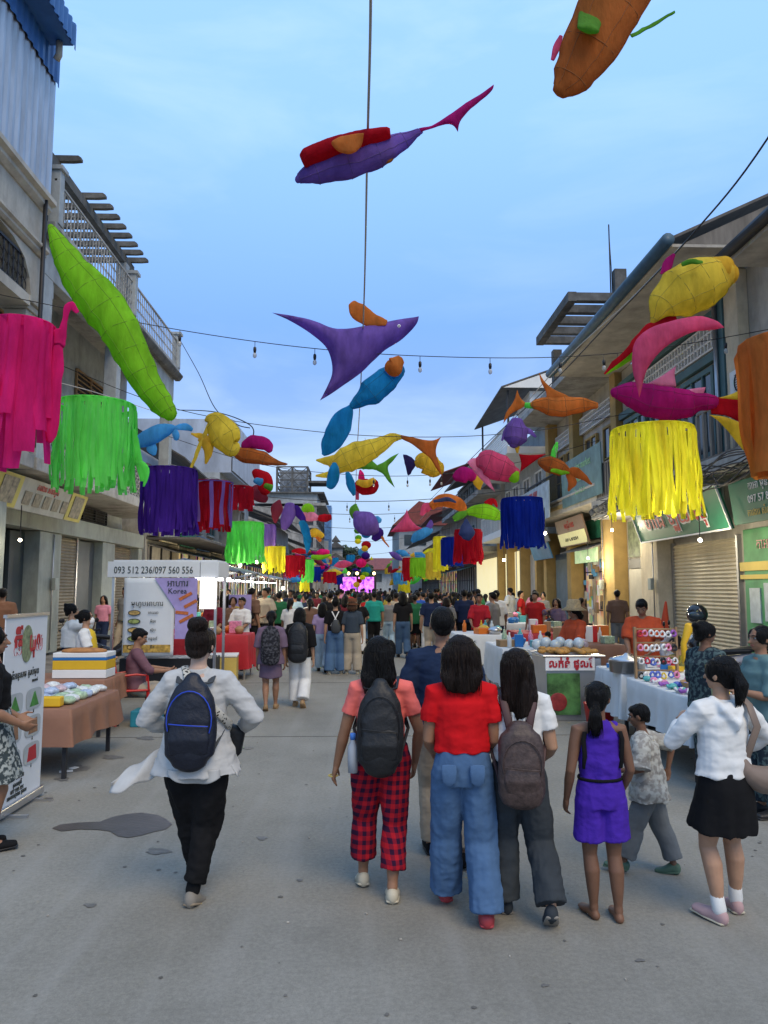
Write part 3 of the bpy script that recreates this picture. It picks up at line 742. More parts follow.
q = MB(); q.box(7.92, 7.98, 20.45, 22.3, 2.65, 3.7); q.build('picture_panel', mat('faded garden print', (.10, .12, .07), .6, var=.7, vscale=5), b.t)
b.boxes('canopy', [(6.9, 7.99, 19.2, 22.5, 3.8, 3.98)], M_conc)
b.t.location.y -= .52
# green sign over the shutter
M_gs = mat('green sign board', (.015, .16, .085), .45, var=.12, dirt=.15)
t = sign('shop_sign', 'green shop sign with big red Khmer letters above the cream shutter', 1, 7.35, 14.45, 19.2, 2.93, 3.8, M_gs, tilt=.3, th=.06, rim=M_white)
def big(txt, ym, zm, size, mw):
    for m_, off, bo in ((M_wht, .016, .035), (M_red, .03, 0.0)):
        sgtext(t, 1, 7.35, ym, zm, txt, size, m_, .3, 2.93, 3.8, off, mw + (.07 if bo else 0), bo)
big('\u17a0\u17b6\u1784 \u17a1\u17bc\u1799 \u179f\u17ca\u17bb', 16.85, 3.4, .66, 3.6)
t = sign('shop_sign', 'dark green sign with pale writing and phone number at right edge', 1, 7.15, 10.5, 13.95, 2.95, 3.75, M_gs, tilt=.1, rim=None)
for zz, tx, sz in ((3.6, '\u178f\u17b6\u17a2\u17b6 \u1798\u17bb\u1793', .2), (3.36, '097 57 80', .2), (3.12, '\u1780\u17b6\u179a\u1784\u17b6\u179a \u179f\u17c6\u178e\u1784\u17cb', .18)):
    sgtext(t, 1, 7.15, 12.9, zz, tx, sz, M_wht if sz > .19 else M_gold, .1, 2.95, 3.75, .012, 1.9)

# --- ochre house with curved balcony
b = Bld('shophouse', 1, 27, 'ochre right house with banner on its balcony and flat concrete roof frame')
y0, y1 = 22.7, 31.5
b.box('wall', 8.2, 15, y0, y1, 0, 8.6, M_stonec)
for ya, yb in ((22.75, 23.9), (27.4, 27.9), (31.0, 31.45)):
    b.boxes('pillar', [(7.6, 8.19, ya, yb, .13, 4.0)], M_ochre, .015)
    b.boxes('upper_pillar', [(7.8, 8.19, ya, ya + .5, 4.9, 8.6)], M_ochre)
b.boxes('balcony_slab', [(6.9, 8.2, y0 - .6, y1, 4.3, 4.75), (6.84, 8.2, y0 - .66, y1, 4.76, 4.86)], M_stonec, .04)
b.boxes('balcony_trim', [(6.86, 6.898, y0 - .6, y1, 4.5, 4.62)], M_ochre)
b.railing(6.95, y0 - .4, y1, 4.88, 5.9, M_iron, 'bars')
b.blocks(8.1, 23.6, 30.8, 7.4, 7.95, M_white, .18)
for ya in (23.6, 25.6, 28.1, 29.7): b.window(8.14, ya, ya + 1.3, 4.95, 7.1, M_ochre, M_glass, 2, 2)
b.boxes('roof_slab', [(6.6, 8.3, y0, y1, 8.6, 8.8)], M_conc)
b.boxes('terrace_wall', [(7.4, 7.6, 24.2, y1, 8.8, 9.6)], M_conc)
zt = 10.1
b.boxes('roof_frame_beam', [(6.0, 6.25, 21.3, 25.3, zt, zt + .28)], M_concd)
b.boxes('roof_frame_beam', [(10.8, 11.05, 21.3, 25.3, zt, zt + .28)], M_concd)
for k in range(5):
    ya = 21.3 + k * .94; b.boxes('roof_frame_beam', [(6.25, 10.8, ya, ya + .24, zt + .02, zt + .26)], M_concd)
b.boxes('roof_post', [(6.7, 7.0, 25.7, 26.0, 8.8, zt)], M_concd); b.boxes('roof_post', [(7.4, 7.75, 21.3, 21.6, 8.75, zt + 1.0)], M_concd)
b.pipe([(7.3, 21.4, zt + .3), (7.3, 21.4, zt + 2.4)], .02, M_iron, 'rebar'); b.pipe([(7.4, 21.5, zt + .3), (7.32, 21.45, zt + 2.1)], .012, M_iron, 'rebar')
# ground floor shop, lit, full of goods
b.shopfront(8.12, 24.0, 27.3, 3.2, M_lit)
b.boxes('door', [(7.95, 8.1, 28.2, 30.8, .13, 3.1)], mat('blue grey door', (.12, .17, .2), .6, var=.15))
b.boxes('mullion', [(8.0, 8.1, 24.9, 24.98, .13, 3.2), (8.0, 8.1, 26.1, 26.18, .13, 3.2)], M_steel)
rr = random.Random(5)
for k in range(34):
    ya = rr.uniform(24.1, 27.1); za = rr.uniform(.7, 3.0); w = rr.uniform(.1, .28); h = rr.uniform(.12, .38)
    mm = rr.choice([M_white, M_black, M_teal, M_tan, mat('shop green', (.12, .4, .1)), mat('shop blue', (.1, .3, .5)), M_stonec])
    q = MB(); q.cbox((7.98, ya, za), .07, w, h, rr.uniform(-.2, .2)); q.build('hanging_ware', mm, b.t, bevel=.01)
b.t.location.y -= .6
t = sign('shop_sign', 'brown and yellow angled sign above the lit goods shop', 1, 7.5, 24.2, 27.6, 3.25, 4.2, mat('brown sign', (.22, .14, .1), .5, var=.15), tilt=.25)
sgtext(t, 1, 7.5, 25.9, 3.95, '\u179f\u1793\u17d2\u178f\u17b7 \u1785\u17b6\u1793', .3, M_red, .25, 3.25, 4.2, .012)
q = MB(); q.prism([(7.48, 24.25, 3.28), (7.48, 27.55, 3.28), (7.36, 27.55, 3.72), (7.36, 24.25, 3.72)], (-.015, 0, 0)); q.build('yellow_strip', mat('lit yellow strip', (.7, .66, .3), .5, var=.1, emit=.35), t)
sgtext(t, 1, 7.42, 25.9, 3.5, '\u178f\u17b6\u17a2 CAMERA', .28, M_ink, .0, 3.25, 4.2, .02)
t = sign('window_sign', 'small lit green and white sign box under the brown sign', 1, 7.7, 24.1, 26.6, 2.62, 3.15, mat('lit green white', (.5, .75, .4), .5, var=.5, vscale=3, emit=.45), tilt=0)
t = sign('balcony_banner', 'grey green banner with writing on the ochre house balcony', 1, 6.86, 20.8, 25.0, 4.45, 5.95, mat('grey green vinyl', (.12, .2, .19), .5, var=.35, vscale=2), tilt=.02, th=.03)
for zz, tx, sz in ((5.6, 'shopping market', .34), (5.2, '\u1780\u17b6\u179a\u1784\u17b6\u179a', .28), (4.8, 'Siem 012 34', .22)):
    sgtext(t, 1, 6.86, 22.9, zz, tx, sz, mat('green pale letters', (.3, .55, .3), .5, var=0), .02, 4.45, 5.95, .01, 3.6)

# --- blue-white house with sheet awning
b = Bld('shophouse', 1, 36, 'right house with sheet awning on its roof terrace and zigzag white balcony rails')
y0, y1 = 31.6, 41
b.box('wall', 8.0, 15, y0, y1, 0, 9.0, M_bluew)
b.boxes('balcony_slab', [(6.6, 8.0, y0, y1, 4.2, 4.5)], M_white); b.railing(6.65, y0, y1, 4.5, 5.5, M_white, 'bars', .16)
b.boxes('balcony_slab', [(6.3, 8.0, y0, y1, 7.6, 7.9)], M_white); b.railing(6.35, y0, y1, 7.9, 8.9, M_white, 'lattice')
for ya in (32, 34.5, 37, 39): b.window(7.96, ya, ya + 1.4, 5, 7, M_white, M_glass, 2, 1)
for ya in (31.7, 34.8, 38.0, 40.7): b.boxes('pillar', [(7.5, 7.99, ya, ya + .3, .13, 4.2)], M_ochre)
b.boxes('shop_front', [(7.9, 7.99, 32.2, 34.6, .13, 3.3)], M_stonec); b.boxes('shop_front', [(7.88, 7.97, 35.3, 40.5, .13, 3.6)], M_lity); b.boxes('door_frame', [(7.84, 7.87, 37.4, 37.6, .13, 3.6)], M_white)
b.slope_roof([(5.9, 30.6, 10.3), (5.9, 38.2, 10.1), (9.5, 38.2, 11.4), (9.5, 30.6, 11.6)], M_tin, 'awning_roof')
q = MB(); q.prism([(6.0, 30.62, 10.25), (9.5, 30.62, 10.25), (9.5, 30.62, 11.5)], (0, .05, 0)); q.build('awning_gable', M_white, b.t)
b.boxes('awning_post', [(6.2, 6.28, 30.9, 31.0, 7.9, 10.2)], M_iron); b.boxes('awning_post', [(6.2, 6.28, 37.6, 37.7, 7.9, 10.1)], M_iron)
b.boxes('terrace_room', [(7.2, 9, 31, 33.5, 9.0, 10.2)], M_white)
t = sign('balcony_banner', 'pale banner with rows of writing on the zigzag balcony rail', 1, 6.5, 25.4, 31.0, 4.2, 5.5, mat('pale blue vinyl', (.33, .40, .45), .5, var=.3, vscale=3), th=.03)
for zz in (5.25, 4.9, 4.55): sgtext(t, 1, 6.5, 28.2, zz, '\u1780\u17b6\u1796\u1785 \u1798\u17b6\u1793 \u179f\u17a0', .36, M_red if zz > 5.2 else M_ink, 0, 0, 1, .01, 5.6)
t = sign('door_sign', 'blue fabric sign board over the right doorway', 1, 7.3, 28.2, 31.2, 2.9, 3.5, mat('sky blue board', (.06, .2, .34), .6, var=.2), tilt=.2)
t = sign('door_sign', 'grey sign board with faint writing above the blue board', 1, 7.2, 28.2, 31.2, 3.55, 4.2, mat('grey board', (.2, .22, .24), .6, var=.3), tilt=.25)
sgtext(t, 1, 7.2, 29.7, 3.9, '\u1780\u17b6\u179a\u1785', .3, M_wht, .25, 3.55, 4.2, .012)

RL = [(41.2, 50, 8.2, M_stonec, 'third right house back with dark roof and red valance', M_tin), (50.3, 60, 9.6, M_bluew, 'grey right house with slatted upper windows', M_redroof),
      (60.5, 74, 7.6, M_conc, 'low grey right house with red tin roof', M_redroof), (74.5, 95, 6.6, M_stonec, 'pale far right row with low tin roof', M_tin)]
for i, (ya, yb, zt, mm, lb, rm) in enumerate(RL):
    b = Bld('building', 1, ya, lb)
    b.box('wall', 7.8, 15, ya, yb, 0, zt, mm)
    for z in (3.8, 7.0):
        if z < zt - 1: b.boxes('floor_slab', [(6.5, 7.8, ya, yb, z, z + .3)], M_conc); b.railing(6.55, ya, yb, z + .3, z + 1.2, M_wood if i % 2 else M_iron, 'bars', .25)
    n = int((yb - ya) / 3)
    for k in range(n):
        for z in (4.6, 7.5):
            if z + 1.5 < zt: b.window(7.76, ya + .7 + 3 * k, ya + 2.4 + 3 * k, z, z + 1.5, M_wood if k % 2 else M_teal, M_glass, 2)
    b.shopfront(7.7, ya + .4, yb - .4, 3.2, M_lit if i == 2 else M_stonec) if i else b.boxes('shop_front', [(7.7, 7.79, ya + .4, yb - .4, .13, 3.5)], M_lity)
    b.slope_roof([(5.6, ya - .3, zt + .1), (5.6, yb, zt + .1), (12, yb, zt + 2.4), (12, ya - .3, zt + 2.4)], rm)
    q = MB(); q.prism([(6.0, ya - .05, zt), (12, ya - .05, zt), (12, ya - .05, zt + 2.2)], (0, .04, 0)); q.build('gable', M_wood, b.t)
b = Bld('building', 1, 98, 'tall far right house with dark red roof and small upper windows')
b.box('wall', 4.9, 13, 98, 120, 0, 10, M_bluew)
q = MB(); q.prism([(4.0, 97, 10), (13.5, 97, 10), (11.5, 97, 12.2), (7.5, 97, 13.2)], (0, 22, 0)); q.build('roof', M_redroof, b.t)
for k in range(4):
    for z in (4.2, 7.4): q = MB(); x = 5.6 + 1.9*k; q.box(x, x + 1.0, 97.9, 97.98, z, z + 1.4); q.build('window', M_glass, b.t)
# --- a house closing the street
b = Bld('building', 1, 150, 'pale long building with reddish roof closing the far end of the street', X=0)
q = MB(); q.box(-30, 40, 150, 165, 0, 5.5); q.build('wall', M_bluew, b.t)
q = MB(); q.prism([(-32, 148.5, 5.5), (42, 148.5, 5.5), (42, 156, 8), (-32, 156, 8)], (0, 0, -.2)); q.build('roof', M_redroof, b.t)
for k in range(14): 
    q = MB(); x = -12 + 3.6 * k; q.box(x, x + 1.6, 149.9, 149.98, 3.0, 4.6); q.build('window', M_glass, b.t)

# --- trees at the far left end
M_leaf = [mat('leaf dark', (.035, .055, .03), .7, var=.3, vscale=2), mat('leaf mid', (.06, .085, .045), .7, var=.3, vscale=2)]
def tree(x, y, h, r, label, seed):
    t = thing('tree', label, 'tree', (x, y, 0), 0, 'trees beyond the left houses'); r_ = random.Random(seed)
    q = MB(); q.loft([(x, y, 0), (x + .2, y, h * .35), (x, y, h * .6)], [.45, .32, .2], 10)
    for k in range(9):
        a = r_.uniform(0, 6.28); zz = h * r_.uniform(.4, .55)
        q.loft([(x, y, zz), (x + math.cos(a) * r * .4, y + math.sin(a) * r * .4, zz + h * .15), (x + math.cos(a) * r * .8, y + math.sin(a) * r * .8, zz + h * r_.uniform(.2, .35))], [.15, .1, .04], 6)
    q.build('trunk', M_wood, t)
    q = MB()
    cl = [(r_.uniform(-1, 1) * r * .75, r_.uniform(-1, 1) * r * .75, h * r_.uniform(.5, .9), r * r_.uniform(.25, .5)) for _ in range(26)]
    for cx, cy, cz, cr in cl:
        for _ in range(170):
            d = Vector((r_.gauss(0, 1), r_.gauss(0, 1), r_.gauss(0, .8))); d.normalize(); d *= cr * (r_.random() ** .4)
            c = Vector((x + cx, y + cy, cz)) + d; s_ = r_.uniform(.16, .34); u = Vector((r_.gauss(0, 1), r_.gauss(0, 1), r_.gauss(0, 1))).normalized(); v = u.orthogonal().normalized()
            q.cur = r_.randint(0, 1); q.quad(c - u * s_, c + v * s_ * .6, c + u * s_, c - v * s_ * .6)
    q.cur = 0; me = q.mesh('crown'); link(me, 'crown', t, M_leaf, smooth=False)
tree(-2.2, 132, 9.6, 2.4, 'dark rounded tree behind the tiered roof on the left', 1)
tree(.2, 136, 6.5, 1.9, 'smaller dark tree right of the larger one at the street end', 2)

# ---- air conditioners, meters and conduits on the fronts
def aircon(s, X, y, z, label):
    t = thing('air_conditioner', label, 'air conditioner', (s * X, y, z)); q = MB(); q.box(s*(X-.32), s*X, y-.42, y+.42, z, z+.58); q.build('case', M_white, t, bevel=.02)
    q = MB(); q.loft([(s*(X-.335), y + .2*math.cos(a), z+.29+.2*math.sin(a)) for a in [k*math.pi/10 for k in range(21)]], [.012]*21, 5, caps='none')
    for k in range(8): q.box(s*(X-.334), s*(X-.322), y-.2, y+.2, z+.10+.05*k, z+.108+.05*k)
    q.build('fan_grille', M_iron, t)
    q = MB(); q.box(s*(X-.36), s*(X+.02), y-.4, y-.36, z-.05, z-.004); q.box(s*(X-.36), s*(X+.02), y+.36, y+.4, z-.05, z-.004); q.build('bracket', M_iron, t)
aircon(-1, 8.4, 23.9, 5.6, 'air conditioner on the recessed wall behind the left balcony')
aircon(1, 7.9, 14.3, 5.6, 'air conditioner on the nearest right upper wall'); aircon(1, 7.9, 33.6, 5.2, 'air conditioner by the zigzag balcony'); aircon(-1, 7.8, 30.4, 4.0, 'air conditioner on the low left house')
for s_, X_, y_, z0_, z1_, lb in ((-1, 7.82, 19.0, .2, 3.1, 'grey conduit on the left grey green pillar'), (1, 7.5, 18.9, .2, 3.8, 'conduit and meter on the cream right pillar'), (1, 7.55, 23.0, .2, 4.2, 'conduit on the ochre pillar')):
    t = thing('electric_meter', lb, 'meter', (s_*X_, y_, 1.6)); q = MB(); q.tube([(s_*X_, y_, z0_), (s_*X_, y_, z1_)], .018, 6); q.build('conduit', M_steel, t, True); q = MB(); q.box(s_*(X_-.12), s_*(X_-.025), y_-.1, y_+.1, 1.7, 2.0); q.build('meter_box', M_greyg, t, bevel=.01)
q = MB(); q.cbox((gnd(66, 772).x, gnd(66, 772).y, .008), .12, .07, .004, .4); q.cbox((gnd(74, 769).x, gnd(74, 769).y, .012), .07, .06, .006, 1.1); tag(q.build('litter', M_white), 'scrap of white and red paper litter by the brown table leg', 'litter')

rg_ = random.Random(12); q = MB()
for k in range(420):
    y = 2.4 + 16 * rg_.random() ** 1.6; x = rg_.uniform(-4.6, 4.8); r_ = rg_.uniform(.004, .017); a0 = rg_.uniform(0, 6)
    q.F(*[q.V((x + r_ * rg_.uniform(.6, 1.2) * math.cos(a0 + i * 1.047), y + r_ * rg_.uniform(.6, 1.3) * math.sin(a0 + i * 1.047), .0035)) for i in range(6)])
q.build('gum_spots', mat('old gum spots', (.12, .113, .10), .8, var=.4, vscale=2), kind='stuff')
q = MB()
for k in range(150):
    y = 2.4 + 14 * rg_.random() ** 1.5; x = rg_.uniform(-4.6, 4.8); q.cbox((x, y, .006), rg_.uniform(.004, .014), rg_.uniform(.004, .012), .006, rg_.uniform(0, 3))
q.build('grit', mat('pale grit', (.36, .33, .28), .9, var=.5, vscale=3), kind='stuff')
# ================================================================= people
def cloth(name, c, pattern=None, rough=.85, c2=None, wr=.16):
    if name in MC: return MC[name]
    m = mat(name, c, rough, var=.10, vscale=9, bump=wr, bscale=16, spec=.12)
    nt, b = nodes_of(m); L = nt.links.new
    if pattern:
        tc = N(nt, 'ShaderNodeTexCoord'); src = b.inputs['Base Color'].links[0].from_socket
        if pattern == 'plaid':
            sp = N(nt, 'ShaderNodeSeparateXYZ'); L(tc.outputs['Object'], sp.inputs[0])
            def stripe(sock, f, w):
                a = N(nt, 'ShaderNodeMath', operation='MULTIPLY'); L(sock, a.inputs[0]); a.inputs[1].default_value = f
                fr = N(nt, 'ShaderNodeMath', operation='FRACT'); L(a.outputs[0], fr.inputs[0])
                lt = N(nt, 'ShaderNodeMath', operation='LESS_THAN'); L(fr.outputs[0], lt.inputs[0]); lt.inputs[1].default_value = w; return lt.outputs[0]
            h = stripe(sp.outputs[2], 19, .5)
            ad = N(nt, 'ShaderNodeMath', operation='ADD'); L(sp.outputs[0], ad.inputs[0]); 
            yy = N(nt, 'ShaderNodeMath', operation='MULTIPLY'); L(sp.outputs[1], yy.inputs[0]); yy.inputs[1].default_value = .5; L(yy.outputs[0], ad.inputs[1])
            v = stripe(ad.outputs[0], 22, .5)
            sm = N(nt, 'ShaderNodeMath', operation='ADD'); L(h, sm.inputs[0]); L(v, sm.inputs[1])
            hf = N(nt, 'ShaderNodeMath', operation='MULTIPLY'); L(sm.outputs[0], hf.inputs[0]); hf.inputs[1].default_value = .48
            mx = N(nt, 'ShaderNodeMixRGB'); L(hf.outputs[0], mx.inputs[0]); L(src, mx.inputs[1]); mx.inputs[2].default_value = tuple(c2) + (1,); L(mx.outputs[0], b.inputs['Base Color'])
        else:
            typ = {'dots': 'ShaderNodeTexVoronoi', 'mottle': 'ShaderNodeTexNoise'}[pattern]
            n = N(nt, typ); n.inputs['Scale'].default_value = 55 if pattern == 'dots' else 30; L(tc.outputs['Object'], n.inputs['Vector'])
            rp = N(nt, 'ShaderNodeValToRGB'); rp.color_ramp.elements[0].position = .30 if pattern == 'dots' else .47; rp.color_ramp.elements[1].position = .36 if pattern == 'dots' else .56
            L(n.outputs[0], rp.inputs[0]); mx = N(nt, 'ShaderNodeMixRGB'); L(rp.outputs[0], mx.inputs[0])
            if pattern == 'dots': mx.inputs[1].default_value = tuple(c2) + (1,); L(src, mx.inputs[2])
            else: L(src, mx.inputs[1]); mx.inputs[2].default_value = tuple(c2) + (1,)
            L(mx.outputs[0], b.inputs['Base Color'])
    return m
def skin(name, c):
    if name in MC: return MC[name]
    m = mat(name, c, .55, var=.10, vscale=14, spec=.35); nt, b = nodes_of(m)
    b.inputs['Subsurface Weight'].default_value = .08; b.inputs['Subsurface Radius'].default_value = (.6, .25, .12); b.inputs['Subsurface Scale'].default_value = .02
    return m
SK_l = skin('light brown skin', (.42, .24, .15)); SK_m = skin('brown skin', (.30, .155, .09)); SK_d = skin('dark brown skin', (.17, .085, .05)); SK_p = skin('pale skin', (.50, .33, .25))
def hairmat(name, c):
    m = mat(name, c, .38, var=.6, vscale=26, bump=.8, bscale=45, stretch=(4, 4, .25), spec=.16); return m
HR_b = hairmat('black hair', (.006, .0055, .0055)); HR_d = hairmat('dark brown hair', (.013, .008, .006)); HR_r = hairmat('red brown hair', (.07, .035, .02))
M_eye = mat('eye', (.33, .31, .29), .3, var=0); M_iris = mat('dark iris', (.02, .012, .01), .2, var=0); M_lip = mat('lips', (.28, .10, .08), .5, var=.05)

def ik(a, c, l1, l2, pole):
    a = Vector(a); c = Vector(c); d = c - a; D = d.length
    if D > (l1 + l2) * .999: c = a + d * ((l1 + l2) * .999 / D); d = c - a; D = d.length
    x = (l1*l1 - l2*l2 + D*D) / (2*D); h = math.sqrt(max(l1*l1 - x*x, 0)); t = d / D
    p = Vector(pole); p = p - t * p.dot(t); p.normalize()
    return a + t * x + p * h, c
def wr_noise(amp, fx, fz, seed=0, vert=True):
    off = Vector((seed * 3.7, seed * 1.3, seed * 2.1))
    def f(co):
        p = Vector((co.x * fx, co.y * fx, co.z * fz)) + off
        a = noise.noise(p); b_ = noise.noise(p * 2.3 + Vector((5, 1, 2)))
        r = 1 - abs(noise.noise(p * 1.1 + Vector((9, 4, 7)))) * 2.4
        return amp * (a * .8 + b_ * .35 + r * .45 - .3)
    return f
def mixf(*fs): return lambda co: sum(f(co) for f in fs)

def person(label, H=1.55, loc=(0, 0, 0), rz=0, sk=SK_m, hair=('long', HR_b, {}), top=None, bottom=None, shoes=None, ank=None, arm=None, knee=None,
           lean=(0, 0), head=(0, 0, 0), build=1.0, vox=.006, face=False, fingers=True, group=None, seat=None, seed=0, sh=1.0, hipw=1.0, lod=0, holdback=None, curl=.35, o_seam=None):
    """local frame: faces +Y, right hand +X. ank / arm: targets in fractions of H. Everything is built at the origin, then moved."""
    t = thing('person', label, 'person', (0, 0, 0), 0, group)
    V3 = Vector
    pz = .515 if seat is None else seat
    P = lambda x, y, z: V3((x, y, z)) * H
    lx, ly = lean     # top of spine offset in x, y
    def sp(z):        # spine point at height fraction (of standing), with lean
        k = max(0, (z - .5) / .33); k = min(k, 1.25)
        return V3((lx * k, ly * k + .0, pz - .515 + z - (lx*lx + ly*ly) * k * .9))
    # joints
    sw = .098 * sh; hw = .052 * hipw
    sho = {s: sp(.792) + V3((s * sw, -.002, 0)) for s in (-1, 1)}
    hip = {s: V3((s * hw, 0, pz - .02)) for s in (-1, 1)}
    ank = ank or {}; arm = arm or {}; knee = knee or {}
    A = {}; Kn = {}; Wr = {}; El = {}; legs_long = False
    for s in (-1, 1):
        a = ank.get(s, (s * .058, 0, .045)); Kn[s], A[s] = ik(hip[s], a, *((.232, .223) if not legs_long else (.238, .236)), knee.get(s, (s*.05, 1, 0)))
        w = arm.get(s, ((s * (sw + .04)), .02, .475)); pole = (s * .35, -1, -.25)
        if len(w) == 2: w, pole = w
        El[s], Wr[s] = ik(sho[s], w, .172, .152, pole)
    # ---- body
    B = MB(); n = 10 if lod else 14; bw = build
    tors = [(.49, .055, .035), (.51, .080, .056), (.54, .092*hipw, .064), (.60, .078, .056), (.64, .074, .053), (.70, .080, .058), (.76, .088*sh, .058), (.79, .082*sh, .050), (.815, .056, .042), (.832, .036, .036)]
    B.loft([sp(z) * H for z, _, _ in tors], [(a * H * bw, c * H * bw) for _, a, c in tors], n + 4)
    hb = sp(.835) * H; hp, hy, hr = head
    HM = Matrix.Rotation(-hy, 3, 'Z') @ Matrix.Rotation(hp, 3, 'X') @ Matrix.Rotation(hr, 3, 'Y')
    hc = sp(.865) * H
    def h(x, y, z): return hc + HM @ (V3((x, y, z - .865)) * H)
    B.loft([sp(.80) * H, hb, hc + HM @ V3((0, 0, .01 * H))], [.040 * H, .031 * H, .030 * H], n)
    B.ell(h(0, -.006, .940), .047 * H, .058 * H, .058 * H, HM)
    B.ell(h(0, .012, .912), .039 * H, .046 * H, .048 * H, HM)
    B.loft([h(0, .020, .905), h(0, .034, .885)], [(.031 * H, .028*H), (.020 * H, .018*H)], n)
    if not lod:
        B.loft([h(0, .052, .937), h(0, .064, .918), h(0, .068, .911)], [.0045 * H, .0065 * H, .0085 * H], 8)
        for s in (-1, 1):
            B.ell(h(s * .049, -.006, .925), .005 * H, .012 * H, .018 * H, HM)
            B.ell(h(s * .025, .038, .919), .014 * H, .012 * H, .010 * H, HM)
            B.loft([h(s*.007, .053, .945), h(s * .020, .051, .949), h(s * .034, .038, .945)], [.004 * H, .005 * H, .004 * H], 6)
    for s in (-1, 1):
        B.loft([sp(.795) * H + V3((s * .05 * H, 0, 0)), sho[s] * H, (sho[s].lerp(El[s], .35)) * H, El[s] * H, (El[s].lerp(Wr[s], .3)) * H, (El[s].lerp(Wr[s], .7)) * H, Wr[s] * H],
               [r * H * bw for r in (.038, .034, .029, .0225, .0235, .018, .0145)], n)
        k1 = Kn[s]; a1 = A[s]; back = V3((0, -.012, 0))
        B.loft([hip[s] * H, hip[s].lerp(k1, .35) * H, hip[s].lerp(k1, .8) * H, k1 * H, (k1.lerp(a1, .28) + back) * H, (k1.lerp(a1, .6) + back * .6) * H, k1.lerp(a1, .9) * H, a1 * H],
               [r * H * bw for r in (.048, .047, .038, .033, .036, .029, .020, .021)], n)
        # foot
        fd = ank_dir(ank, s); heel = a1 + V3((0, -.018, -.018)); hl, toe = foot_pts(a1, fd)
        B.loft([hl * H, (a1 + V3((0, 0, -.014))).lerp(toe, .25) * H, toe.lerp(hl, .25) * H, toe * H], [(.020 * H, .020 * H), (.023 * H, .020 * H), (.028 * H, .014 * H), (.020 * H, .009 * H)], n)
        # hand
        d = (Wr[s] - El[s]).normalized(); hd = d
        if isinstance(holdback, dict) and s in holdback: hd = V3(holdback[s]).normalized()
        side = V3((0, 1, 0)) - hd * hd.y
        if side.length < .2: side = V3((0, 0, 1)) - hd * hd.z
        side.normalize()
        nrm = side.cross(hd) * (1 if s < 0 else -1)   # palm normal, roughly toward the body
        if nrm.x * s > 0: nrm = -nrm
        w0 = Wr[s]; pl = w0 + hd * .052
        B.loft([w0 * H, (w0 + hd * .02) * H, pl * H], [(.016 * H, .013 * H), (.024 * H, .012 * H), (.025 * H, .009 * H)], 10, hint=side)
        if fingers:
            for q, (o, ln) in enumerate(((.019, .040), (.0065, .045), (-.006, .041), (-.0175, .032))):
                b0 = pl + side * o - hd * .008; c1 = curl * (.8 + .15 * q)
                d1 = (hd * math.cos(c1) + nrm * math.sin(c1)); d2 = (hd * math.cos(c1 * 2.2) + nrm * math.sin(c1 * 2.2))
                p1 = b0 + d1 * ln * .5; p2 = p1 + d2 * ln * .5
                B.loft([b0 * H, p1 * H, p2 * H], [.0062 * H, .0055 * H, .0045 * H], 6)
            tb = w0 + hd * .018 + side * .018; tm = tb + (hd * .6 + side * .7 + nrm * .35).normalized() * .025; te = tm + (hd * .9 + side * .25 + nrm * .4).normalized() * .024
            B.loft([tb * H, tm * H, te * H], [.008 * H, .0065 * H, .005 * H], 6)
        else:
            B.loft([pl * H, (pl + hd * .02 + nrm * .008) * H, (pl + hd * .028 + nrm * .022) * H], [(.024 * H, .009 * H), (.021 * H, .009 * H), (.018 * H, .008*H)], 8, hint=side)
    remesh(B, 'body', sk, vox, t, 2)
    if not lod:
        for s in (-1, 1):
            e = MB(); e.ell(h(s * .021, .0455, .934), .0095 * H, .006 * H, .0055 * H, HM, 10, 6); eo = e.build('eye', M_eye, t, True)
            e = MB(); e.ell(h(s * .022, .0498, .934), .0045 * H, .003 * H, .0048 * H, HM, 8, 6); e.build('iris', M_iris, eo, True)
            e = MB(); e.loft([h(s * .010, .055, .947), h(s * .022, .053, .951), h(s * .034, .042, .946)], [(.0022 * H, .003*H)] * 3, 6); e.build('eyebrow', hair[1], t, True)
        e = MB(); e.loft([h(-.015, .051, .895), h(0, .057, .896), h(.015, .051, .895)], [.003 * H, .0052 * H, .003 * H], 8); e.build('lips', M_lip, t, True)
    # ---- hair
    ht, hm, ho = hair
    G = MB(); hv = max(vox, .0075)
    G.ell(h(0, -.015, .947), .0535 * H, .062 * H, .0585 * H, HM)
    if ht in ('short',):
        G.loft([h(0, -.03, .93), h(0, -.045, .905)], [(.045 * H, .035 * H), (.036 * H, .02 * H)], 10)
        G.ell(h(0, .022, .975), .040 * H, .034 * H, .022 * H, HM)
    if ht in ('long', 'ponytail', 'bun', 'bob', 'halfbun'):
        for s in (-1, 1):
            G.ell(h(s * .036, .004, .945), .020 * H, .044 * H, .045 * H, HM)
        G.loft([h(0, -.035, .93), h(0, -.045, .895)], [(.050 * H, .032 * H), (.038 * H, .018 * H)], 12)
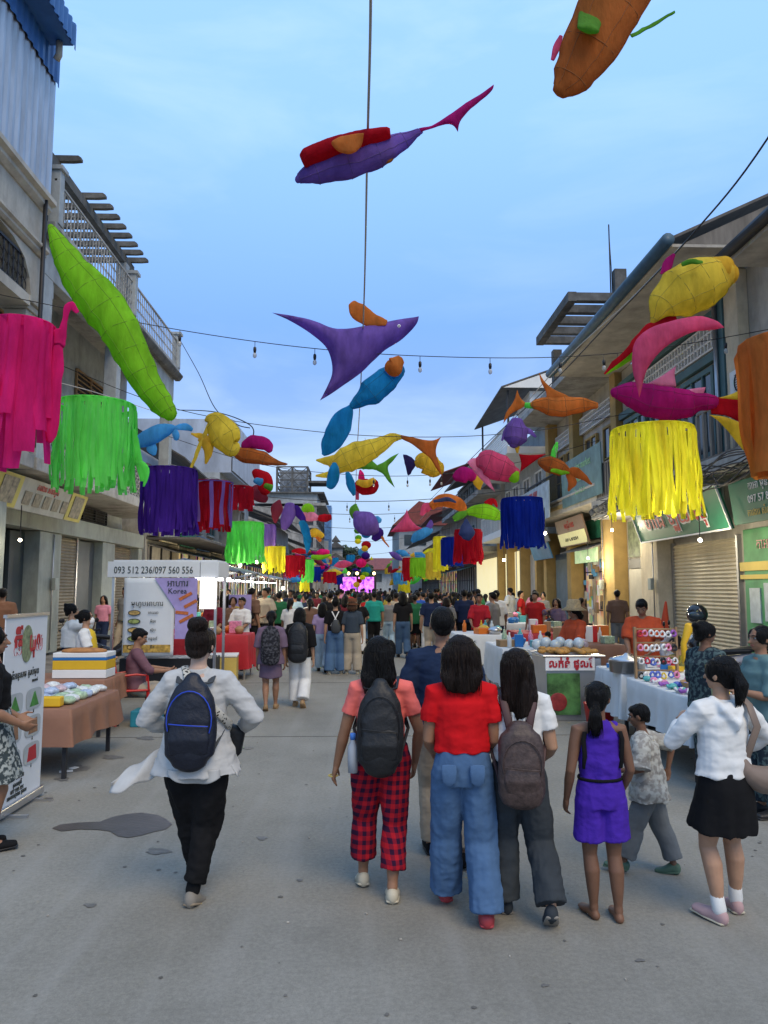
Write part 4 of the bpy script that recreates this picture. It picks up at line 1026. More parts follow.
    if ht in ('long', 'bob'):
        L = ho.get('len', .17); wd = ho.get('w', 1.0); sx = ho.get('sx', 0)
        rl = random.Random(seed + 50); nl = 17
        for q in range(nl):
            u = (q + .5) / nl * 2 - 1; a = u * 1.45; lx_ = .058 * wd * math.sin(a); ly_ = -.052 * math.cos(a) - .004
            Lq = L * rl.uniform(.90, 1.0) * (1 - .10 * u * u)
            p0 = h(.030 * math.sin(a), -.030 * math.cos(a) - .01, .985); p1 = h(lx_ * .98, ly_ * 1.18 + .004, .945); p2 = h(lx_ * 1.0, ly_ * 1.12, .905)
            e_z = .935 - Lq; by_ = -.072 + .022 * abs(u)
            p3 = sp(e_z + (.90 - e_z) * .45) * H + V3((lx_ * 1.08 * H + sx * .5 * H, by_ * H, 0)); p4 = sp(e_z) * H + V3((lx_ * .85 * H + sx * H, (by_ - .004 + rl.uniform(-.004, .004)) * H, 0))
            rr = .016 * wd
            G.loft([p0, p1, p2, p3, p4], [(rr * .9 * H, .010 * H), (rr * 1.1 * H, .014 * H), (rr * 1.1 * H, .015 * H), (rr * H, .013 * H), (rr * .55 * H, .006 * H)], 8, hint=V3((math.cos(a), math.sin(a) , 0)))
        G.loft([h(0, -.035, .945), h(0, -.045, .90), sp(.93 - L * .8) * H + V3((sx * .8 * H, -.066 * H, 0))], [(.050 * wd * H, .03 * H), (.050 * wd * H, .024 * H), (.040 * wd * H, .012 * H)], 14)
        for s in (-1, 1):
            G.loft([h(s * .040, 0, .955), h(s * .048, -.008, .91), sp(.85) * H + V3((s * .045 * H, -.035 * H, 0))], [(.014 * H, .028 * H), (.014 * H, .028 * H), (.018 * H, .020 * H)], 8)
    if ht in ('bun', 'halfbun'):
        bz = ho.get('z', 1.005); by = ho.get('y', -.035); br = ho.get('r', .026)
        G.ell(h(ho.get('x', 0), by, bz), br * H * 1.12, br * H, br * H * .9, HM)
        G.ell(h(ho.get('x', 0) + .012, by - .008, bz + .004), br * H * .8, br * H * .8, br * H * .8, HM)
    if ht == 'ponytail':
        L = ho.get('len', .13); z0 = ho.get('z', .93)
        G.ell(h(0, -.072, z0), .018 * H, .018 * H, .020 * H)
        G.loft([h(0, -.070, z0), h(ho.get('dx', 0) * .5, -.088, z0 - L * .3), h(ho.get('dx', 0), -.082, z0 - L * .7), h(ho.get('dx', 0) * 1.2, -.070, z0 - L)], [(.020 * H, .018 * H), (.030 * H, .022 * H), (.028 * H, .018 * H), (.010 * H, .008 * H)], 12)
    def hd_(co):
        p = V3((co.x * 75, co.y * 75, co.z * 9)) / 1.0; q = V3((co.x * 22, co.y * 22, co.z * 4))
        return .0034 * noise.noise(p) + .004 * noise.noise(q + V3((seed, 0, 0)))
    ho_ = remesh(G, 'hair', hm, hv * (1.0 if not lod else 1.6), t, 2, hd_ if not lod else None)
    if not lod and ht in ('long', 'bob', 'ponytail') and vox < .009:
        rs_ = random.Random(seed + 90); Q = MB(); L = ho.get('len', .13); wd = ho.get('w', 1.0)
        for q in range(46):
            if ht == 'ponytail':
                a = rs_.uniform(0, 6.28); z0 = ho.get('z', .93); c1 = h(.022 * math.cos(a), -.075 + .018 * math.sin(a), z0 - .02); c2 = h(.036 * math.cos(a), -.086 + .022 * math.sin(a), z0 - L * .55); c3 = h(.022 * math.cos(a) + rs_.uniform(-.01, .01), -.076, z0 - L - rs_.uniform(0, .015))
            else:
                a = rs_.uniform(-1.5, 1.5); lx_ = .060 * wd * math.sin(a); ly_ = -.056 * math.cos(a) - .008; ez_ = .935 - L - rs_.uniform(-.02, .014)
                c1 = h(lx_ * 1.02, ly_ * 1.16, .945); c2 = sp(ez_ + (.93 - ez_) * .5) * H + V3((lx_ * 1.2 * H, (-.088 + .028 * abs(math.sin(a))) * H, 0)); c3 = sp(ez_) * H + V3(((lx_ * .95 + rs_.uniform(-.012, .012)) * H, (-.084 + .022 * abs(math.sin(a))) * H, 0))
            pts_ = [c1 * (1-u)**2 + c2 * 2*u*(1-u) + c3 * u*u for u in (0, .2, .4, .6, .8, 1)]
            Q.loft(pts_, [.0016, .0022, .0022, .002, .0016, .0006], 4, caps='none')
        for q in range(26):
            a = rs_.uniform(0, 6.28); b0 = h(.045 * math.cos(a), -.015 + .05 * math.sin(a), .975); b1 = b0 + V3((math.cos(a) * .02, math.sin(a) * .02, rs_.uniform(-.01, .014))) * 1.0
            Q.loft([b0, (b0 + b1) / 2 + V3((0, 0, .008)), b1], [.0012, .001, .0005], 3, caps='none')
        Q.build('loose_strands', hm, ho_, True)
    # ---- top
    if top:
        mt, o = top[0], top[1]; ez = o.get('ease', .010); hem = o.get('hem', .50); sl_ = o.get('sleeve', .5); fl = o.get('flare', 0); nk = o.get('neck', .835); sr = o.get('sr', 1.0)
        T_ = MB(); zs = [hem, hem + .03]; 
        base = lambda z: (.096*hipw, .066) if z < .54 else next(((a0 + (a1_ - a0) * (z - z0) / (z1 - z0), c0 + (c1_ - c0) * (z - z0) / (z1 - z0)) for (z0, a0, c0), (z1, a1_, c1_) in zip(tors, tors[1:]) if z0 <= z <= z1), (.094, .066) if z < .5 else (.05, .042))
        zz = [hem + (.785 - hem) * k / 9 for k in range(10)] + [.803, min(nk, .820), nk]
        pts = []; rad = []
        for z in zz:
            a, c = base(z); kf = max(0, (.64 - z) / .14) if z < .64 else 0
            tight = o.get('waist', 0) * math.exp(-((z - .62) / .04) ** 2)
            if z < .60 and o.get('straight', 1): a, c = max(a, .086), max(c, .062)
            if .60 <= z < .78 and o.get('straight', 1): a, c = max(a, .086), max(c, .061)
            e_ = ez * (1 if z < .78 else .55)
            pts.append(sp(z) * H); rad.append(((a * bw + e_ + fl * kf * .03 - tight) * H, (c * bw + e_ + fl * kf * .022 - tight) * H))
        rad[-3] = (.070 * sh * H, .050 * H); rad[-2] = (.050 * H, .044 * H); rad[-1] = (.037 * H, .037 * H)
        T_.loft(pts, rad, 22, caps='end' if 0 else 'none')
        if sl_ > 0:
            e2 = max(.006, ez * .55); zz2 = [(z_, a_, c_) for z_, a_, c_ in tors if hem + .01 < z_ < .82]
            T_.loft([sp(z_) * H for z_, _, _ in zz2], [((a_ * bw + e2) * H, (c_ * bw + e2) * H) for _, a_, c_ in zz2], 18, caps='none')
            for s in (-1, 1):
                q1 = [sp(.795) * H + V3((s * .05 * H, 0, 0)), sho[s] * H, sho[s].lerp(El[s], .35) * H]; T_.loft(q1, [(.038 * bw + e2) * H, (.034 * bw + e2) * H, (.029 * bw + e2) * H], 14, caps='round')
        for s in (-1, 1):
            if sl_ > 0:
                full = sl_ * 2   # 0..2 : upper then fore arm
                ch = [sp(.778) * H + V3((s * .040 * H, 0, 0)), sho[s] * H + V3((-s * .010 * H, 0, -.010 * H))]; rr_ = [.036 * bw + ez * .4, .031 * bw + ez * .7]
                for k in (.35, .7, 1.0, 1.35, 1.7, 1.95):
                    kk = min(k, full); pnt = sho[s].lerp(El[s], min(kk, 1)) if kk <= 1 else El[s].lerp(Wr[s], kk - 1)
                    body_r = (.029, .026, .023, .0225, .0185, .0155)[int(min(5, max(0, round((kk - .3) / .33))))]
                    ch.append(pnt * H); rr_.append((body_r * bw + ez * (.9 if full < 1.2 else .7) * sr))
                    if kk >= full: break
                if full < 1.2: rr_[-1] += .003 * sr
                T_.loft(ch, [r * H for r in rr_], 14, caps='start')
            elif o.get('armhole', 1):
                T_.ell(sp(.80) * H + V3((s * .070 * H, 0, 0)), .022 * H, .035 * H, .026 * H)
        if o.get('hood'):
            T_.loft([sp(.835) * H + V3((-.045 * H, -.008 * H, 0)), sp(.80) * H + V3((-.035 * H, -.06 * H, 0)), sp(.745) * H + V3((0, -.078 * H, 0)), sp(.80) * H + V3((.035 * H, -.06 * H, 0)), sp(.835) * H + V3((.045 * H, -.008 * H, 0))], [.016 * H, .019 * H, .026 * H, .019 * H, .016 * H], 10)
            T_.ell(sp(.78) * H + V3((0, -.058 * H, 0)), .045 * H, .025 * H, .052 * H)
        if o.get('collar'):
            T_.loft([sp(.83) * H, sp(.85) * H + V3((0, -.003 * H, 0))], [(.042 * H, .042 * H), (.037 * H, .038 * H)], 16, caps='none')
        wa = o.get('wr', .0055)
        fn = None
        if not lod:
            w1 = wr_noise(wa, 6, 11, seed + 1); w2 = wr_noise(wa * .38, 14, 30, seed + 4)
            hz = (pz - .515 + hem) * H
            def fn(co): return w1(co) + w2(co) + (.006 * math.sin(math.atan2(co.y, co.x) * 7 + seed) * max(0, 1 - (co.z - hz) / .16) * o.get('fold', 1))
        remesh(T_, 'top' if not o.get('nm') else o['nm'], mt, vox * 1.25, t, 2 if not lod else 1, fn)
    # ---- bottom
    if bottom:
        mb_, o = bottom[0], bottom[1]; ty = o['t']; Bm = MB()
        if ty == 'trousers':
            wz = o.get('waist', .625); r0, r1, r2 = o.get('r', (.060, .050, .050)); end = o.get('end', .93)
            Bm.loft([sp(wz) * H, sp(.58) * H, sp(.54) * H, V3((0, 0, pz - .01)) * H, V3((0, 0, pz - .045)) * H], [(.083 * H * bw, .062 * H * bw), (.096 * H * bw*hipw, .072 * H * bw), (.105 * H * bw * hipw, .079 * H * bw), (.104 * H * bw * hipw, .078 * H * bw), (.088 * H * bw*hipw, .066 * H * bw)], 20, caps='none')
            for s in (-1, 1):
                k1 = Kn[s]; a1 = A[s]; pts = [hip[s] + V3((0, -.004, .02)), hip[s].lerp(k1, .3), hip[s].lerp(k1, .7), k1]; rad = [r0, r0 * .97, (r0 + r1) / 2, r1]
                for k in (.3, .6, .85, 1.0):
                    kk = k * end; pts.append(k1.lerp(a1, kk) + V3((0, -.008 - .004 * math.sin(3.1 * k), 0))); rad.append(r1 + (r2 - r1) * k)
                Bm.loft([p * H for p in pts], [r * H for r in rad], 16, caps='start')
        elif ty in ('skirt', 'shorts'):
            wz = o.get('waist', .625); hem = o.get('hem', .33); f0 = o.get('fl', .125)
            if ty == 'skirt':
                mid = (Kn[1] + Kn[-1]) / 2
                pts = [sp(wz) * H]; rad = [(.082 * H * bw, .061 * H * bw)]
                for k in (.15, .35, .55, .75, 1.0):
                    z = wz + (hem - wz) * k; q = sp(z) if z > .5 else V3((mid.x * (.5 - z) / .25, mid.y * (.5 - z) / .25 * .8, z)); a = .098 + (f0 - .098) * k
                    pts.append(q * H); rad.append((a * H * bw, a * .78 * H * bw))
                Bm.loft(pts, rad, 26, caps='none')
            else:
                Bm.loft([sp(wz) * H, sp(.58) * H, sp(.53) * H, V3((0, 0, .47)) * H], [(.083 * H, .062 * H), (.098 * H, .072 * H), (.108 * H, .080 * H), (.104 * H, .074 * H)], 20, caps='none')
                for s in (-1, 1):
                    q1 = hip[s].lerp(Kn[s], (hip[s].z - hem) / (hip[s].z - Kn[s].z))
                    Bm.loft([hip[s] * H, hip[s].lerp(q1, .5) * H, q1 * H], [.062 * H, .066 * H, f0 * .56 * H], 16, caps='start')
        wa = o.get('wr', .007); fn = None
        if not lod:
            w1 = wr_noise(wa, 11, 3.2, seed + 11); w2 = wr_noise(wa * .35, 16, 20, seed + 14)
            def fn(co):
                k = max(0, 1 - co.z / (.55 * H)); return w1(co) + w2(co) * (.6 + k) + (o.get('pleat', 0) * math.sin(math.atan2(co.y, co.x) * o.get('np', 9) + seed) * k)
        remesh(Bm, o.get('nm', 'trousers' if ty == 'trousers' else ty), mb_, vox * 1.25, t, 2 if not lod else 1, fn)
    if o_seam and bottom and bottom[1]['t'] == 'trousers' and not lod:
        for s in (-1, 1):   # back pockets
            pc = V3((s * .050, -.080 - .008, pz + .010)); Q = MB()
            Q.loft([(pc + V3((0, .004, .026))) * H, (pc + V3((0, 0, 0))) * H, (pc + V3((0, .004, -.030))) * H, (pc + V3((0, .008, -.042))) * H], [(.026 * H, .004 * H), (.027 * H, .005 * H), (.025 * H, .004 * H), (.010 * H, .003 * H)], 12, power=4, hint=V3((1, 0, 0)))
            Q.build('back_pocket', o_seam, t, True)
    # ---- shoes
    if shoes:
        ms, o = shoes
        for s in (-1, 1):
            a1 = A[s]; fd = ank_dir(ank, s); hl, toe = foot_pts(a1, fd); up = V3((0, 0, 1)); 
            S = MB(); h0 = o.get('h', .018)
            if o.get('sock'):
                K = MB(); K.loft([a1 * H, (a1 + (Kn[s] - a1).normalized() * .045) * H], [.0265 * H, .0255 * H], 12); K.build('sock', o['sock'], t, True)
            S.loft([hl * H, hl.lerp(toe, .25) * H + up * h0 * .35 * H, hl.lerp(toe, .6) * H, toe * H], [(.024 * H, (.022 + h0 * .5) * H), (.026 * H, (.024 + h0 * .3) * H), (.031 * H, .020 * H), (.026 * H, .014 * H)], 14)
            so = remesh(S, o.get('nm', 'shoe'), ms, max(.007, vox), t, 2)
            dv = (toe - hl); dn = dv.normalized(); un = V3((1, 0, 0)).cross(dn).normalized(); 
            S = MB(); S.loft([(hl - dn * .008 - un * .017) * H, (hl.lerp(toe, .5) - un * .014) * H, (toe + dn * .01 - un * .010) * H], [(.024 * H, .007 * H), (.029 * H, .007 * H), (.026 * H, .007 * H)], 14, hint=V3((1, 0, 0)))
            S.build('sole', o.get('sole', ms), so, True)
    t['_H'] = 0; del t['_H']
    t.location = loc; t.rotation_euler = (0, 0, rz)
    t_info[t.name] = dict(H=H, sho=sho, hip=hip, El=El, Wr=Wr, A=A, Kn=Kn, sp=sp, h=h, build=build)
    return t
t_info = {}
def ank_dir(ank, s):
    a = (ank or {}).get(s)
    return a[3] if a and len(a) > 3 else (s * 6, 0)
def foot_pts(a1, fd):
    yaw, pit = R(fd[0]), R(fd[1])     # yaw outwards, pitch = heel raised
    d = Vector((math.sin(yaw), math.cos(yaw), 0)); dd = (d * math.cos(pit) + Vector((0, 0, -math.sin(pit))))
    hl = a1 + Vector((0, 0, -.026)) * math.cos(pit) - Vector((d.x, d.y, 0)) * (.012 + .02 * math.sin(pit)); toe = hl + dd * .118
    return hl, toe
_ik_old = ik
def ik(a, c, l1, l2, pole): return _ik_old(a, tuple(c)[:3], l1, l2, pole)

def W_of(t, p):   # local -> world
    return rootmat(t) @ Vector(p)

# ---------------------------------------------------------------- bags
def backpack(label, per, m, m_strap, w=.30, hgt=.42, d=.15, z=.70, trim=None, oval=True, bottle=False, lower=0, tall=1, m_trim=None, pocket=True, group=None, cat='backpack', lod=0):
    I = t_info[per.name]; H = I['H']; sp = I['sp']; V3 = Vector
    base = sp(z) * H + V3((0, -(.062 * I['build'] + .012) * H - d / 2, 0))
    t = thing('backpack', label, cat, (0, 0, 0), 0, group)
    B = MB()
    zs = [(-.5, .72), (-.42, .94), (-.2, 1.0), (.05, .97), (.28, .84), (.42, .62), (.5, .36)] if oval else [(-.5, .93), (-.42, 1), (0, 1), (.3, .97), (.43, .85), (.5, .6)]
    B.loft([base + V3((0, (0.0 if a < 0 else a * .05), a * hgt)) for a, _ in zs], [(w / 2 * f, d / 2 * (f ** .5)) for _, f in zs], 24, power=2.7 if not oval else 2.4)
    f1 = wr_noise(.006, 8, 8, 3)
    remesh(B, 'body', m, .009 if not lod else .02, t, 3, f1 if not lod else None)
    if pocket:
        B = MB(); pz = -.22
        B.loft([base + V3((0, -d * .36, (pz - .17) * hgt)), base + V3((0, -d * .40, pz * hgt)), base + V3((0, -d * .36, (pz + .17) * hgt))], [(w * .36, d * .12), (w * .40, d * .20), (w * .36, d * .12)], 18, power=2.6)
        remesh(B, 'pocket', m, .009 if not lod else .02, t, 2)
        tm = m_trim or M_black
        B = MB(); y_ = -d * .60; z_ = (pz + .19) * hgt
        B.loft([base + V3((x * w, -d / 2 * (1 - 1.2 * x * x) - .016, z_ - .02 * x)) for x in (-.36, -.2, 0, .2, .36)], [.0032] * 5, 6); B.build('zip', tm, t, True)
        B = MB(); B.loft([base + V3((w * .42 * math.cos(a), -d * .30 - .012, hgt * (.02 + .36 * math.sin(a)))) for a in [R(q) for q in range(-25, 206, 15)]], [.0035] * 16, 6); B.build('piping', tm, t, True)
    for s in (-1, 1):
        hs = I['sho'][s]; top_ = base + V3((s * .045, d * .42, hgt * .44)); over = V3((s * .062 * H / 1.0, 0, 0)) + sp(.845) * H + V3((0, .0, -.008*H))
        over.x = s * .062 * H + sp(.84).x * H
        S = MB(); pts = [top_, sp(.80) * H + V3((s * .055 * H, -.066 * H, 0)), over, sp(.80) * H + V3((s * .068 * H, .062 * H, 0)), sp(.70) * H + V3((s * .080 * H, .078 * H, 0)), sp(.64) * H + V3((s * .108 * H, .0, 0)), base + V3((s * w * .42, d * .3, -hgt * .38))]
        S.loft(pts, [(.022, .006)] * 3 + [(.022, .006)] * 2 + [(.010, .004)] * 2, 8, hint=V3((1, 0, 0))); S.build('strap', m_strap, t, True)
    S = MB(); S.loft([base + V3((x, d * .3, hgt * .46 + z_)) for x, z_ in ((-.03, 0), (-.024, .035), (0, .048), (.024, .035), (.03, 0))], [.006] * 5, 6); S.build('handle', m_strap, t, True)
    t.location = per.location; t.rotation_euler = per.rotation_euler
    t['_b'] = 0; del t['_b']
    bag_info[t.name] = (base, w, hgt, d)
    return t
bag_info = {}
def loc_part(mb, name, m, t, smooth=True):   # mesh given in the thing's local frame
    return mb.build(name, m, t, smooth, world=False)
# ---------------------------------------------------------------- the walkers in front
D_ = lambda a: R(a)
C_shirt = cloth('pale grey blue cotton', (.46, .46, .45)); C_blk = cloth('black cloth', (.010, .010, .011)); C_coral = cloth('coral cotton', (.80, .17, .145)); C_plaid = cloth('red plaid', (.42, .012, .022), 'plaid', c2=(.018, .008, .03))
C_navy = cloth('dark navy cotton', (.014, .026, .06)); C_red = cloth('bright red cotton', (.55, .008, .012)); C_denim = cloth('blue denim', (.07, .135, .25), wr=.3); C_white = cloth('white cotton', (.70, .70, .68)); C_char = cloth('charcoal denim', (.038, .045, .052), wr=.3)
C_purple = cloth('violet crepe', (.060, .022, .32), wr=.6); C_grey = cloth('grey jersey', (.15, .16, .165)); C_tan = cloth('beige canvas', (.36, .31, .24)); C_lilac = cloth('dusty lilac', (.16, .11, .16)); C_or = cloth('orange red jersey', (.58, .09, .035))
C_boy = cloth('pale printed cotton', (.46, .45, .40), 'mottle', c2=(.30, .28, .25)); C_dots = cloth('dark speckled dress', (.045, .06, .065), 'mottle', c2=(.35, .38, .36)); C_mauve = cloth('mauve shirt', (.16, .08, .10)); C_brown = cloth('brown jersey', (.20, .10, .06)); C_yel = cloth('mustard batik', (.40, .31, .04), 'mottle', c2=(.18, .17, .06))
C_teal = cloth('dusty teal cotton', (.13, .22, .22)); C_blue = cloth('royal blue', (.02, .04, .30)); C_dkp = cloth('dark print', (.02, .03, .04), 'mottle', c2=(.08, .12, .12))
M_bp = mat('black ripstop', (.014, .015, .017), .5, var=.2, bump=.3, bscale=30); M_bpg = mat('dark grey strap', (.045, .05, .055), .7, var=.1); M_bpb = mat('blue zip', (.02, .06, .45), .5, var=.05)
M_lea = mat('dark brown leather', (.060, .040, .036), .5, var=.4, vscale=40, bump=.2, bscale=60); M_tau = mat('taupe leather', (.19, .14, .11), .5, var=.1, bump=.15, bscale=15)
M_shoe_g = mat('grey suede', (.22, .20, .17), .8, var=.15); M_shoe_c = mat('cream shoe', (.50, .45, .34), .7, var=.1); M_clog = mat('red rubber', (.40, .05, .06), .5, var=.1); M_sole = mat('tan sole', (.24, .19, .13), .8, var=.1); M_pink = mat('dusty pink canvas', (.46, .30, .30), .8, var=.12); M_green = mat('green rubber', (.07, .13, .09), .6, var=.1); M_lilc = mat('lilac rubber', (.22, .20, .34), .6, var=.1)

# A: left walker, pale shirt, black trousers, black backpack
gA = gnd(197, 903); 
pA = person('woman with a dark hair bun, open pale shirt and black trousers walking away at left', H=1.53, loc=(gA.x - .02, gA.y - .02, 0), rz=R(2), sk=SK_p,
    hair=('bun', HR_d, dict(z=1.0, y=-.048, r=.036)), top=(C_shirt, dict(hem=.47, sleeve=.95, ease=.018, flare=1.1, wr=.010, sr=.9, collar=1, nk=.85)),
    bottom=(C_blk, dict(t='trousers', waist=.60, r=(.072, .056, .040), end=.86, wr=.014)), shoes=(M_shoe_g, dict(sock=C_blk, sole=M_sole, nm='clog', h=.02)),
    ank={1: (.000, -.005, .052, (12, 22)), -1: (-.012, .16, .060, (-4, 0))}, knee={1: (.25, 1, 0), -1: (-.1, 1, 0)}, arm={-1: ((-.115, .14, .60), (-.9, -.5, -.4)), 1: ((.15, .13, .60), (.9, -.5, -.4))}, head=(-.15, .1, 0), build=1.10, seed=3)
# open shirt tails blown to the left
q = MB(); Hh = 1.53
def tail(u, v):
    x = -.10 - .20 * u; z = .57 - .125 * u - .10 * (1 - v) * (1 - .55 * u) ; y = -.03 + .02 * math.sin(6 * u + 3 * v) + .10 * v * (1-u)
    return Vector((x * Hh, y * Hh, z * Hh + .01 * math.sin(14 * u + 4 * v)))
q.grid(tail, 14, 10)
def tail2(u, v):
    x = -.085 + .19 * v; z = .50 - .055 * u * (1 - 1.2 * (v - .55) ** 2 * 2)
    return Vector((x * Hh, (-.098 - .02 * math.sin(9 * v)) * Hh, z * Hh))
q.grid(tail2, 8, 16)
def tail3(u, v):
    x = .105 + .055 * u; z = .60 - .12 * u - .055 * v * (1-u*.6); return Vector((x * Hh, (.03 - .09 * v + .01 * math.sin(8 * v)) * Hh, z * Hh))
q.grid(tail3, 8, 8)
o = link(q.mesh('shirt_tail'), 'shirt_tail', pA, C_shirt, True, world=False); md = o.modifiers.new('s', 'SOLIDIFY'); md.thickness = .004
bk = backpack('black teardrop backpack with blue zips on the woman with the hair bun', pA, mat('blue black ripstop', (.010, .013, .024), .5, var=.2, bump=.3, bscale=30), M_bpg, .285, .43, .14, z=.675, m_trim=M_bpb)
# patterned crossbody strap
bs = thing('crossbody_bag', 'crossbody bag with wide zigzag patterned strap on the woman at left', 'bag', pA.location, pA.rotation_euler[2])
S = MB(); sp_ = t_info[pA.name]['sp']; bw_ = 1.53
S.loft([sp_(.84) * Hh + Vector((-.05 * Hh, .0, .012*Hh)), sp_(.81) * Hh + Vector((-.02 * Hh, -.085 * Hh, 0)), sp_(.76) * Hh + Vector((.035 * Hh, -.10 * Hh, 0)), sp_(.70) * Hh + Vector((.085 * Hh, -.085 * Hh, 0)), sp_(.64) * Hh + Vector((.125 * Hh, -.02 * Hh, 0)), sp_(.60) * Hh + Vector((.11 * Hh, .07 * Hh, 0))], [(.022, .005)] * 6, 8)
loc_part(S, 'strap', cloth('zigzag webbing', (.5, .48, .42), 'dots', c2=(.03, .03, .03)), bs)
S = MB(); S.loft([sp_(.60) * Hh + Vector((.11 * Hh, .09 * Hh, 0)), sp_(.53) * Hh + Vector((.09 * Hh, .10 * Hh, 0))], [(.09, .04), (.10, .05)], 14, power=3); loc_part(S, 'pouch', M_bp, bs)

# B: coral tee, plaid trousers
gB = gnd(394, 903)
pB = person('woman in coral T-shirt and red plaid trousers with long black hair, walking away', H=1.465, loc=(gB.x - .07, gB.y + .10, 0), rz=R(-3), sk=SK_m,
    hair=('long', HR_b, dict(len=.165, w=.95, sx=-.02)), top=(C_coral, dict(hem=.585, sleeve=.30, ease=.010, wr=.007)),
    bottom=(C_plaid, dict(t='trousers', waist=.60, r=(.066, .050, .052), end=.70, wr=.009)), shoes=(M_shoe_c, dict(nm='shoe', sole=M_shoe_c)),
    ank={1: (.045, -.055, .052, (0, 10)), -1: (-.075, .10, .055, (-8, 18))}, arm={-1: ((-.195, .05, .43), (-.5, -1, 0)), 1: ((.135, .07, .49), (.8, -.6, 0))}, head=(.05, .45, 0), seed=5, hipw=1.08, curl=.3)
bk = backpack('black drawstring-top backpack on the woman in the coral T-shirt', pB, M_bp, M_bp, .27, .44, .15, z=.67, m_trim=M_bp)
gb = thing('water_bottle', 'clear bottle with blue cap in the side pocket of the black backpack', 'bottle', pB.location, pB.rotation_euler[2])
base = Vector((-.155, -.15, .82)); S = MB(); S.lathe(base, [(.0, -.1), (.028, -.1), (.03, -.02), (.03, .04), (.014, .07), (.014, .085)], 14); loc_part(S, 'bottle', mat('clear plastic', (.35, .38, .42), .15, var=.1), gb)
S = MB(); S.lathe(base, [(.016, .08), (.017, .11), (.012, .115)], 14); loc_part(S, 'cap', mat('blue cap', (.06, .2, .6), .4, var=0), gb)
S = MB(); S.loft([Vector((-.195, .05, .43)) * 1.465 + Vector((math.cos(a) * .027, math.sin(a) * .027, .018)) for a in [k * math.pi / 6 for k in range(13)]], [.004] * 13, 6); loc_part(S, 'bracelet', M_gold, pB)

# C: man in navy behind
gC = gnd(462, 866)
pC = person('man in dark navy polo shirt and grey trousers walking behind the red T-shirt', H=1.62, loc=(gC.x - .10, gC.y + .12, 0), rz=R(-4), sk=SK_m,
    hair=('short', HR_b, {}), top=(C_navy, dict(hem=.48, sleeve=.5, ease=.020, wr=.009, collar=1)), bottom=(C_tan, dict(t='trousers', waist=.60, r=(.060, .050, .045), end=.95)), shoes=(C_blk, dict(nm='shoe', sole=M_black)),
    ank={1: (.07, -.09, .06, (6, 20)), -1: (-.05, .06, .05, (-6, 0))}, arm={-1: ((-.13, .12, .56), (-.3, -1, -.2)), 1: ((.13, .12, .56), (.3, -1, -.2))}, build=1.08, sh=1.12, seed=7)
# D: red tee, blue jeans
gD = gnd(484, 930)
pD = person('woman in bright red T-shirt and wide blue jeans with shoulder-length hair', H=1.49, loc=(gD.x - .09, gD.y + .12, 0), rz=R(-4), sk=SK_m,
    hair=('bob', HR_d, dict(len=.135, w=1.08)), top=(C_red, dict(hem=.585, sleeve=.30, ease=.016, wr=.007)), bottom=(C_denim, dict(t='trousers', waist=.615, r=(.062, .058, .064), end=1.0, wr=.012)), shoes=(M_clog, dict(nm='clog', sole=M_clog)),
    ank={1: (.078, -.05, .052, (4, 5)), -1: (-.055, .14, .05, (-6, 0))}, arm={-1: ((-.10, .14, .55), (-.25, -1, -.2)), 1: ((.10, .14, .55), (.25, -1, -.2))}, seed=9, o_seam=C_denim, hipw=1.05, build=.98)
# E: white tee, brown backpack
gE = gnd(508, 918)
pE = person('woman in white T-shirt and wide charcoal trousers with long straight dark hair', H=1.42, loc=(gE.x + .07, gE.y + .02, 0), rz=R(-5), sk=SK_l,
    hair=('long', HR_d, dict(len=.20, w=.95, sx=.015)), top=(C_white, dict(hem=.575, sleeve=.30, ease=.014, wr=.007)), bottom=(C_char, dict(t='trousers', waist=.60, r=(.066, .055, .056), end=.98, wr=.011)), shoes=(C_char, dict(nm='shoe', sole=M_shoe_g)),
    ank={-1: (-.048, .03, .05, (-4, 0)), 1: (.10, -.10, .085, (4, 40))}, arm={-1: ((-.12, .12, .53), (-.4, -1, -.2)), 1: ((.11, .12, .55), (.3, -1, -.2))}, head=(.1, -.1, 0), seed=12)
bk = backpack('small dark brown leather backpack on the woman in the white T-shirt', pE, M_lea, mat('maroon strap', (.07, .035, .035), .6, var=.1), .245, .34, .13, z=.585, oval=False, m_trim=M_lea)
# F: girl in violet
gF = gnd(604, 920)
pF = person('barefoot girl in sleeveless violet playsuit with a low ponytail', H=1.24, loc=(gF.x, gF.y, 0), rz=R(3), sk=SK_d,
    hair=('ponytail', HR_b, dict(len=.12, z=.90)), top=(C_purple, dict(hem=.585, sleeve=0, ease=.012, wr=.010, straight=1)), bottom=(C_purple, dict(t='shorts', waist=.60, hem=.335, fl=.13, wr=.010)),
    ank={1: (.058, -.02, .042, (8, 0)), -1: (-.035, .02, .042, (-10, 0))}, arm={-1: ((-.135, .05, .49), (-.4, -1, 0)), 1: ((.115, .07, .50), (.4, -1, 0))}, build=.93, head=(0, .5, 0), seed=14)
for s in (-1, 1):
    S = MB(); S.loft([Vector((s * .078, -.045, .79)) * 1.24, Vector((s * .086, -.048, .76)) * 1.24, Vector((s * .082, -.048, .70)) * 1.24, Vector((s * .08, -.035, .64)) * 1.24], [(.013, .006)] * 4, 8); loc_part(S, 'side_panel', C_blk, pF)
S = MB(); S.loft([Vector((math.cos(a) * .096, math.sin(a) * .072, .592)) * 1.24 for a in [k * math.pi / 10 for k in range(21)]], [(.004, .009)] * 21, 6); loc_part(S, 'belt', C_blk, pF)
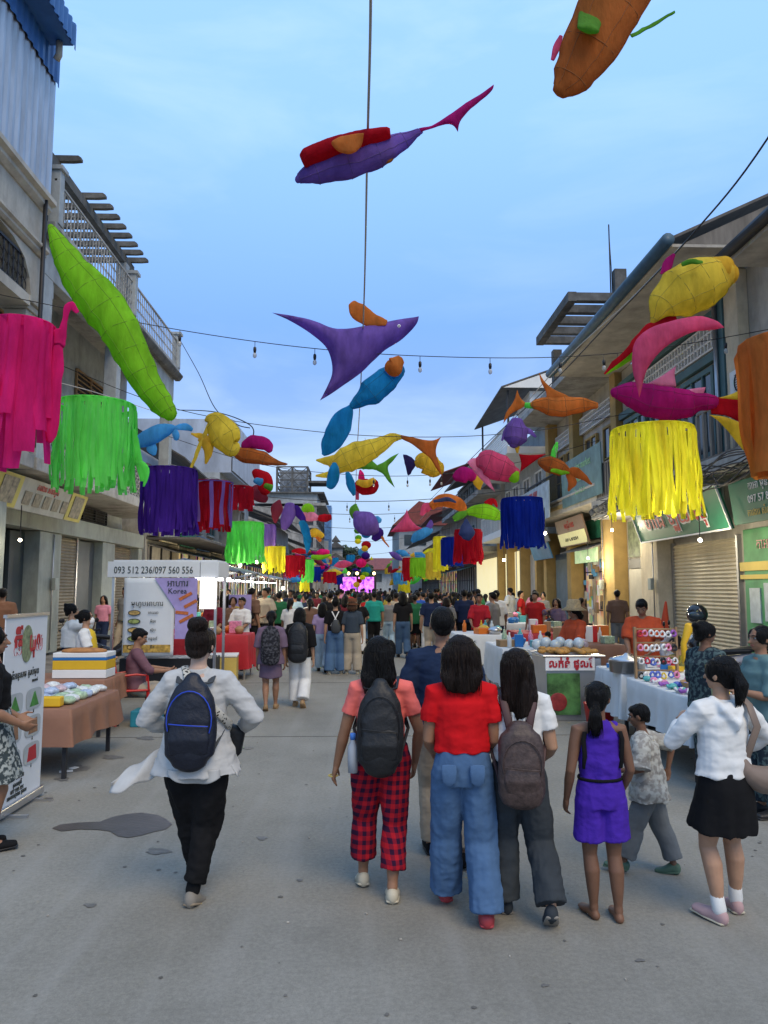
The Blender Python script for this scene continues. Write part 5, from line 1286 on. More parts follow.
# G: running boy, seen side-on, moving right-to-left
gG = gnd(652, 874)
pG = person('small boy in pale printed shirt and grey trousers with a blue stripe, mid-stride', H=1.02, loc=(gG.x, gG.y, 0), rz=R(62), sk=SK_d,
    hair=('short', HR_b, {}), top=(C_boy, dict(hem=.44, sleeve=.5, ease=.035, wr=.014, flare=.8)), bottom=(C_grey, dict(t='trousers', waist=.56, r=(.070, .060, .058), end=.85)), shoes=(M_green, dict(nm='clog', sole=M_green, h=.03)),
    ank={-1: (-.06, .16, .05, (0, 0)), 1: (.06, -.12, .055, (0, 12))}, arm={-1: ((-.14, .16, .62), (-.4, -1, 0)), 1: ((.14, -.10, .60), (.5, -1, 0))}, lean=(0, .03), head=(-.2, 0, 0), seed=17, build=.98)
I = t_info[pG.name]; S = MB(); q_ = [I['hip'][1] + Vector((.066, 0, 0)), I['Kn'][1] + Vector((.060, 0, 0)), I['Kn'][1].lerp(I['A'][1], .8) + Vector((.056, 0, 0))]
S.loft([p * 1.02 for p in q_], [(.012, .018)] * 3, 8); loc_part(S, 'side_stripe', mat('blue stripe', (.02, .08, .5), .7, var=.1), pG)
# H: white hoodie, black skirt
gH = gnd(735, 922)
pH = person('woman in white hooded top and short black skirt with a low ponytail', H=1.38, loc=(gH.x - .02, gH.y, 0), rz=R(12), sk=SK_l,
    hair=('ponytail', HR_b, dict(len=.11, z=.935)), top=(C_white, dict(hem=.545, sleeve=.9, ease=.016, hood=1, wr=.008, flare=.5)), bottom=(C_blk, dict(t='skirt', waist=.60, hem=.345, fl=.138, pleat=.012, np=8)), shoes=(M_pink, dict(nm='sneaker', sole=M_shoe_c, sock=C_white)),
    ank={-1: (-.05, .0, .05, (-14, 0)), 1: (.08, .07, .05, (20, 10))}, arm={-1: ((-.06, .17, .73), (-.9, .0, -1)), 1: ((.15, .13, .60), (.9, -.5, 0))}, head=(.05, -.35, 0), seed=19, hipw=1.05)
hb_ = thing('shoulder_bag', 'taupe leather shoulder bag hanging at the side of the white hooded top', 'bag', pH.location, pH.rotation_euler[2])
S = MB(); c0 = Vector((.245, -.08, .85))
S.loft([c0 + Vector((math.cos(a) * .17 - .02, -.0, -.02 - math.sin(a) * .10)) for a in [k * math.pi / 10 for k in range(11)]], [(.03 + .045 * math.sin(k * math.pi / 10),) * 2 for k in range(11)], 12)
remesh(S, 'body', M_tau, .009, None, 3).parent = hb_
S = MB(); S.loft([c0 + Vector((-.17, .0, .0)), Vector((.12, -.12, 1.02)), Vector((.105, -.085, 1.13)), Vector((.10, -.01, 1.175)), Vector((.12, .065, 1.11)), Vector((.24, .03, .99)), c0 + Vector((.16, .0, .03))], [(.026, .006)] * 4 + [(.02, .006)] * 3, 8); loc_part(S, 'strap', M_tau, hb_)

# K: woman cut by the left edge
gK = gnd(-6, 850)
pK = person('long-haired woman in black top, speckled grey skirt and sandals at the left picture edge', H=1.50, loc=(gK.x - .08, gK.y, 0), rz=R(-62), sk=SK_m,
    hair=('long', HR_b, dict(len=.2, w=.95)), top=(C_blk, dict(hem=.62, sleeve=.45, ease=.02, wr=.008)), bottom=(C_dots, dict(t='skirt', waist=.66, hem=.30, fl=.145, pleat=.014)), shoes=(C_blk, dict(nm='sandal', sole=M_black, h=0)),
    ank={1: (.05, .02, .05, (0, 0)), -1: (-.05, -.02, .05, (0, 0))}, arm={-1: ((-.12, .12, .56), (-.6, -1, 0)), 1: ((.12, .12, .56), (.6, -1, 0))}, seed=21, vox=.007, build=1.1)
# ---------------------------------------------------------------- people farther back: low detail prototypes, copied with other clothes
CLO = {}
def cc(i):
    pal = [('black', (.012, .012, .013)), ('white', (.66, .66, .64)), ('navy', (.016, .025, .06)), ('grey', (.18, .18, .18)), ('red', (.42, .02, .02)), ('teal green', (.02, .27, .22)), ('pink', (.55, .22, .30)), ('beige', (.38, .32, .24)),
           ('blue', (.03, .10, .42)), ('brown', (.16, .09, .06)), ('yellow', (.55, .40, .06)), ('lilac', (.33, .25, .42)), ('dark green', (.02, .12, .05)), ('denim blue', (.06, .11, .19)), ('pale blue', (.30, .42, .52)), ('maroon', (.13, .02, .03))]
    n, c = pal[i]
    if n not in CLO: CLO[n] = mat('crowd ' + n, c, .85, var=.12, vscale=8, bump=.15, bscale=14, spec=.12)
    return n, CLO[n]
PRO = []
def proto(**k):
    t = person('crowd prototype', vox=.017, lod=1, fingers=False, **k); PRO.append(t); return t
_w1 = {1: (.055, -.10, .075, (4, 30)), -1: (-.055, .12, .05, (-4, 0))}; _w2 = {-1: (-.055, -.10, .075, (-4, 30)), 1: (.055, .12, .05, (4, 0))}
_c0 = cc(0)[1]
proto(H=1.55, hair=('long', HR_b, dict(len=.16)), top=(_c0, dict(hem=.54, sleeve=.35, ease=.016)), bottom=(_c0, dict(t='trousers', r=(.062, .056, .058), end=.98)), shoes=(M_black, {}), ank=_w1, seed=1)
proto(H=1.66, hair=('short', HR_b, {}), top=(_c0, dict(hem=.49, sleeve=.4, ease=.022)), bottom=(_c0, dict(t='trousers', r=(.062, .05, .045), end=.96)), shoes=(M_black, {}), ank=_w2, sh=1.12, build=1.05, seed=2)
proto(H=1.50, hair=('ponytail', HR_b, {}), top=(_c0, dict(hem=.52, sleeve=.4, ease=.022)), bottom=(_c0, dict(t='trousers', r=(.064, .06, .065), end=.97)), shoes=(M_black, {}), arm={1: ((.10, .14, .60), (.6, -1, 0))}, seed=3)
proto(H=1.54, hair=('bob', HR_d, dict(len=.10)), top=(_c0, dict(hem=.50, sleeve=.45, ease=.03)), bottom=(_c0, dict(t='skirt', hem=.26, fl=.13)), shoes=(M_black, {}), ank=_w2, seed=4)
proto(H=1.70, hair=('short', HR_b, {}), top=(_c0, dict(hem=.47, sleeve=.45, ease=.03)), bottom=(_c0, dict(t='shorts', hem=.30, fl=.12)), shoes=(M_black, {}), ank=_w1, sh=1.15, build=1.08, arm={-1: ((-.12, .12, .58), (-.6, -1, 0))}, seed=5)
proto(H=1.52, hair=('bun', HR_b, {}), top=(_c0, dict(hem=.53, sleeve=.9, ease=.02)), bottom=(_c0, dict(t='trousers', r=(.062, .052, .05), end=.95)), shoes=(M_black, {}), ank=_w1, seed=6)
PN = ['long black hair', 'short black hair', 'a ponytail', 'a dark bob', 'short hair and shorts', 'a hair bun']
BT = ['trousers', 'trousers', 'wide trousers', 'skirt', 'shorts', 'trousers']
SKS = [SK_m, SK_l, SK_d]
used_lab = {}
def crowd(pi, loc, rz, ct, cb, sk=0, sc=1.0, label=None, hm=None, group='people in the street crowd'):
    p = PRO[pi]; nt_, mt_ = cc(ct); nb_, mb_ = cc(cb)
    if not label:
        dist = 'farthest' if loc[1] > 45 else 'far' if loc[1] > 32 else 'near'; side = 'left' if loc[0] < -1.5 else 'right' if loc[0] > 2.2 else 'central'
        hh = PN[pi].split(' and ')[0]
        label = f"{nt_} top, {nb_} {BT[pi]}, {hh}, in {dist} {side} crowd"
        while label in used_lab:
            used_lab[label] += 1; label = label.replace('in ', ('behind ', 'beside ', 'amid ')[min(used_lab[label] - 2, 2)], 1) if used_lab[label] < 5 else label + ' row'
        used_lab[label] = 1
    rec = dict(body=SKS[sk], top=mt_, trousers=mb_, skirt=mb_, shorts=mb_)
    if hm: rec['hair'] = hm
    c = copy_tree(p, loc=(loc[0], loc[1], loc[2] if len(loc) > 2 else 0), rz=rz, label=label, scale=sc, recolor=rec); c['group'] = group; c.name = 'person'
    return c
# --- mid-distance people one can single out (px of feet, height check by eye)
def cg(px, py): v = gnd(px, py); return (v.x, v.y)
C = crowd
pP = person('woman in lilac knee-length outfit with a dark patterned backpack, walking at left', H=1.42, loc=(*cg(270, 710), 0), rz=R(4), sk=SK_m, hair=('ponytail', HR_b, dict(len=.12, z=.93)), top=(C_lilac, dict(hem=.46, sleeve=.5, ease=.030, flare=.5)),
    bottom=(C_lilac, dict(t='skirt', hem=.33, fl=.12)), shoes=(M_tan, dict(sole=M_tan)), ank={-1: (-.04, -.08, .07, (-4, 30)), 1: (.05, .08, .05, (4, 0))}, vox=.012, lod=1, fingers=False, seed=31)
backpack('dark patterned backpack on the woman in the lilac outfit', pP, cloth('speckled black', (.02, .02, .025), 'mottle', c2=(.07, .07, .08)), M_black, .28, .44, .15, z=.66, oval=False, lod=1)
pQ = person('woman in black T-shirt and loose white trousers with a black backpack, walking at left', H=1.46, loc=(*cg(299, 707), 0), rz=R(-4), sk=SK_l, hair=('long', HR_b, dict(len=.12, w=.95)), top=(C_blk, dict(hem=.50, sleeve=.55, ease=.030)),
    bottom=(C_white, dict(t='trousers', r=(.066, .062, .064), end=.95)), shoes=(M_tan, dict(sole=M_tan)), ank={-1: (-.05, .06, .05, (-4, 0)), 1: (.05, -.08, .08, (4, 45))}, vox=.012, lod=1, fingers=False, seed=32)
backpack('large plain black backpack on the woman in white trousers', pQ, M_bp, M_black, .30, .46, .17, z=.66, oval=False, lod=1)
pR = person('woman in black top with crossed white straps and blue jeans in mid-street', H=1.55, loc=(*cg(335, 674), 0), rz=R(2), sk=SK_l, hair=('halfbun', HR_b, {}), top=(C_blk, dict(hem=.56, sleeve=.4, ease=.014)),
    bottom=(C_denim, dict(t='trousers', r=(.066, .066, .072), end=1)), shoes=(M_shoe_c, {}), ank={1: (.078, .03, .045), -1: (-.078, -.02, .045)}, vox=.014, lod=1, fingers=False, seed=33)
for s in (-1, 1):
    S = MB(); S.loft([Vector((s * .07, -.105, 1.27)), Vector((0, -.13, 1.13)), Vector((-s * .09, -.115, .98))], [(.012, .004)] * 3, 6); loc_part(S, 'strap', M_white, pR)
sm = thing('small_bag', 'small black bag on the back of the woman with crossed straps', 'bag', pR.location, pR.rotation_euler[2]); S = MB(); S.loft([Vector((.01, -.14, .87)), Vector((.01, -.15, .98)), Vector((.01, -.14, 1.08))], [(.09, .04), (.10, .05), (.06, .03)], 12, power=3); loc_part(S, 'body', M_bpg, sm)
pS = person('woman in brown bucket hat, slate T-shirt and beige trousers in mid-street', H=1.53, loc=(*cg(352, 674), 0), rz=R(-3), sk=SK_l, hair=('long', HR_r, dict(len=.10)), top=(cloth('slate cotton', (.04, .055, .075)), dict(hem=.54, sleeve=.4, ease=.02)),
    bottom=(C_tan, dict(t='trousers', r=(.064, .062, .066), end=.98)), shoes=(M_shoe_c, {}), ank={1: (.075, -.02, .045), -1: (-.075, .04, .045)}, vox=.014, lod=1, fingers=False, seed=34)
M_hat = cloth('brown felt', (.13, .055, .03))
S = MB(); S.lathe(Vector((0, -.01, 1.43)), [(.13, -.03), (.135, -.028), (.098, .012), (.092, .09), (.08, .11), (.0, .118)], 20); loc_part(S, 'bucket_hat', M_hat, pS)
mid = [ # pi, px, py(feet), rz, top, bottom, skin, scale, label
 (0, 322, 672, 0, 11, 14, 1, .93, 'person in lilac top and pale jeans just left of the crossed-strap woman'),
 (1, 374, 651, 5, 5, 0, 0, 1.0, 'person in teal T-shirt and black trousers in the middle of the crowd'),
 (2, 359, 654, -8, 0, 1, 1, 1.0, 'person in black top and white trousers beside the teal T-shirt'),
 (0, 403, 658, 3, 0, 13, 1, 1.07, 'woman in black top and flared blue jeans with very long hair'),
 (5, 389, 650, 2, 3, 14, 1, 1.0, 'person in grey top with a light bag left of the flared jeans'),
 (1, 396, 648, -5, 7, 3, 0, .98, 'person in beige shirt in mid crowd behind the flared jeans'),
 (3, 412, 648, 4, 4, 15, 1, 1.0, 'person in red dress right of the flared jeans'),
 (1, 418, 647, -3, 8, 0, 0, 1.0, 'man in royal blue shirt in mid crowd'), (4, 415, 650, 3, 12, 0, 2, .92, 'person in green football shirt before the blue shirt'),
 (2, 428, 652, 4, 1, 1, 1, 1.0, 'person in white clothes with a pink backpack beside the red motorbike'),
 (1, 465, 655, -6, 2, 0, 0, 1.03, 'man in navy and blue sports shirt near the right stalls'), (5, 449, 650, 160, 1, 0, 1, .98, 'woman in white shirt facing the camera near the right stalls'),
 (3, 474, 653, 175, 1, 3, 1, 1.0, 'woman in white facing the camera left of the red-shirt vendor'), (2, 309, 660, 6, 9, 0, 1, 1.0, 'person in brown checked shirt behind the large black backpack'),
 (0, 345, 652, 3, 15, 0, 1, 1.0, 'person in maroon top behind the brown bucket hat'), (1, 330, 655, -5, 0, 2, 0, 1.0, 'person in black shirt behind the crossed-strap woman')]
for pi, px, py, rz, ct, cb, sk, sc, lb in mid: C(pi, cg(px, py), R(rz), ct, cb, sk, sc, lb)
g_ = cg(428, 652); bp_ = thing('backpack', 'small pink backpack worn by the person in white beside the motorbike', 'backpack', (g_[0], g_[1], 0)); S = MB(); S.loft([Vector((0, -.19, .95)), Vector((0, -.20, 1.1)), Vector((0, -.18, 1.25))], [(.13, .07), (.14, .08), (.09, .05)], 14, power=3); loc_part(S, 'body', mat('pink bag', (.6, .2, .35), .7, var=.1), bp_)
rc = random.Random(21); place = [cg(m[1], m[2]) for m in mid]
def ok(x, y, d):
    for a, b_ in place:
        if abs(a - x) < d and abs(b_ - y) < d * 1.3: return False
    return True
cnt = 0
for band, n, y0_, y1_, d in ((0, 27, 20.5, 30, .6), (1, 75, 28, 46, .6), (2, 85, 42, 75, .7)):
    k = 0; tries = 0
    while k < n and tries < 4000:
        tries += 1
        y = rc.uniform(y0_, y1_); x = rc.uniform(-4.4, 4.6)
        if y < 27 and not (-3.6 < x < 4.2): continue
        if not ok(x, y, d): continue
        place.append((x, y)); k += 1
        pi = rc.randrange(6); tc_ = rc.choice([0, 0, 0, 1, 1, 2, 3, 4, 5, 6, 7, 8, 9, 10, 11, 12, 14, 15, 0, 2]); bc_ = rc.choice([0, 0, 13, 13, 2, 3, 7, 1])
        back = rc.random() < .72
        C(pi, (x, y), R(rc.uniform(-35, 35) + (0 if back else 180)), tc_, bc_, rc.choice([0, 0, 1, 1, 2]), rc.uniform(.93, 1.05))
for p in PRO:      # the prototypes themselves join the crowd
    i = PRO.index(p); x, y = [(-3.2, 24), (-2.5, 27.2), (3.4, 25.4), (2.9, 29), (-3.8, 29.5), (1.2, 26.8)][i]
    p.location = (x, y, 0); p['label'] = f"person all in black with {PN[i]} at the front of the packed crowd"; p['group'] = 'people in the street crowd'
# ================================================================= hanging fish and fringed lanterns
def fab(name, c, tr=.62, rough=.8):
    m = mat('fabric ' + name, c, rough, var=.28, vscale=3, bump=.55, bscale=30, transl=tr, spec=.1, stretch=(1.6, 1.6, .5)); return m
FC = dict(purple=fab('purple', (.25, .15, .50)), dpurple=fab('deep purple', (.075, .025, .30)), red=fab('red', (.50, .012, .03)), orange=fab('orange', (.68, .25, .06)), dorange=fab('dark orange', (.55, .19, .05)), pink=fab('pink', (.72, .13, .28)), hot=fab('hot pink', (.88, .03, .26)), magenta=fab('magenta', (.50, .02, .24)),
          blue=fab('blue', (.02, .30, .58)), royal=fab('royal blue', (.01, .035, .36)), yellow=fab('yellow', (.80, .64, .09)), lime=fab('lime green', (.32, .66, .04)), fluo=fab('fluorescent green', (.20, .95, .17)), green=fab('green', (.16, .42, .06)), maroon=fab('maroon', (.30, .05, .09)), lpink=fab('light pink', (.85, .33, .50)), byellow=fab('bright yellow', (.95, .80, .05)), sky=fab('sky blue', (.10, .42, .72)), navy=fab('dark indigo', (.04, .03, .14)), slate=fab('slate blue', (.09, .13, .30)), gold=fab('golden yellow', (.74, .52, .06)))
M_rib = mat('bamboo rib', (.10, .07, .03), .8, var=0); M_cord = mat('hanging cord', (.30, .29, .28), .8, var=0)
def spt(st, Y): return [at(a[0], a[1], Y + (a[3] if len(a) > 3 else 0)) for a in st]
def blade(t, name, col, Y, st, flat=.55, ribs=0, n=16, par=None):
    """a stuffed fabric shape: stations (px, py, half width px[, depth offset m])"""
    pts = spt(st, Y); sc = [((Y + (a[3] if len(a) > 3 else 0)) / FPX) for a in st]
    # resample smoothly (Catmull-Rom)
    P = []; Rd = []; m = len(pts)
    for i in range(m - 1):
        p0, p1, p2, p3 = pts[max(i-1, 0)], pts[i], pts[i+1], pts[min(i+2, m-1)]
        w0, w1, w2, w3 = [st[k][2] * sc[k] for k in (max(i-1, 0), i, i+1, min(i+2, m-1))]
        for j in range(6):
            u = j / 6; f = lambda a, b, c, d: .5 * ((2*b) + (c-a)*u + (2*a-5*b+4*c-d)*u*u + (-a+3*b-3*c+d)*u**3)
            P.append(Vector([f(p0[k], p1[k], p2[k], p3[k]) for k in range(3)])); Rd.append(max(.004, f(w0, w1, w2, w3)))
    P.append(pts[-1]); Rd.append(max(.004, st[-1][2] * sc[-1]))
    d = (P[-1] - P[0]); hint = Vector((-d.z, 0, d.x)); hint = hint.normalized() if hint.length > .01 else Vector((1, 0, 0))
    kk = max(1, len(P) // ribs) if ribs else 0
    Rs = [r * (1 - (.055 * abs(math.sin(math.pi * ((i - 1) % kk) / kk)) if ribs and kk > 1 else 0)) for i, r in enumerate(Rd)]
    q = MB(); n = 24 if flat > .2 else 16; q.loft(P, [(r, max(.006, r * flat)) for r in Rs], n, hint=hint, caps='round')
    g_ = 16 / Y ** .5; off = Vector((sum(ord(c) for c in name) % 17, Y, 0))
    def wob(v, a=1):
        w = v * g_ + off; w2 = v * g_ * 2.4 + off; k = (Y / 12) ** .5 * a
        return v + (Vector((noise.noise(w), noise.noise(w + Vector((3, 3, 3))), noise.noise(w + Vector((7, 1, 2))))) * .022 + Vector((noise.noise(w2), noise.noise(w2 + Vector((3, 3, 3))), noise.noise(w2 + Vector((7, 1, 2))))) * .010) * k
    q.v = [wob(v) for v in q.v]
    o = q.build(name, FC[col], par or t, True)
    if ribs:
        q = MB(); k = max(1, len(P) // ribs); hs = hint; rt = .0042 * (Y / 8) ** .6
        rings = []
        for i in range(1, len(P) - 1):
            tt = (P[i+1] - P[i-1]).normalized(); u, v = orth(tt, hs); hs = u
            rings.append([P[i] + u * math.cos(a) * (Rs[i] * 1.004 + .001) + v * math.sin(a) * (Rs[i] * flat * 1.004 + .001) for a in [2 * math.pi * z / 12 for z in range(13)]])
        for r_ in rings[::k]: q.tube(r_, rt, 4)
        for z in range(0, 12, 2):
            q.tube([r_[z] for r_ in rings], rt * .8, 4)
        q.v = [wob(v) for v in q.v]
        q.build('ribs', mat('rib shade ' + col, tuple(v * .45 for v in FC_rgb[col]), .8, var=0), o, True)
    return o
FC_rgb = {k: tuple(m.node_tree.nodes['Principled BSDF'].inputs['Base Color'].default_value)[:3] for k, m in FC.items()}
from mathutils.geometry import delaunay_2d_cdt
def sheet(t, name, col, Y, poly, thick=.06, tilt=0, dy=0):
    """a stuffed cloth panel: outline in pixels at distance Y, its real thickness in metres, thin at the edge"""
    B_ = []; Y = Y + dy
    m = len(poly)
    for i in range(m):     # smooth the outline
        p0, p1, p2, p3 = poly[i-1], poly[i], poly[(i+1) % m], poly[(i+2) % m]
        sharp = lambda a, b, c: ((b[0]-a[0])*(c[0]-b[0]) + (b[1]-a[1])*(c[1]-b[1])) < .35 * math.hypot(b[0]-a[0], b[1]-a[1]) * math.hypot(c[0]-b[0], c[1]-b[1])
        if sharp(p0, p1, p2): p0 = p1
        if sharp(p1, p2, p3): p3 = p2
        for j in range(4):
            u = j / 4; B_.append(tuple(.5 * ((2*p1[k]) + (p2[k]-p0[k])*u + (2*p0[k]-5*p1[k]+4*p2[k]-p3[k])*u*u + (-p0[k]+3*p1[k]-3*p2[k]+p3[k])*u**3) for k in range(2)))
    n = len(B_); xs = [p[0] for p in B_]; ys = [p[1] for p in B_]; st = max(1.2, (max(xs) - min(xs) + max(ys) - min(ys)) / 60)
    def inside(x, y):
        c = False
        for i in range(n):
            (x1, y1), (x2, y2) = B_[i], B_[i-1]
            if (y1 > y) != (y2 > y) and x < (x2-x1) * (y-y1) / (y2-y1) + x1: c = not c
        return c
    def dist(x, y):
        d = 1e9
        for i in range(n):
            (x1, y1), (x2, y2) = B_[i], B_[i-1]; dx, dy = x2-x1, y2-y1; l = dx*dx+dy*dy; u = max(0, min(1, ((x-x1)*dx+(y-y1)*dy)/l)) if l else 0
            d = min(d, math.hypot(x-x1-u*dx, y-y1-u*dy))
        return d
    P2 = [Vector(p) for p in B_]; k = 0; y = min(ys) + st * .5
    while y < max(ys):
        x = min(xs) + st * (.25 + .5 * (k % 2)); k += 1
        while x < max(xs):
            if inside(x, y) and dist(x, y) > st * .45: P2.append(Vector((x, y)))
            x += st
        y += st * .87
    vs, _, fs, _, _, _ = delaunay_2d_cdt(P2, [], [list(range(n))], 1, 1e-5)
    q = MB(); top = []; bot = []; cx = sum(xs) / n
    dm = max(dist(v.x, v.y) for v in vs) or 1
    for v in vs:
        d = dist(v.x, v.y); e = thick * (1 - (1 - min(1, d / dm)) ** 2) ** .5 * .5; yy = Y + tilt * (v.x - cx) * Y / FPX
        p = at(v.x, v.y, yy); w = p * (12 / Y ** .5); wob = (noise.noise(w) * .030 + noise.noise(w * 2.6) * .012) * (Y / 12) ** .5
        top.append(q.V(p + Vector((0, -e + wob, 0)))); bot.append(q.V(p + Vector((0, e + wob + .002, 0))))
    for f in fs: q.F(*[top[i] for i in f]); q.F(*[bot[i] for i in reversed(f)])
    for i in range(n):
        j = (i + 1) % n; q.F(top[i], top[j], bot[j], bot[i])
    return q.build(name, FC[col], t, True)
def cord(t, px, py, Y, up=1.0):
    p = at(px, py, Y); q = MB(); q.tube([p, p + Vector((.01, 0, up * .5)), p + Vector((0, 0, up))], .006 * (Y / 12) ** .5, 5); q.build('cord', M_cord, t, True)
def fish(label, px, py, Y, parts, up=0, group='fabric fish strung over the street', name='fabric_fish', cat='hanging fish', eyes=()):
    c = at(px, py, Y); t = thing(name, label, cat, c, 0, group)
    for p in parts:
        if p[0] == 'S': sheet(t, p[1], p[2], Y, p[3], *(p[4:] or ())); continue
        nm, col, st = p[:3]; kw = p[3] if len(p) > 3 else {}
        blade(t, nm, col, Y, st, **kw)
    if up: cord(t, px, py, Y, up)
    for ex, ey, er, dy in eyes:
        p = at(ex, ey, Y + dy); r_ = er * Y / FPX; q = MB(); q.ell(p, r_, r_ * .4, r_, None, 12, 8); eo = q.build('eye', M_wht, t, True)
        q = MB(); q.ell(p + Vector((0, -r_ * .3, 0)), r_ * .5, r_ * .3, r_ * .5, None, 10, 6); q.build('pupil', M_black, eo, True)
    return t
fish('brown-orange fish with green stripe, cut off by the top picture edge', 600, 50, 5.6, [
    ('body', 'dorange', [(672, -110, 20), (650, -60, 34), (614, 0, 35), (592, 42, 32), (573, 76, 22), (560, 92, 10)], dict(ribs=5)), ('fin', 'green', [(598, -20, 14), (592, 8, 14), (588, 30, 12, -.22)], dict(flat=.3)),
    ('tail_ribbon', 'green', [(631, 36, 2), (650, 25, 2.4), (675, 12, 1.6)], dict(flat=.4)), ('fin', 'pink', [(561, 36, 2), (556, 48, 4), (553, 60, 2)], dict(flat=.3))])
fish('long purple fish with red back, orange fin and pink forked tail, topmost over the rope', 368, 150, 7.2, [
    ('body', 'purple', [(298, 180, 4), (312, 173, 12), (342, 163, 19), (372, 154, 18), (400, 142, 10), (421, 131, 3)], dict(ribs=5, flat=.7)), ('S', 'back', 'red', [(301, 153), (318, 144), (340, 137), (365, 131), (390, 128), (391, 137), (376, 144), (356, 151), (336, 157), (316, 163), (305, 168), (301, 160)], .22, 0, -.10),
    ('S', 'fin', 'orange', [(332, 142), (340, 137), (352, 134), (364, 133), (361, 146), (351, 154), (339, 152), (333, 147)], .06, 0, -.26), ('fin', 'orange', [(377, 160, 4), (387, 158, 6), (393, 153, 3)], dict(flat=.5)),
    ('S', 'tail', 'magenta', [(419, 129), (432, 125), (448, 116), (462, 106), (478, 95), (494, 84), (492, 90), (480, 101), (468, 112), (460, 122), (458, 132), (452, 125), (438, 126), (421, 133)], .05, .2)])
fish('big purple ray with wide pointed tail and an orange fin on top', 363, 345, 13.4, [
    ('S', 'body', 'purple', [(272, 313), (293, 316), (315, 321), (333, 328), (350, 328), (370, 325), (392, 321), (419, 316), (417, 323), (410, 332), (400, 341), (385, 350), (372, 362), (362, 372), (348, 382), (334, 392), (320, 401), (326, 389), (332, 374), (331, 359), (325, 346), (310, 333), (292, 322)], .5, .3),
    ('fin', 'orange', [(352, 303, 4), (358, 311, 9), (370, 319, 8), (386, 323, 3)], dict(flat=.3))], eyes=[(399, 326, 1.7, -.17)])
fish('blue fish hanging tail-down with an orange face under the purple ray', 370, 395, 16.5, [
    ('body', 'blue', [(400, 368, 7), (390, 376, 12), (373, 391, 14), (359, 401, 7), (351, 407, 3)], dict(ribs=4)), ('face', 'orange', [(388, 366, 6, -.2), (394, 367, 10, -.25), (400, 360, 6, -.2)], dict(flat=.5)), ('tail', 'blue', [(351, 407, 3), (343, 418, 10), (336, 434, 12), (328, 448, 8), (323, 455, 2)], dict(flat=.2))], .3)
fish('largest yellow fish with open jaws, blue fins and a brown-orange tail', 365, 455, 21, [
    ('body', 'yellow', [(334, 467, 8), (346, 460, 13), (362, 453, 13), (378, 446, 9), (392, 438, 5), (402, 437, 2)], dict(ribs=6)), ('upper_jaw', 'yellow', [(338, 461, 7), (326, 461, 4), (316, 460, 1)], dict(flat=.5)), ('lower_jaw', 'yellow', [(336, 473, 4), (326, 475, 3), (316, 475, 1)], dict(flat=.5)),
    ('fin', 'blue', [(334, 463, 2, -.3), (334, 472, 6, -.4), (332, 482, 6, -.4), (329, 488, 3, -.4)], dict(flat=.4)), ('fin', 'blue', [(347, 472, 2, -.2), (350, 482, 4.5, -.2), (354, 495, 2, -.2)], dict(flat=.4)),
    ('S', 'tail', 'dorange', [(401, 435), (412, 437), (425, 440), (434, 440), (441, 437), (437, 445), (436, 453), (439, 464), (443, 477), (436, 468), (430, 458), (422, 452), (412, 444), (402, 439)], .06, .2)], .5)
fish('green fish with a wide forked tail under the largest yellow fish', 375, 464, 24, [('body', 'green', [(356, 466, 4), (362, 463, 7), (370, 465, 5), (377, 468, 2)]), ('S', 'tail', 'green', [(376, 466), (384, 462), (391, 457), (399, 453), (393, 461), (388, 467), (390, 476), (395, 488), (388, 481), (383, 474), (376, 470)], .06)])
fish('round yellow fish with a dark indigo tail right of the largest yellow fish', 428, 465, 24, [('body', 'gold', [(417, 464, 4), (424, 462, 11), (434, 467, 11), (441, 468, 6)], dict(ribs=3)), ('tail', 'navy', [(416, 464, 1.5), (411, 464, 8), (406, 465, 11)], dict(flat=.1))])
fish('small red and yellow duck-shaped fish hanging below the green forked tail', 366, 485, 28, [('body', 'red', [(357, 485, 5), (363, 487, 8), (371, 486, 8), (375, 481, 4)]), ('stripe', 'gold', [(358, 482, 3, -.25), (366, 484, 4, -.35), (374, 480, 3, -.25)], dict(flat=.6)), ('tail', 'hot', [(362, 482, 3), (361, 475, 3), (360, 470, 1)], dict(flat=.3)), ('ribbon', 'pink', [(358, 488, 2), (357, 500, 1.5)], dict(flat=.2))])
fish('purple swordfish with a long sword nose in the middle distance', 366, 525, 36, [('body', 'purple', [(356, 514, 5), (362, 520, 11), (370, 527, 11), (376, 532, 5)]), ('sword', 'orange', [(372, 527, 3), (381, 537, 1.6), (389, 547, .6)], dict(flat=.6)), ('fin', 'sky', [(372, 521, 2), (377, 520, 4), (381, 521, 2)], dict(flat=.3)), ('tail', 'green', [(355, 518, 3), (354, 510, 5), (356, 504, 1)], dict(flat=.3)), ('fin', 'dpurple', [(375, 530, 3), (378, 533, 6), (374, 540, 3)], dict(flat=.3))], .6)
fish('lime green caterpillar-like fish hanging steeply at the upper left', 110, 330, 10.2, [('body', 'lime', [(51, 226, 3), (60, 246, 10), (74, 270, 17), (95, 296, 22), (117, 326, 21), (134, 358, 18), (150, 388, 14), (163, 406, 12), (171, 415, 7)], dict(ribs=12, flat=.8))])
fish('pale blue whale-like fish above the violet fringe lantern', 160, 437, 13, [('body', 'sky', [(133, 449, 2), (142, 441, 7), (156, 434, 9), (168, 429, 6), (176, 428, 2)]), ('tail', 'sky', [(175, 428, 2), (184, 427, 4), (192, 430, 2)], dict(flat=.3)), ('tail', 'sky', [(174, 429, 2), (176, 436, 4), (175, 440, 2)], dict(flat=.3)), ('fin', 'sky', [(150, 440, 4), (152, 449, 5), (154, 455, 2)], dict(flat=.3))])
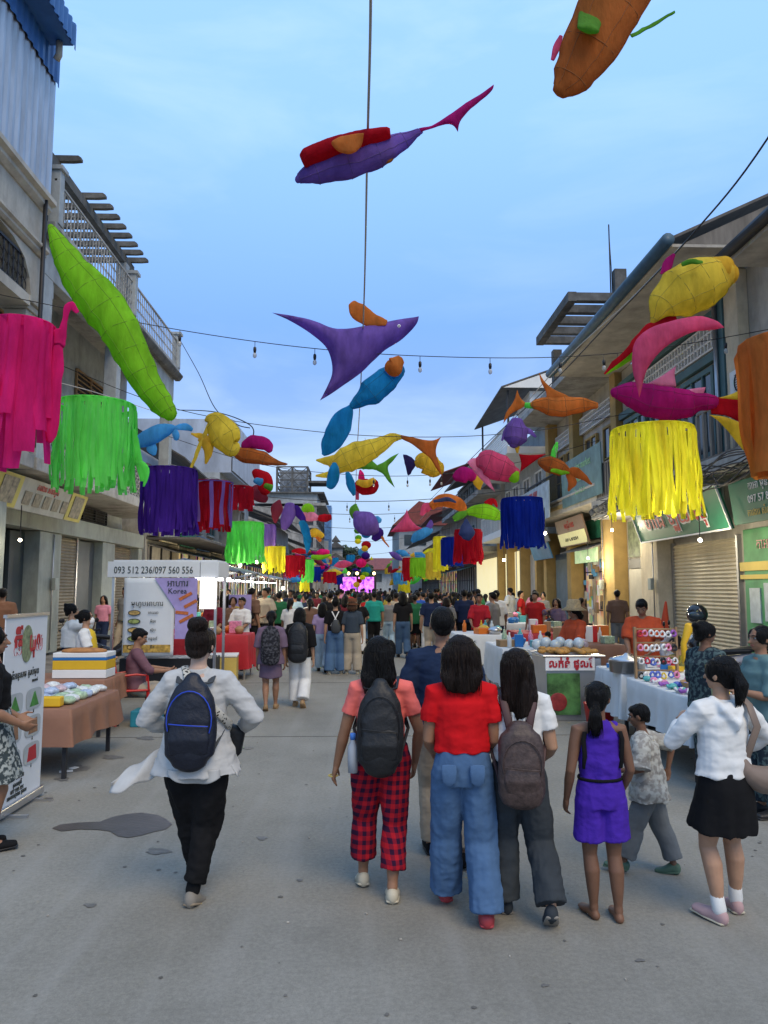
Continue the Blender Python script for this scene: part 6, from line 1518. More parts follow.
fish('yellow long-legged bird fish at the left under the black cord', 222, 440, 14, [('body', 'yellow', [(206, 420, 2), (214, 420, 9), (224, 434, 16), (232, 447, 11), (238, 446, 4)], dict(ribs=4)), ('leg', 'yellow', [(212, 420, 2.5), (204, 436, 2), (196, 455, 1.8), (190, 471, 1)], dict(flat=.5)), ('fin', 'gold', [(200, 438, 3), (208, 446, 6), (206, 464, 1)], dict(flat=.3)), ('tail', 'gold', [(210, 440, 4), (200, 436, 3), (191, 434, 1)], dict(flat=.3))])
fish('orange fish with a pink hump right of the yellow bird fish', 258, 453, 16, [('body', 'dorange', [(233, 450, 5), (245, 455, 8), (262, 458, 7), (276, 463, 3), (287, 464, .8)], dict(ribs=4)), ('hump', 'magenta', [(243, 445, 4), (254, 442, 7), (266, 445, 6), (270, 451, 3)], dict(flat=.6))])
fish('gaping yellow fish with green lip and wire ribs at the upper right', 690, 290, 9.2, [('body', 'yellow', [(653, 322, 3), (662, 306, 16), (682, 292, 28), (706, 281, 27), (722, 274, 17)], dict(ribs=5, flat=.8)), ('mouth', 'gold', [(712, 270, 14), (722, 272, 17), (729, 275, 12)], dict(flat=.8)), ('lip', 'green', [(682, 264, 2, -.35), (692, 261, 3, -.4), (702, 263, 2, -.35)], dict(flat=.5)), ('fin', 'magenta', [(661, 274, 1), (668, 264, 5), (675, 254, 2)], dict(flat=.3)), ('ribbon', 'red', [(676, 318, 4), (650, 330, 6), (628, 352, 4), (604, 373, 1)], dict(flat=.3)), ('ribbon', 'lime', [(655, 338, 4, .1), (630, 358, 3, .1), (606, 374, 1, .1)], dict(flat=.3))])
fish('pink cloth tail draped below the gaping yellow fish', 668, 345, 8.8, [('S', 'cloth', 'pink', [(724, 328), (714, 320), (700, 316), (684, 318), (668, 322), (650, 328), (636, 340), (632, 356), (634, 375), (639, 398), (643, 384), (648, 368), (660, 352), (676, 340), (694, 332), (712, 330)], .10)])
fish('magenta fish with pink back fins and a red and yellow tail at the right', 665, 402, 9.6, [('body', 'magenta', [(614, 393, 6), (630, 394, 13), (652, 401, 18), (678, 404, 17), (700, 402, 10), (714, 402, 7)], dict(ribs=6, flat=.7)), ('S', 'back_fin', 'lpink', [(644, 385), (660, 377), (676, 366), (675, 376), (676, 387), (660, 386)], .03), ('S', 'back_fin', 'lpink', [(686, 390), (696, 388), (706, 387), (703, 396), (694, 395)], .03), ('belly_fin', 'red', [(660, 418, 4), (676, 424, 4), (694, 430, 1)], dict(flat=.2)),
    ('S', 'tail', 'red', [(710, 396), (725, 398), (741, 399), (742, 410), (741, 423), (726, 416), (711, 414)], .04), ('S', 'tail', 'yellow', [(711, 399), (722, 397), (736, 392), (750, 383), (745, 392), (741, 401), (726, 399)], .05), ('S', 'tail', 'yellow', [(709, 415), (724, 417), (741, 424), (743, 436), (744, 451), (736, 441), (728, 431), (718, 421)], .05)])
fish('orange shark-like fish with tall back fin at the right', 562, 404, 14, [('body', 'orange', [(531, 405, 3), (545, 405, 9), (562, 407, 11), (580, 405, 8), (597, 405, 3)], dict(ribs=4)), ('S', 'back_fin', 'orange', [(539, 372), (545, 382), (555, 390), (568, 396), (570, 402), (546, 403), (546, 392), (541, 382)], .05), ('S', 'tail', 'orange', [(517, 390), (521, 399), (528, 404), (520, 409), (511, 414), (503, 424), (506, 413), (512, 404), (515, 398)], .05), ('tie', 'fluo', [(526, 405, 3), (533, 405, 3)])])
fish('purple turtle-like fish hanging from the right string', 516, 433, 16, [('body', 'purple', [(514, 446, 5), (515, 440, 11), (516, 430, 12), (517, 421, 7)], dict(ribs=3)), ('fin', 'purple', [(520, 428, 4), (530, 432, 3), (536, 437, 1)], dict(flat=.3)), ('fin', 'purple', [(510, 428, 4), (505, 433, 3), (502, 440, 1)], dict(flat=.3)), ('beak', 'gold', [(516, 444, 3), (518, 452, 1)])], .4)
fish('plump pink fish with a light pink tail fin and green patch, right of centre', 492, 468, 17, [('body', 'pink', [(478, 462, 6), (486, 462, 13), (500, 468, 14), (512, 472, 10), (518, 472, 4)], dict(ribs=4)), ('S', 'tail', 'lpink', [(467, 462), (474, 458), (482, 463), (488, 476), (495, 492), (484, 482), (475, 473)], .05), ('patch', 'lime', [(510, 480, 2, -.1), (515, 478, 5, -.15), (518, 472, 2, -.1)], dict(flat=.4))], .3)
fish('red pennant-shaped fish between the purple turtle and the goldfish', 530, 462, 16, [('S', 'body', 'red', [(519, 454), (530, 455), (546, 454), (535, 461), (520, 472), (521, 463)], .05)])
fish('orange goldfish with forked tail and green back fin at the right', 556, 466, 15, [('body', 'dorange', [(539, 462, 3), (548, 464, 8), (560, 468, 8), (568, 472, 4)], dict(ribs=3)), ('back_fin', 'fluo', [(553, 457, 3), (555, 450, 3), (557, 442, 1)], dict(flat=.2)), ('tail', 'dorange', [(567, 472, 2), (577, 473, 5), (592, 484, 1)], dict(flat=.15)), ('tail', 'dorange', [(568, 474, 3), (572, 482, 5), (568, 491, 1)], dict(flat=.15)), ('stripe', 'lime', [(552, 470, 2, -.15), (562, 473, 2.5, -.15), (569, 473, 1, -.1)], dict(flat=.5))], .4)
fish('small magenta fish with a yellow tail left of the plump pink fish', 465, 477, 20, [('body', 'magenta', [(455, 478, 4), (462, 475, 8), (470, 476, 7), (473, 480, 3)]), ('tail', 'gold', [(473, 474, 2), (478, 482, 5), (480, 490, 1)], dict(flat=.25))])
fish('orange dolphin with pink tail arching over the right crowd', 448, 503, 24, [('body', 'orange', [(431, 506, 4), (440, 501, 6), (452, 501, 7), (461, 507, 6), (465, 514, 2)]), ('tail', 'pink', [(432, 506, 3), (426, 508, 5), (421, 515, 2)], dict(flat=.25)), ('stripe', 'slate', [(434, 502, 1.5, -.2), (446, 499, 2, -.25), (456, 502, 1, -.25)], dict(flat=.5))])
fish('lime green fish with pointed tail above the blue and red lanterns', 484, 513, 22, [('body', 'lime', [(466, 512, 2), (475, 511, 6), (488, 512, 8), (498, 516, 5), (502, 519, 2)], dict(ribs=3)), ('tail', 'green', [(467, 512, 2), (461, 515, 4), (454, 519, 3)], dict(flat=.2)), ('fin', 'red', [(487, 505, 4), (492, 501, 3), (497, 507, 1)], dict(flat=.2))])
fish('pink three-cornered fish right of the centre line', 406, 523, 30, [('S', 'body', 'pink', [(390, 532), (397, 525), (403, 518), (407, 509), (410, 518), (416, 525), (424, 529), (414, 531), (402, 532)], .25)])
fish('blue fish with a purple tail at mid right', 424, 534, 30, [('body', 'sky', [(412, 541, 2), (418, 536, 5), (426, 532, 5), (432, 530, 2)]), ('tail', 'purple', [(428, 530, 3), (430, 524, 3), (431, 520, 1)], dict(flat=.3))])
fish('slate blue teardrop hanging before the red right lantern', 467, 531, 19, [('body', 'slate', [(466, 519, 1), (466, 526, 5), (467, 533, 8), (467, 538, 5)], dict(flat=.5))])
fish('red and orange fish with a sky blue patch at the left', 258, 482, 19, [('body', 'red', [(254, 471, 3), (259, 475, 6), (266, 482, 8), (262, 492, 6)]), ('patch', 'sky', [(256, 480, 3, -.3), (261, 482, 4, -.3)]), ('tail', 'maroon', [(256, 486, 4), (258, 494, 7), (266, 500, 3)], dict(flat=.3)), ('fin', 'green', [(266, 486, 3, -.3), (271, 488, 4, -.3)])])
fish('maroon leaf-shaped fish left of the purple one', 277, 510, 21, [('body', 'maroon', [(279, 500, 1), (277, 507, 6), (276, 515, 5), (275, 523, 1)], dict(flat=.3))])
fish('purple bell-shaped fish with a trailing blue tail at the left', 292, 517, 22, [('body', 'purple', [(290, 505, 5), (289, 513, 7), (286, 522, 6), (284, 528, 3)]), ('tail', 'dpurple', [(294, 508, 4), (301, 516, 4), (305, 524, 2)], dict(flat=.4)), ('tail', 'blue', [(302, 522, 4), (306, 532, 4), (309, 542, 2)], dict(flat=.4))])
fish('pink and green duck fish with a red head at mid left', 315, 518, 26, [('body', 'lpink', [(302, 516, 4), (310, 516, 5), (318, 518, 3)]), ('head', 'red', [(319, 518, 3), (325, 518, 4), (330, 518, 3)]), ('back', 'lime', [(303, 512, 3), (308, 509, 6), (313, 512, 3)], dict(flat=.4))])
fish('yellow-orange fish below the pink and green duck', 316, 534, 28, [('body', 'gold', [(309, 536, 2), (315, 533, 5), (322, 536, 3)]), ('fin', 'orange', [(317, 536, 3), (320, 541, 2)])])
fish('blue down-hanging fish left of the yellow-orange one', 307, 541, 27, [('body', 'blue', [(303, 527, 3), (307, 536, 4), (308, 545, 3), (307, 553, 1)])])
fish('red flat fish over the small red left lantern', 300, 552, 29, [('body', 'red', [(292, 552, 1), (299, 551, 3), (308, 553, 1)], dict(flat=.5))])
fish('hot pink and lime fish at mid left', 322, 553, 36, [('body', 'hot', [(318, 553, 2), (323, 552, 3.5), (329, 552, 2)]), ('fin', 'lime', [(312, 557, 2), (322, 557, 2.5), (331, 555, 1)])])

# ---- fringed lanterns
def lantern(label, px, ytop, ybot, hw, Y, col, n=30, seed=0, taper=1.0, ragged=.12, split=0, over=1.3, hang=.10, tie=None, band_=1):
    r_ = random.Random(seed); c = at(px, ytop, Y); zb = at(px, ybot, Y).z; rad = hw * Y / FPX; Lh = c.z - zb
    t = thing('fringe_lantern', label, 'fringe lantern', c, 0, 'fringed lanterns over the street')
    q = MB(); q.tube([c + Vector((math.cos(a) * rad, math.sin(a) * rad, 0)) for a in [2 * math.pi * k / 24 for k in range(25)]], .012, 5); q.build('hoop', FC[col], t, True)
    q = MB(); q.tube([c + Vector((-rad, 0, 0)), c + Vector((0, 0, hang)), c + Vector((rad, 0, 0))], .005, 4); q.build('cord', M_cord, t)
    q = MB(); n = int(n * 1.7); w = 2 * math.pi * rad / n * over * 1.15; ns = 12
    if band_: q.lathe(c + Vector((0, 0, -Lh * .06)), [(rad * 1.005, 0), (rad * 1.0, Lh * .06)], 28, close=False)
    for k in range(n):
        a = 2 * math.pi * (k + r_.uniform(-.2, .2)) / n
        if split and abs(math.sin(a * .5 * 2) ) < split and r_.random() < .8: continue
        ln = Lh * (1 - abs(r_.gauss(0, ragged))); ph = r_.uniform(0, 6); am = rad * r_.uniform(.02, .10); wd = w * r_.uniform(.75, 1.15); tw = r_.uniform(-.5, .5); last = None
        lean = r_.gauss(0, .022) * Lh
        for j in range(ns + 1):
            u = j / ns; rr = rad * (1 + (taper - 1) * u) + am * u * math.sin(ph + u * 7) + (.012 if k % 2 else 0)
            aa = a + .03 * math.sin(ph * 2 + u * 5); ce = c + Vector((math.cos(aa) * rr + lean * u * u, math.sin(aa) * rr, -ln * u))
            b_ = aa + math.pi / 2 + tw * u; d = Vector((math.cos(b_), math.sin(b_), 0)) * wd / 2 * (1 - .25 * math.sin(u * 3.1 + ph) ** 2)
            nn = Vector((math.cos(aa), math.sin(aa), 0)) * wd * (.3 if k % 3 else -.25) * (1 if u > .04 else 0)
            cur = (q.V(ce - d), q.V(ce + nn), q.V(ce + d))
            if last: q.F(last[0], last[1], cur[1], cur[0]); q.F(last[1], last[2], cur[2], cur[1])
            last = cur
    me = q.mesh('fringe'); link(me, 'fringe', t, FC[col], True)
    if tie: 
        for st in tie: blade(t, 'tie', col, Y, st, flat=.25)
    return t
lantern('long hot pink cloth lantern with ragged strips at the left edge', 24, 325, 478, 29, 8.2, 'hot', 13, 2, ragged=.30, over=1.9, tie=[[(58, 330, 5), (60, 345, 6), (64, 322, 3), (70, 306, 4), (78, 312, 2)], [(60, 335, 4), (56, 370, 7), (50, 430, 8), (46, 440, 2)]])
lantern('fluorescent green fringe lantern at the left', 97, 405, 492, 37, 9.6, 'fluo', 38, 3, ragged=.07, tie=[[(132, 430, 3), (138, 455, 4), (143, 480, 3)], [(136, 460, 4), (146, 470, 4), (144, 486, 1)]])
lantern('deep violet fringe lantern left of the red one', 170, 470, 535, 26, 13, 'dpurple', 30, 4, ragged=.04)
lantern('dark red fringe lantern with violet strips at the left', 212, 482, 532, 18, 15, 'red', 20, 5, ragged=.08)
lantern('few loose violet strips among the dark red ones', 214, 483, 530, 19, 14.6, 'purple', 5, 6, ragged=.1, over=.28, band_=0)
lantern('small ragged red lantern beside the dark red fringe one', 240, 487, 512, 12, 17, 'red', 9, 7, ragged=.3)
lantern('bright green square-looking fringe lantern above the lit left stalls', 246, 523, 564, 17, 19, 'fluo', 26, 8, ragged=.04)
lantern('violet narrow fringe lantern right of the square green one', 268, 525, 562, 7, 22, 'purple', 10, 9)
lantern('small yellow fringe lantern in two bunches at mid left', 275, 547, 574, 10.5, 22, 'byellow', 16, 10, split=.3)
lantern('small red fringe lantern right of the small yellow one', 295, 556, 579, 9.5, 24, 'red', 16, 11)
lantern('small fluorescent green lantern beside the small red one', 308, 560, 583, 5.5, 27, 'fluo', 12, 12)
lantern('tiny royal blue lantern at mid left', 317, 567, 582, 3.5, 30, 'royal', 8, 13)
lantern('tiny yellow lantern low among the left stalls', 305, 581, 592, 4, 30, 'byellow', 8, 14)
lantern('large yellow fringe lantern in front of the green shop sign', 652, 430, 520, 40, 9.0, 'byellow', 36, 15, ragged=.07, taper=1.04)
lantern('orange cloth lantern cut off by the right picture edge', 790, 342, 478, 48, 8.3, 'orange', 14, 16, ragged=.1, over=2.0, taper=.8)
lantern('royal blue fringe lantern on the right', 522, 499, 549, 20, 15, 'royal', 28, 17, ragged=.05)
lantern('red fringe lantern behind the slate teardrop', 468, 530, 565, 13, 20, 'red', 18, 18)
lantern('small royal blue lantern left of the red right lantern', 452, 538, 567, 10, 22, 'royal', 14, 19)
lantern('pale yellow lantern left of the small royal blue one', 440, 537, 572, 6, 23, 'byellow', 10, 20)
lantern('dull yellow lantern farther back on the right', 433, 553, 580, 7, 30, 'yellow', 10, 21)
lantern('small green fringe lantern right of the centre', 418, 558, 578, 7, 28, 'lime', 14, 22)
lantern('small red lantern left of the small green right one', 408, 558, 582, 5, 30, 'red', 10, 23)
lantern('small sky blue lantern right of the centre', 400, 573, 585, 6, 34, 'sky', 10, 24)
lantern('small red lantern left of the lit screen', 330, 572, 584, 6, 34, 'red', 10, 25)
# ---- chain of coloured balls and bows under the centre rope
cols = ['hot', 'sky', 'byellow', 'green', 'dpurple', 'red', 'blue', 'pink', 'gold', 'lime']
t = thing('ball_garland', 'vertical garland of coloured cloth balls and bows hanging at the street centre', 'garland', at(362, 550, 40))
rg = random.Random(4)
for k in range(17):
    x = 361 + rg.uniform(-5, 6); y = 527 + k * 3.6; q = MB(); p = at(x, y, 40 + rg.uniform(-.5, .5)); r_ = rg.uniform(.14, .3)
    q.ell(p, r_, r_ * .8, r_ * .85, None, 10, 7); q.build('ball', FC[cols[(k * 3) % 10]], t, True)
# ---- the many small fish and lanterns far down the street
def farfish(x, y, z, L, c1, c2, rz, tilt, label):
    t = thing('fabric_fish', label, 'hanging fish', (0, 0, 0), 0, 'small far decorations over the crowd')
    q = MB(); q.loft([(-L*.5, 0, 0), (-L*.3, 0, .02), (0, 0, .03), (L*.25, 0, 0), (L*.4, 0, 0)], [(.02, .02), (L*.14, L*.09), (L*.18, L*.11), (L*.09, L*.05), (.02, .02)], 10, hint=Vector((0, 0, 1))); q.build('body', FC[c1], t, True)
    q = MB(); q.loft([(L*.36, 0, 0), (L*.5, 0, .05), (L*.62, 0, .1)], [(.03, .02), (L*.10, .02), (L*.16, .01)], 8, hint=Vector((0, 0, 1))); q.build('tail', FC[c2], t, True)
    t.location = (x, y, z); t.rotation_euler = (0, tilt, rz); return t
where = ['over the left stalls', 'left of the lit screen', 'above the lit screen', 'right of the lit screen', 'over the right stalls']
ck = list(FC); fl = set()
for k in range(62):
    Y = rg.uniform(34, 80); px = rg.choice([rg.uniform(290, 345), rg.uniform(385, 450), rg.uniform(300, 440)]); py = rg.uniform(552, 580); p = at(px, py, Y)
    c1 = rg.choice([c for c in ck if c not in ('navy', 'dorange')]); c2 = rg.choice(ck); w_ = where[0 if px < 312 else 1 if px < 340 else 2 if px < 376 else 3 if px < 415 else 4]
    dist = 'nearer' if Y < 48 else 'middle' if Y < 63 else 'farthest'
    n1 = FC[c1].name.replace('fabric ', ''); n2 = FC[c2].name.replace('fabric ', '')
    lb = f"small {n1} cloth fish with {n2} tail {w_}, {dist} row"
    if lb in fl: continue
    fl.add(lb)
    if rg.random() < .78: farfish(p.x, p.y, p.z, rg.uniform(.7, 1.4), c1, c2, rg.uniform(-.6, .6), rg.uniform(-.8, .8), lb)
    else:
        lb = f"tiny {n1} fringe lantern {w_}, {dist} row"
        if lb in fl: continue
        fl.add(lb); lantern(lb, px, py, py + rg.uniform(9, 14) * 40 / Y, rg.uniform(3, 5) * 40 / Y, Y, c1, 9, k)

# ---- lamps strings and cables
def curve(pts, n=16):
    P = []; m = len(pts)
    for i in range(m - 1):
        p0, p1, p2, p3 = pts[max(i-1, 0)], pts[i], pts[i+1], pts[min(i+2, m-1)]
        for j in range(n):
            u = j / n; P.append(Vector([.5 * ((2*p1[k]) + (p2[k]-p0[k])*u + (2*p0[k]-5*p1[k]+4*p2[k]-p3[k])*u*u + (-p0[k]+3*p1[k]-3*p2[k]+p3[k])*u**3) for k in range(3)]))
    P.append(pts[-1]); return P
def wire(label, pts, r, m=None, bulbs=(), Y=None, lit=False, name='cable'):
    t = thing(name, label, 'cable' if name == 'cable' else 'string lights' if name == 'string_lights' else 'rope', pts[len(pts) // 2])
    P = curve(pts, 8); q = MB(); q.tube(P, r, 5); q.build('wire', m or M_wire, t, True)
    for px in bulbs:
        # point on the curve nearest that direction
        b = min(P, key=lambda p: abs((p.x / p.y) - (ray(px, 400).x / ray(px, 400).y))); s_ = (b.y / 14) ** .3
        q = MB(); q.lathe(b + Vector((0, 0, -.22 * s_)), [(.0, 0), (.022, .0), (.03, .05), (.028, .1), (.006, .12), (.006, .22)], 10); so = q.build('socket', M_black, t, True)
        q = MB(); q.ell(b + Vector((0, 0, -.27 * s_)), .038, .038, .055, None, 10, 8); q.build('bulb', M_bulb if lit else mat('unlit glass bulb', (.5, .5, .48), .1, var=0, alpha=.6), so, True)
    return t
wire('rope running down the middle of the street that the big fish hang from', [at(371, -60, 5), at(370, 40, 6), at(367, 160, 7.6), at(364, 300, 12), at(360, 400, 18), at(356, 480, 30), at(355, 540, 60)], .014, M_rope, name='rope')
wire('bulb string nearest the camera, from the lattice terrace to the right', [at(-60, 282, 13.5), at(60, 307, 13.5), at(180, 330, 13.5), at(300, 347, 13.5), at(420, 356, 13.5), at(560, 357, 13.5), at(680, 345, 13.5), at(860, 312, 13.5)], .008, None, (182, 247, 307, 363, 424, 483, 557, 600, 620, 716), name='string_lights')
wire('second bulb string, sagging behind the blue and orange fish', [at(60, 365, 18), at(180, 410, 18), at(320, 432, 18), at(440, 437, 18), at(540, 430, 18), at(620, 415, 18), at(700, 404, 18)], .009, None, (), name='string_lights')
wire('third bulb string just above the round yellow fish', [at(150, 430, 24), at(250, 462, 24), at(340, 474, 24), at(430, 475, 24), at(520, 462, 24), at(600, 440, 24)], .010, None, (375, 403, 431, 446), name='string_lights')
for i, (Y, yc) in enumerate(((29, 500), (36, 513), (44, 527), (54, 540), (66, 553))):
    xa = 360 - 6.5 * 740 / Y; xb = 362 + 6.5 * 740 / Y
    wire(['fourth cross cable with unlit bulbs', 'fifth cross cable behind the dolphin', 'sixth cross cable over the crowd', 'seventh cross cable over the crowd', 'farthest cross cable over the crowd'][i], [at(xa, yc - 12, Y), at((xa * 2 + xb) / 3, yc, Y), at((xa + xb * 2) / 3, yc, Y), at(xb, yc - 12, Y)], .014, None, (345, 395) if i < 2 else (), name='string_lights')
wire('thick black cable running beside the right blue gutter', [Vector((5.6, 6.5, 8.9)), at(768, 138, 9.6), at(690, 237, 12), at(610, 322, 16), at(545, 390, 21), at(480, 450, 32), at(430, 500, 55)], .016)
wire('thin pale cable crossing under the right gutter', [at(690, 237, 12), at(630, 300, 14.8), at(560, 365, 19), at(500, 432, 28), at(420, 520, 60)], .014, M_rope)
wire('black cable dropping from the left terrace post to the yellow bird fish', [at(176, 333, 26), at(198, 372, 22), at(215, 408, 18), at(236, 424, 17), at(250, 428, 17)], .012)
wire('black cable from the terrace corner across to the orange fish', [at(178, 410, 24), at(215, 412, 20), at(250, 425, 17), at(252, 440, 17)], .014)
wire('service cable on the left balcony front', [at(-20, 365, 14), at(60, 383, 15.5), at(110, 397, 17), at(180, 420, 24)], .01, M_rope)
t = thing('cable_bundle', 'tangled bundle of black cables under the broken right balcony', 'cable bundle', (6.8, 15, 3.9))
for k in range(14):
    y = 12.5; pts = []
    for j in range(7): pts.append(Vector((6.7 + rg.uniform(-.15, .15), 11.5 + j * 1.5 + rg.uniform(-.3, .3), 4.0 + rg.uniform(-.3, .12) - .12 * math.sin(j * 1.3 + k))))
    q = MB(); q.tube(curve(pts, 6), .014, 5); q.build('wire', M_wire, t, True)
# ================================================================= stalls, vendors, motorbikes, banners
M_redp = mat('red plastic', (.50, .02, .02), .35, var=.08); M_yelp = mat('yellow plastic', (.70, .42, .02), .4, var=.08); M_blup = mat('blue plastic', (.02, .15, .42), .4, var=.08); M_orp = mat('orange plastic', (.65, .16, .02), .4, var=.08)
M_cloth_b = mat('brown table cloth', (.26, .125, .075), .6, var=.12, bump=.2, bscale=9); M_cloth_w = mat('white table cloth', (.62, .64, .64), .65, var=.08, bump=.25, bscale=9); M_cloth_r = mat('red table cloth', (.42, .02, .03), .6, var=.15, bump=.2)
M_vin = mat('white vinyl', (.66, .68, .70), .45, var=.05, bump=.08, bscale=5); M_styro = mat('white foam', (.72, .72, .70), .8, var=.05)
M_alu = mat('aluminium', (.55, .55, .56), .3, metal=.9, var=.1); M_tyre = mat('tyre rubber', (.015, .015, .015), .85, var=.2)
M_gls = mat('pale clear plastic', (.55, .6, .6), .12, var=.2, spec=.7)

def cloth_table(label, x0, x1, y0, y1, z, m, drop=.35, legs=True, group=None, seed=0, name='market_table'):
    t = thing(name, label, 'table', ((x0+x1)/2, (y0+y1)/2, 0), 0, group)
    q = MB(); q.box(x0 + .02, x1 - .02, y0 + .02, y1 - .02, z - .03, z - .004); q.build('table_top', M_wood, t)
    q = MB(); n = 60; cx, cy = (x0+x1)/2, (y0+y1)/2; hx, hy = (x1-x0)/2, (y1-y0)/2; per = []
    for k in range(n * 4):
        u = k / n; s, f = int(u), u - int(u); c = [(-1 + 2*f, -1), (1, -1 + 2*f), (1 - 2*f, 1), (-1, 1 - 2*f)][s]; per.append(c)
    rings = []
    for j, (dz, ex) in enumerate(((0, -.05), (0, 0), (-.02, .012), (-.3, .02), (-.6, .03), (-1, .045))):
        ring = []
        for k, (a, c) in enumerate(per):
            w = 0 if j < 3 else .022 * math.sin(k * .33 + seed + noise.noise(Vector((k * .06, seed, 0))) * 5) * (j - 2) / 3
            e = ex + w; dd = drop * (1 + .12 * noise.noise(Vector((k * .05, seed + 3, 0)))) if j > 2 else drop
            zz = z + (dz * dd if j > 1 else 0) + (.004 if j < 2 else 0)
            ln = math.hypot(a, c); ring.append(q.V((cx + a * (hx + e), cy + c * (hy + e), zz)))
        rings.append(ring)
    m4 = n * 4
    for a, b in zip(rings, rings[1:]):
        for k in range(m4): q.F(a[k], a[(k+1) % m4], b[(k+1) % m4], b[k])
    q.F(*rings[0]); me = q.mesh('table_cloth'); link(me, 'table_cloth', t, m, True); me.polygons[len(me.polygons) - 1].use_smooth = False
    for f in list(me.polygons)[:m4 * 2]: f.use_smooth = False
    if legs:
        for a in (x0 + .06, x1 - .06):
            for c in (y0 + .06, y1 - .06): q = MB(); q.box(a - .018, a + .018, c - .018, c + .018, 0, z - .03); q.build('leg', M_iron, t)
    return t
def single(name, label, cat, mb, m, group=None, smooth=True, bevel=0):
    c = sum(mb.v, Vector()) / len(mb.v); o = mb.build(name, m, None, smooth, bevel); return tag(o, label, cat, group)
def boxthing(name, label, cat, x, y, z, sx, sy, sz, m, rz=0, group=None, lid=None, bevel=.012):
    t = thing(name, label, cat, (x, y, z), 0, group); q = MB(); q.cbox((x, y, z + sz / 2), sx, sy, sz, rz); q.build('box', m, t, bevel=bevel)
    if lid: q = MB(); q.cbox((x, y, z + sz + .022), sx + .02, sy + .02, .04, rz); q.build('lid', lid, t, bevel=.01)
    return t
def packet_pile(x0, x1, y0, y1, z, nx, ny, mats, label, seed=0, r=.09):
    r_ = random.Random(seed); prot = None
    for i in range(nx):
        for j in range(ny):
            x = x0 + (x1-x0) * (i + .5) / nx + r_.uniform(-.02, .02); y = y0 + (y1-y0) * (j + .5) / ny + r_.uniform(-.02, .02)
            q = MB(); q.ell((0, 0, .03), r, r * .85, .035 + r_.uniform(0, .015), None, 12, 7)
            for k, v in enumerate(q.v): q.v[k] = v * (1 + .14 * noise.noise(v * 25 + Vector((i, j, seed)))) 
            mc = r_.choice(mats); o = q.build('food_packet', mc, None, True); o.location = (x, y, z); o.rotation_euler = (0, 0, r_.uniform(0, 3)); tag(o, mc.name.replace('packet ', '') + ' ' + label, 'food packet', mc.name.replace('packet ', '') + ' ' + label)
# ---------------- left near table
cloth_table('low table under a brown cloth loaded with wrapped food packets, near left', -4.15, -2.68, 7.05, 8.35, .64, M_cloth_b, .33, seed=1)
PM = [mat('packet white', (.6, .62, .6), .35, var=.3, vscale=30), mat('packet pink', (.5, .38, .4), .35, var=.4, vscale=30), mat('packet green', (.34, .45, .3), .35, var=.4, vscale=30), mat('packet blue', (.35, .42, .55), .35, var=.4, vscale=30)]
packet_pile(-4.0, -2.75, 7.25, 8.25, .65, 9, 7, PM, 'wrapped food packet in the lower layer on the brown table', 3, .085)
packet_pile(-3.8, -3.0, 7.5, 8.1, .70, 5, 3, PM, 'wrapped food packet on top of the heap on the brown table', 5, .085)
boxthing('tray', 'yellow shallow crate on the near edge of the brown table', 'crate', -3.35, 7.15, .65, 1.1, .1, .09, M_yelp)
t = cloth_table('table behind the brown one carrying the striped cool box', -4.3, -3.05, 9.0, 9.8, .66, M_cloth_b, .3, seed=4)
t = thing('cool_box', 'cool box striped orange, white and blue on the second left table', 'cool box', (-3.4, 9.3, .67))
for (za, zb, mm, nm) in ((0, .10, M_styro, 'lower_band'), (.101, .21, M_yelp, 'orange_band'), (.211, .245, M_blup, 'blue_band'), (.246, .30, M_styro, 'upper_band')):
    q = MB(); q.box(-3.72, -3.08, 9.15, 9.5, .67 + za, .67 + zb); q.build(nm, mm, t, bevel=.006)
q = MB(); q.ell((-3.4, 9.3, .985), .28, .15, .04); q.build('bread_pile', mat('bread', (.40, .18, .06), .7, var=.3, vscale=12), t, True)
single('plastic_stool', 'red plastic stool lying beyond the brown table', 'stool', MB().lathe((-4.3, 8.9, .0), [(.20, 0), (.17, .40), (.16, .43), (.0, .43)], 14), M_redp)
# ---------------- roll-up banner
BX0 = .07
t = thing('rollup_banner', 'white roll-up banner with red Khmer title and food pictures at the left', 'banner stand', (-2.72, 6.17, 0))
q = MB(); q.box(-2.73, -2.722, 5.80, 6.55, .09, 1.52); q.build('panel', M_vin, t)
q = MB(); q.box(-2.76, -2.69, 5.78, 6.57, 0.025, .09); q.build('base_case', M_alu, t, bevel=.01); q = MB(); q.box(-2.74, -2.71, 5.79, 6.56, 1.52, 1.545); q.build('top_rail', M_alu, t)
for y in (5.95, 6.4): q = MB(); q.box(-2.88, -2.55, y - .02, y + .02, .0, .022); q.build('foot', M_alu, t)
bx = -2.718
def btxt(s, y, z, size, m, mw=.66, bold=0): return text(s, 'lettering', m, t, (bx, y, z), (0, 1, 0), (0, 0, 1), size, .002, maxw=mw, bold=bold)
M_pr = mat('banner red print', (.42, .02, .03), .5, var=0); M_pk = mat('banner black print', (.04, .05, .05), .5, var=0); M_pg = mat('banner green print', (.05, .22, .04), .5, var=.4, vscale=15); M_pw = mat('banner brown print', (.25, .13, .07), .5, var=.4, vscale=15)
q = MB(); q.prism([(bx, 6.175 + .10 * math.cos(a), 1.30 + .15 * math.sin(a)) for a in [2 * math.pi * k / 24 for k in range(24)]], (.0015, 0, 0)); q.build('emblem', mat('leaf print', (.20, .24, .13), .5, var=.6, vscale=18), t)
btxt('\u1786\u17b8', 6.02, 1.30, .24, M_pr, .2, .008); btxt('\u1799\u17bb\u179b', 6.34, 1.30, .21, M_pr, .24, .008)
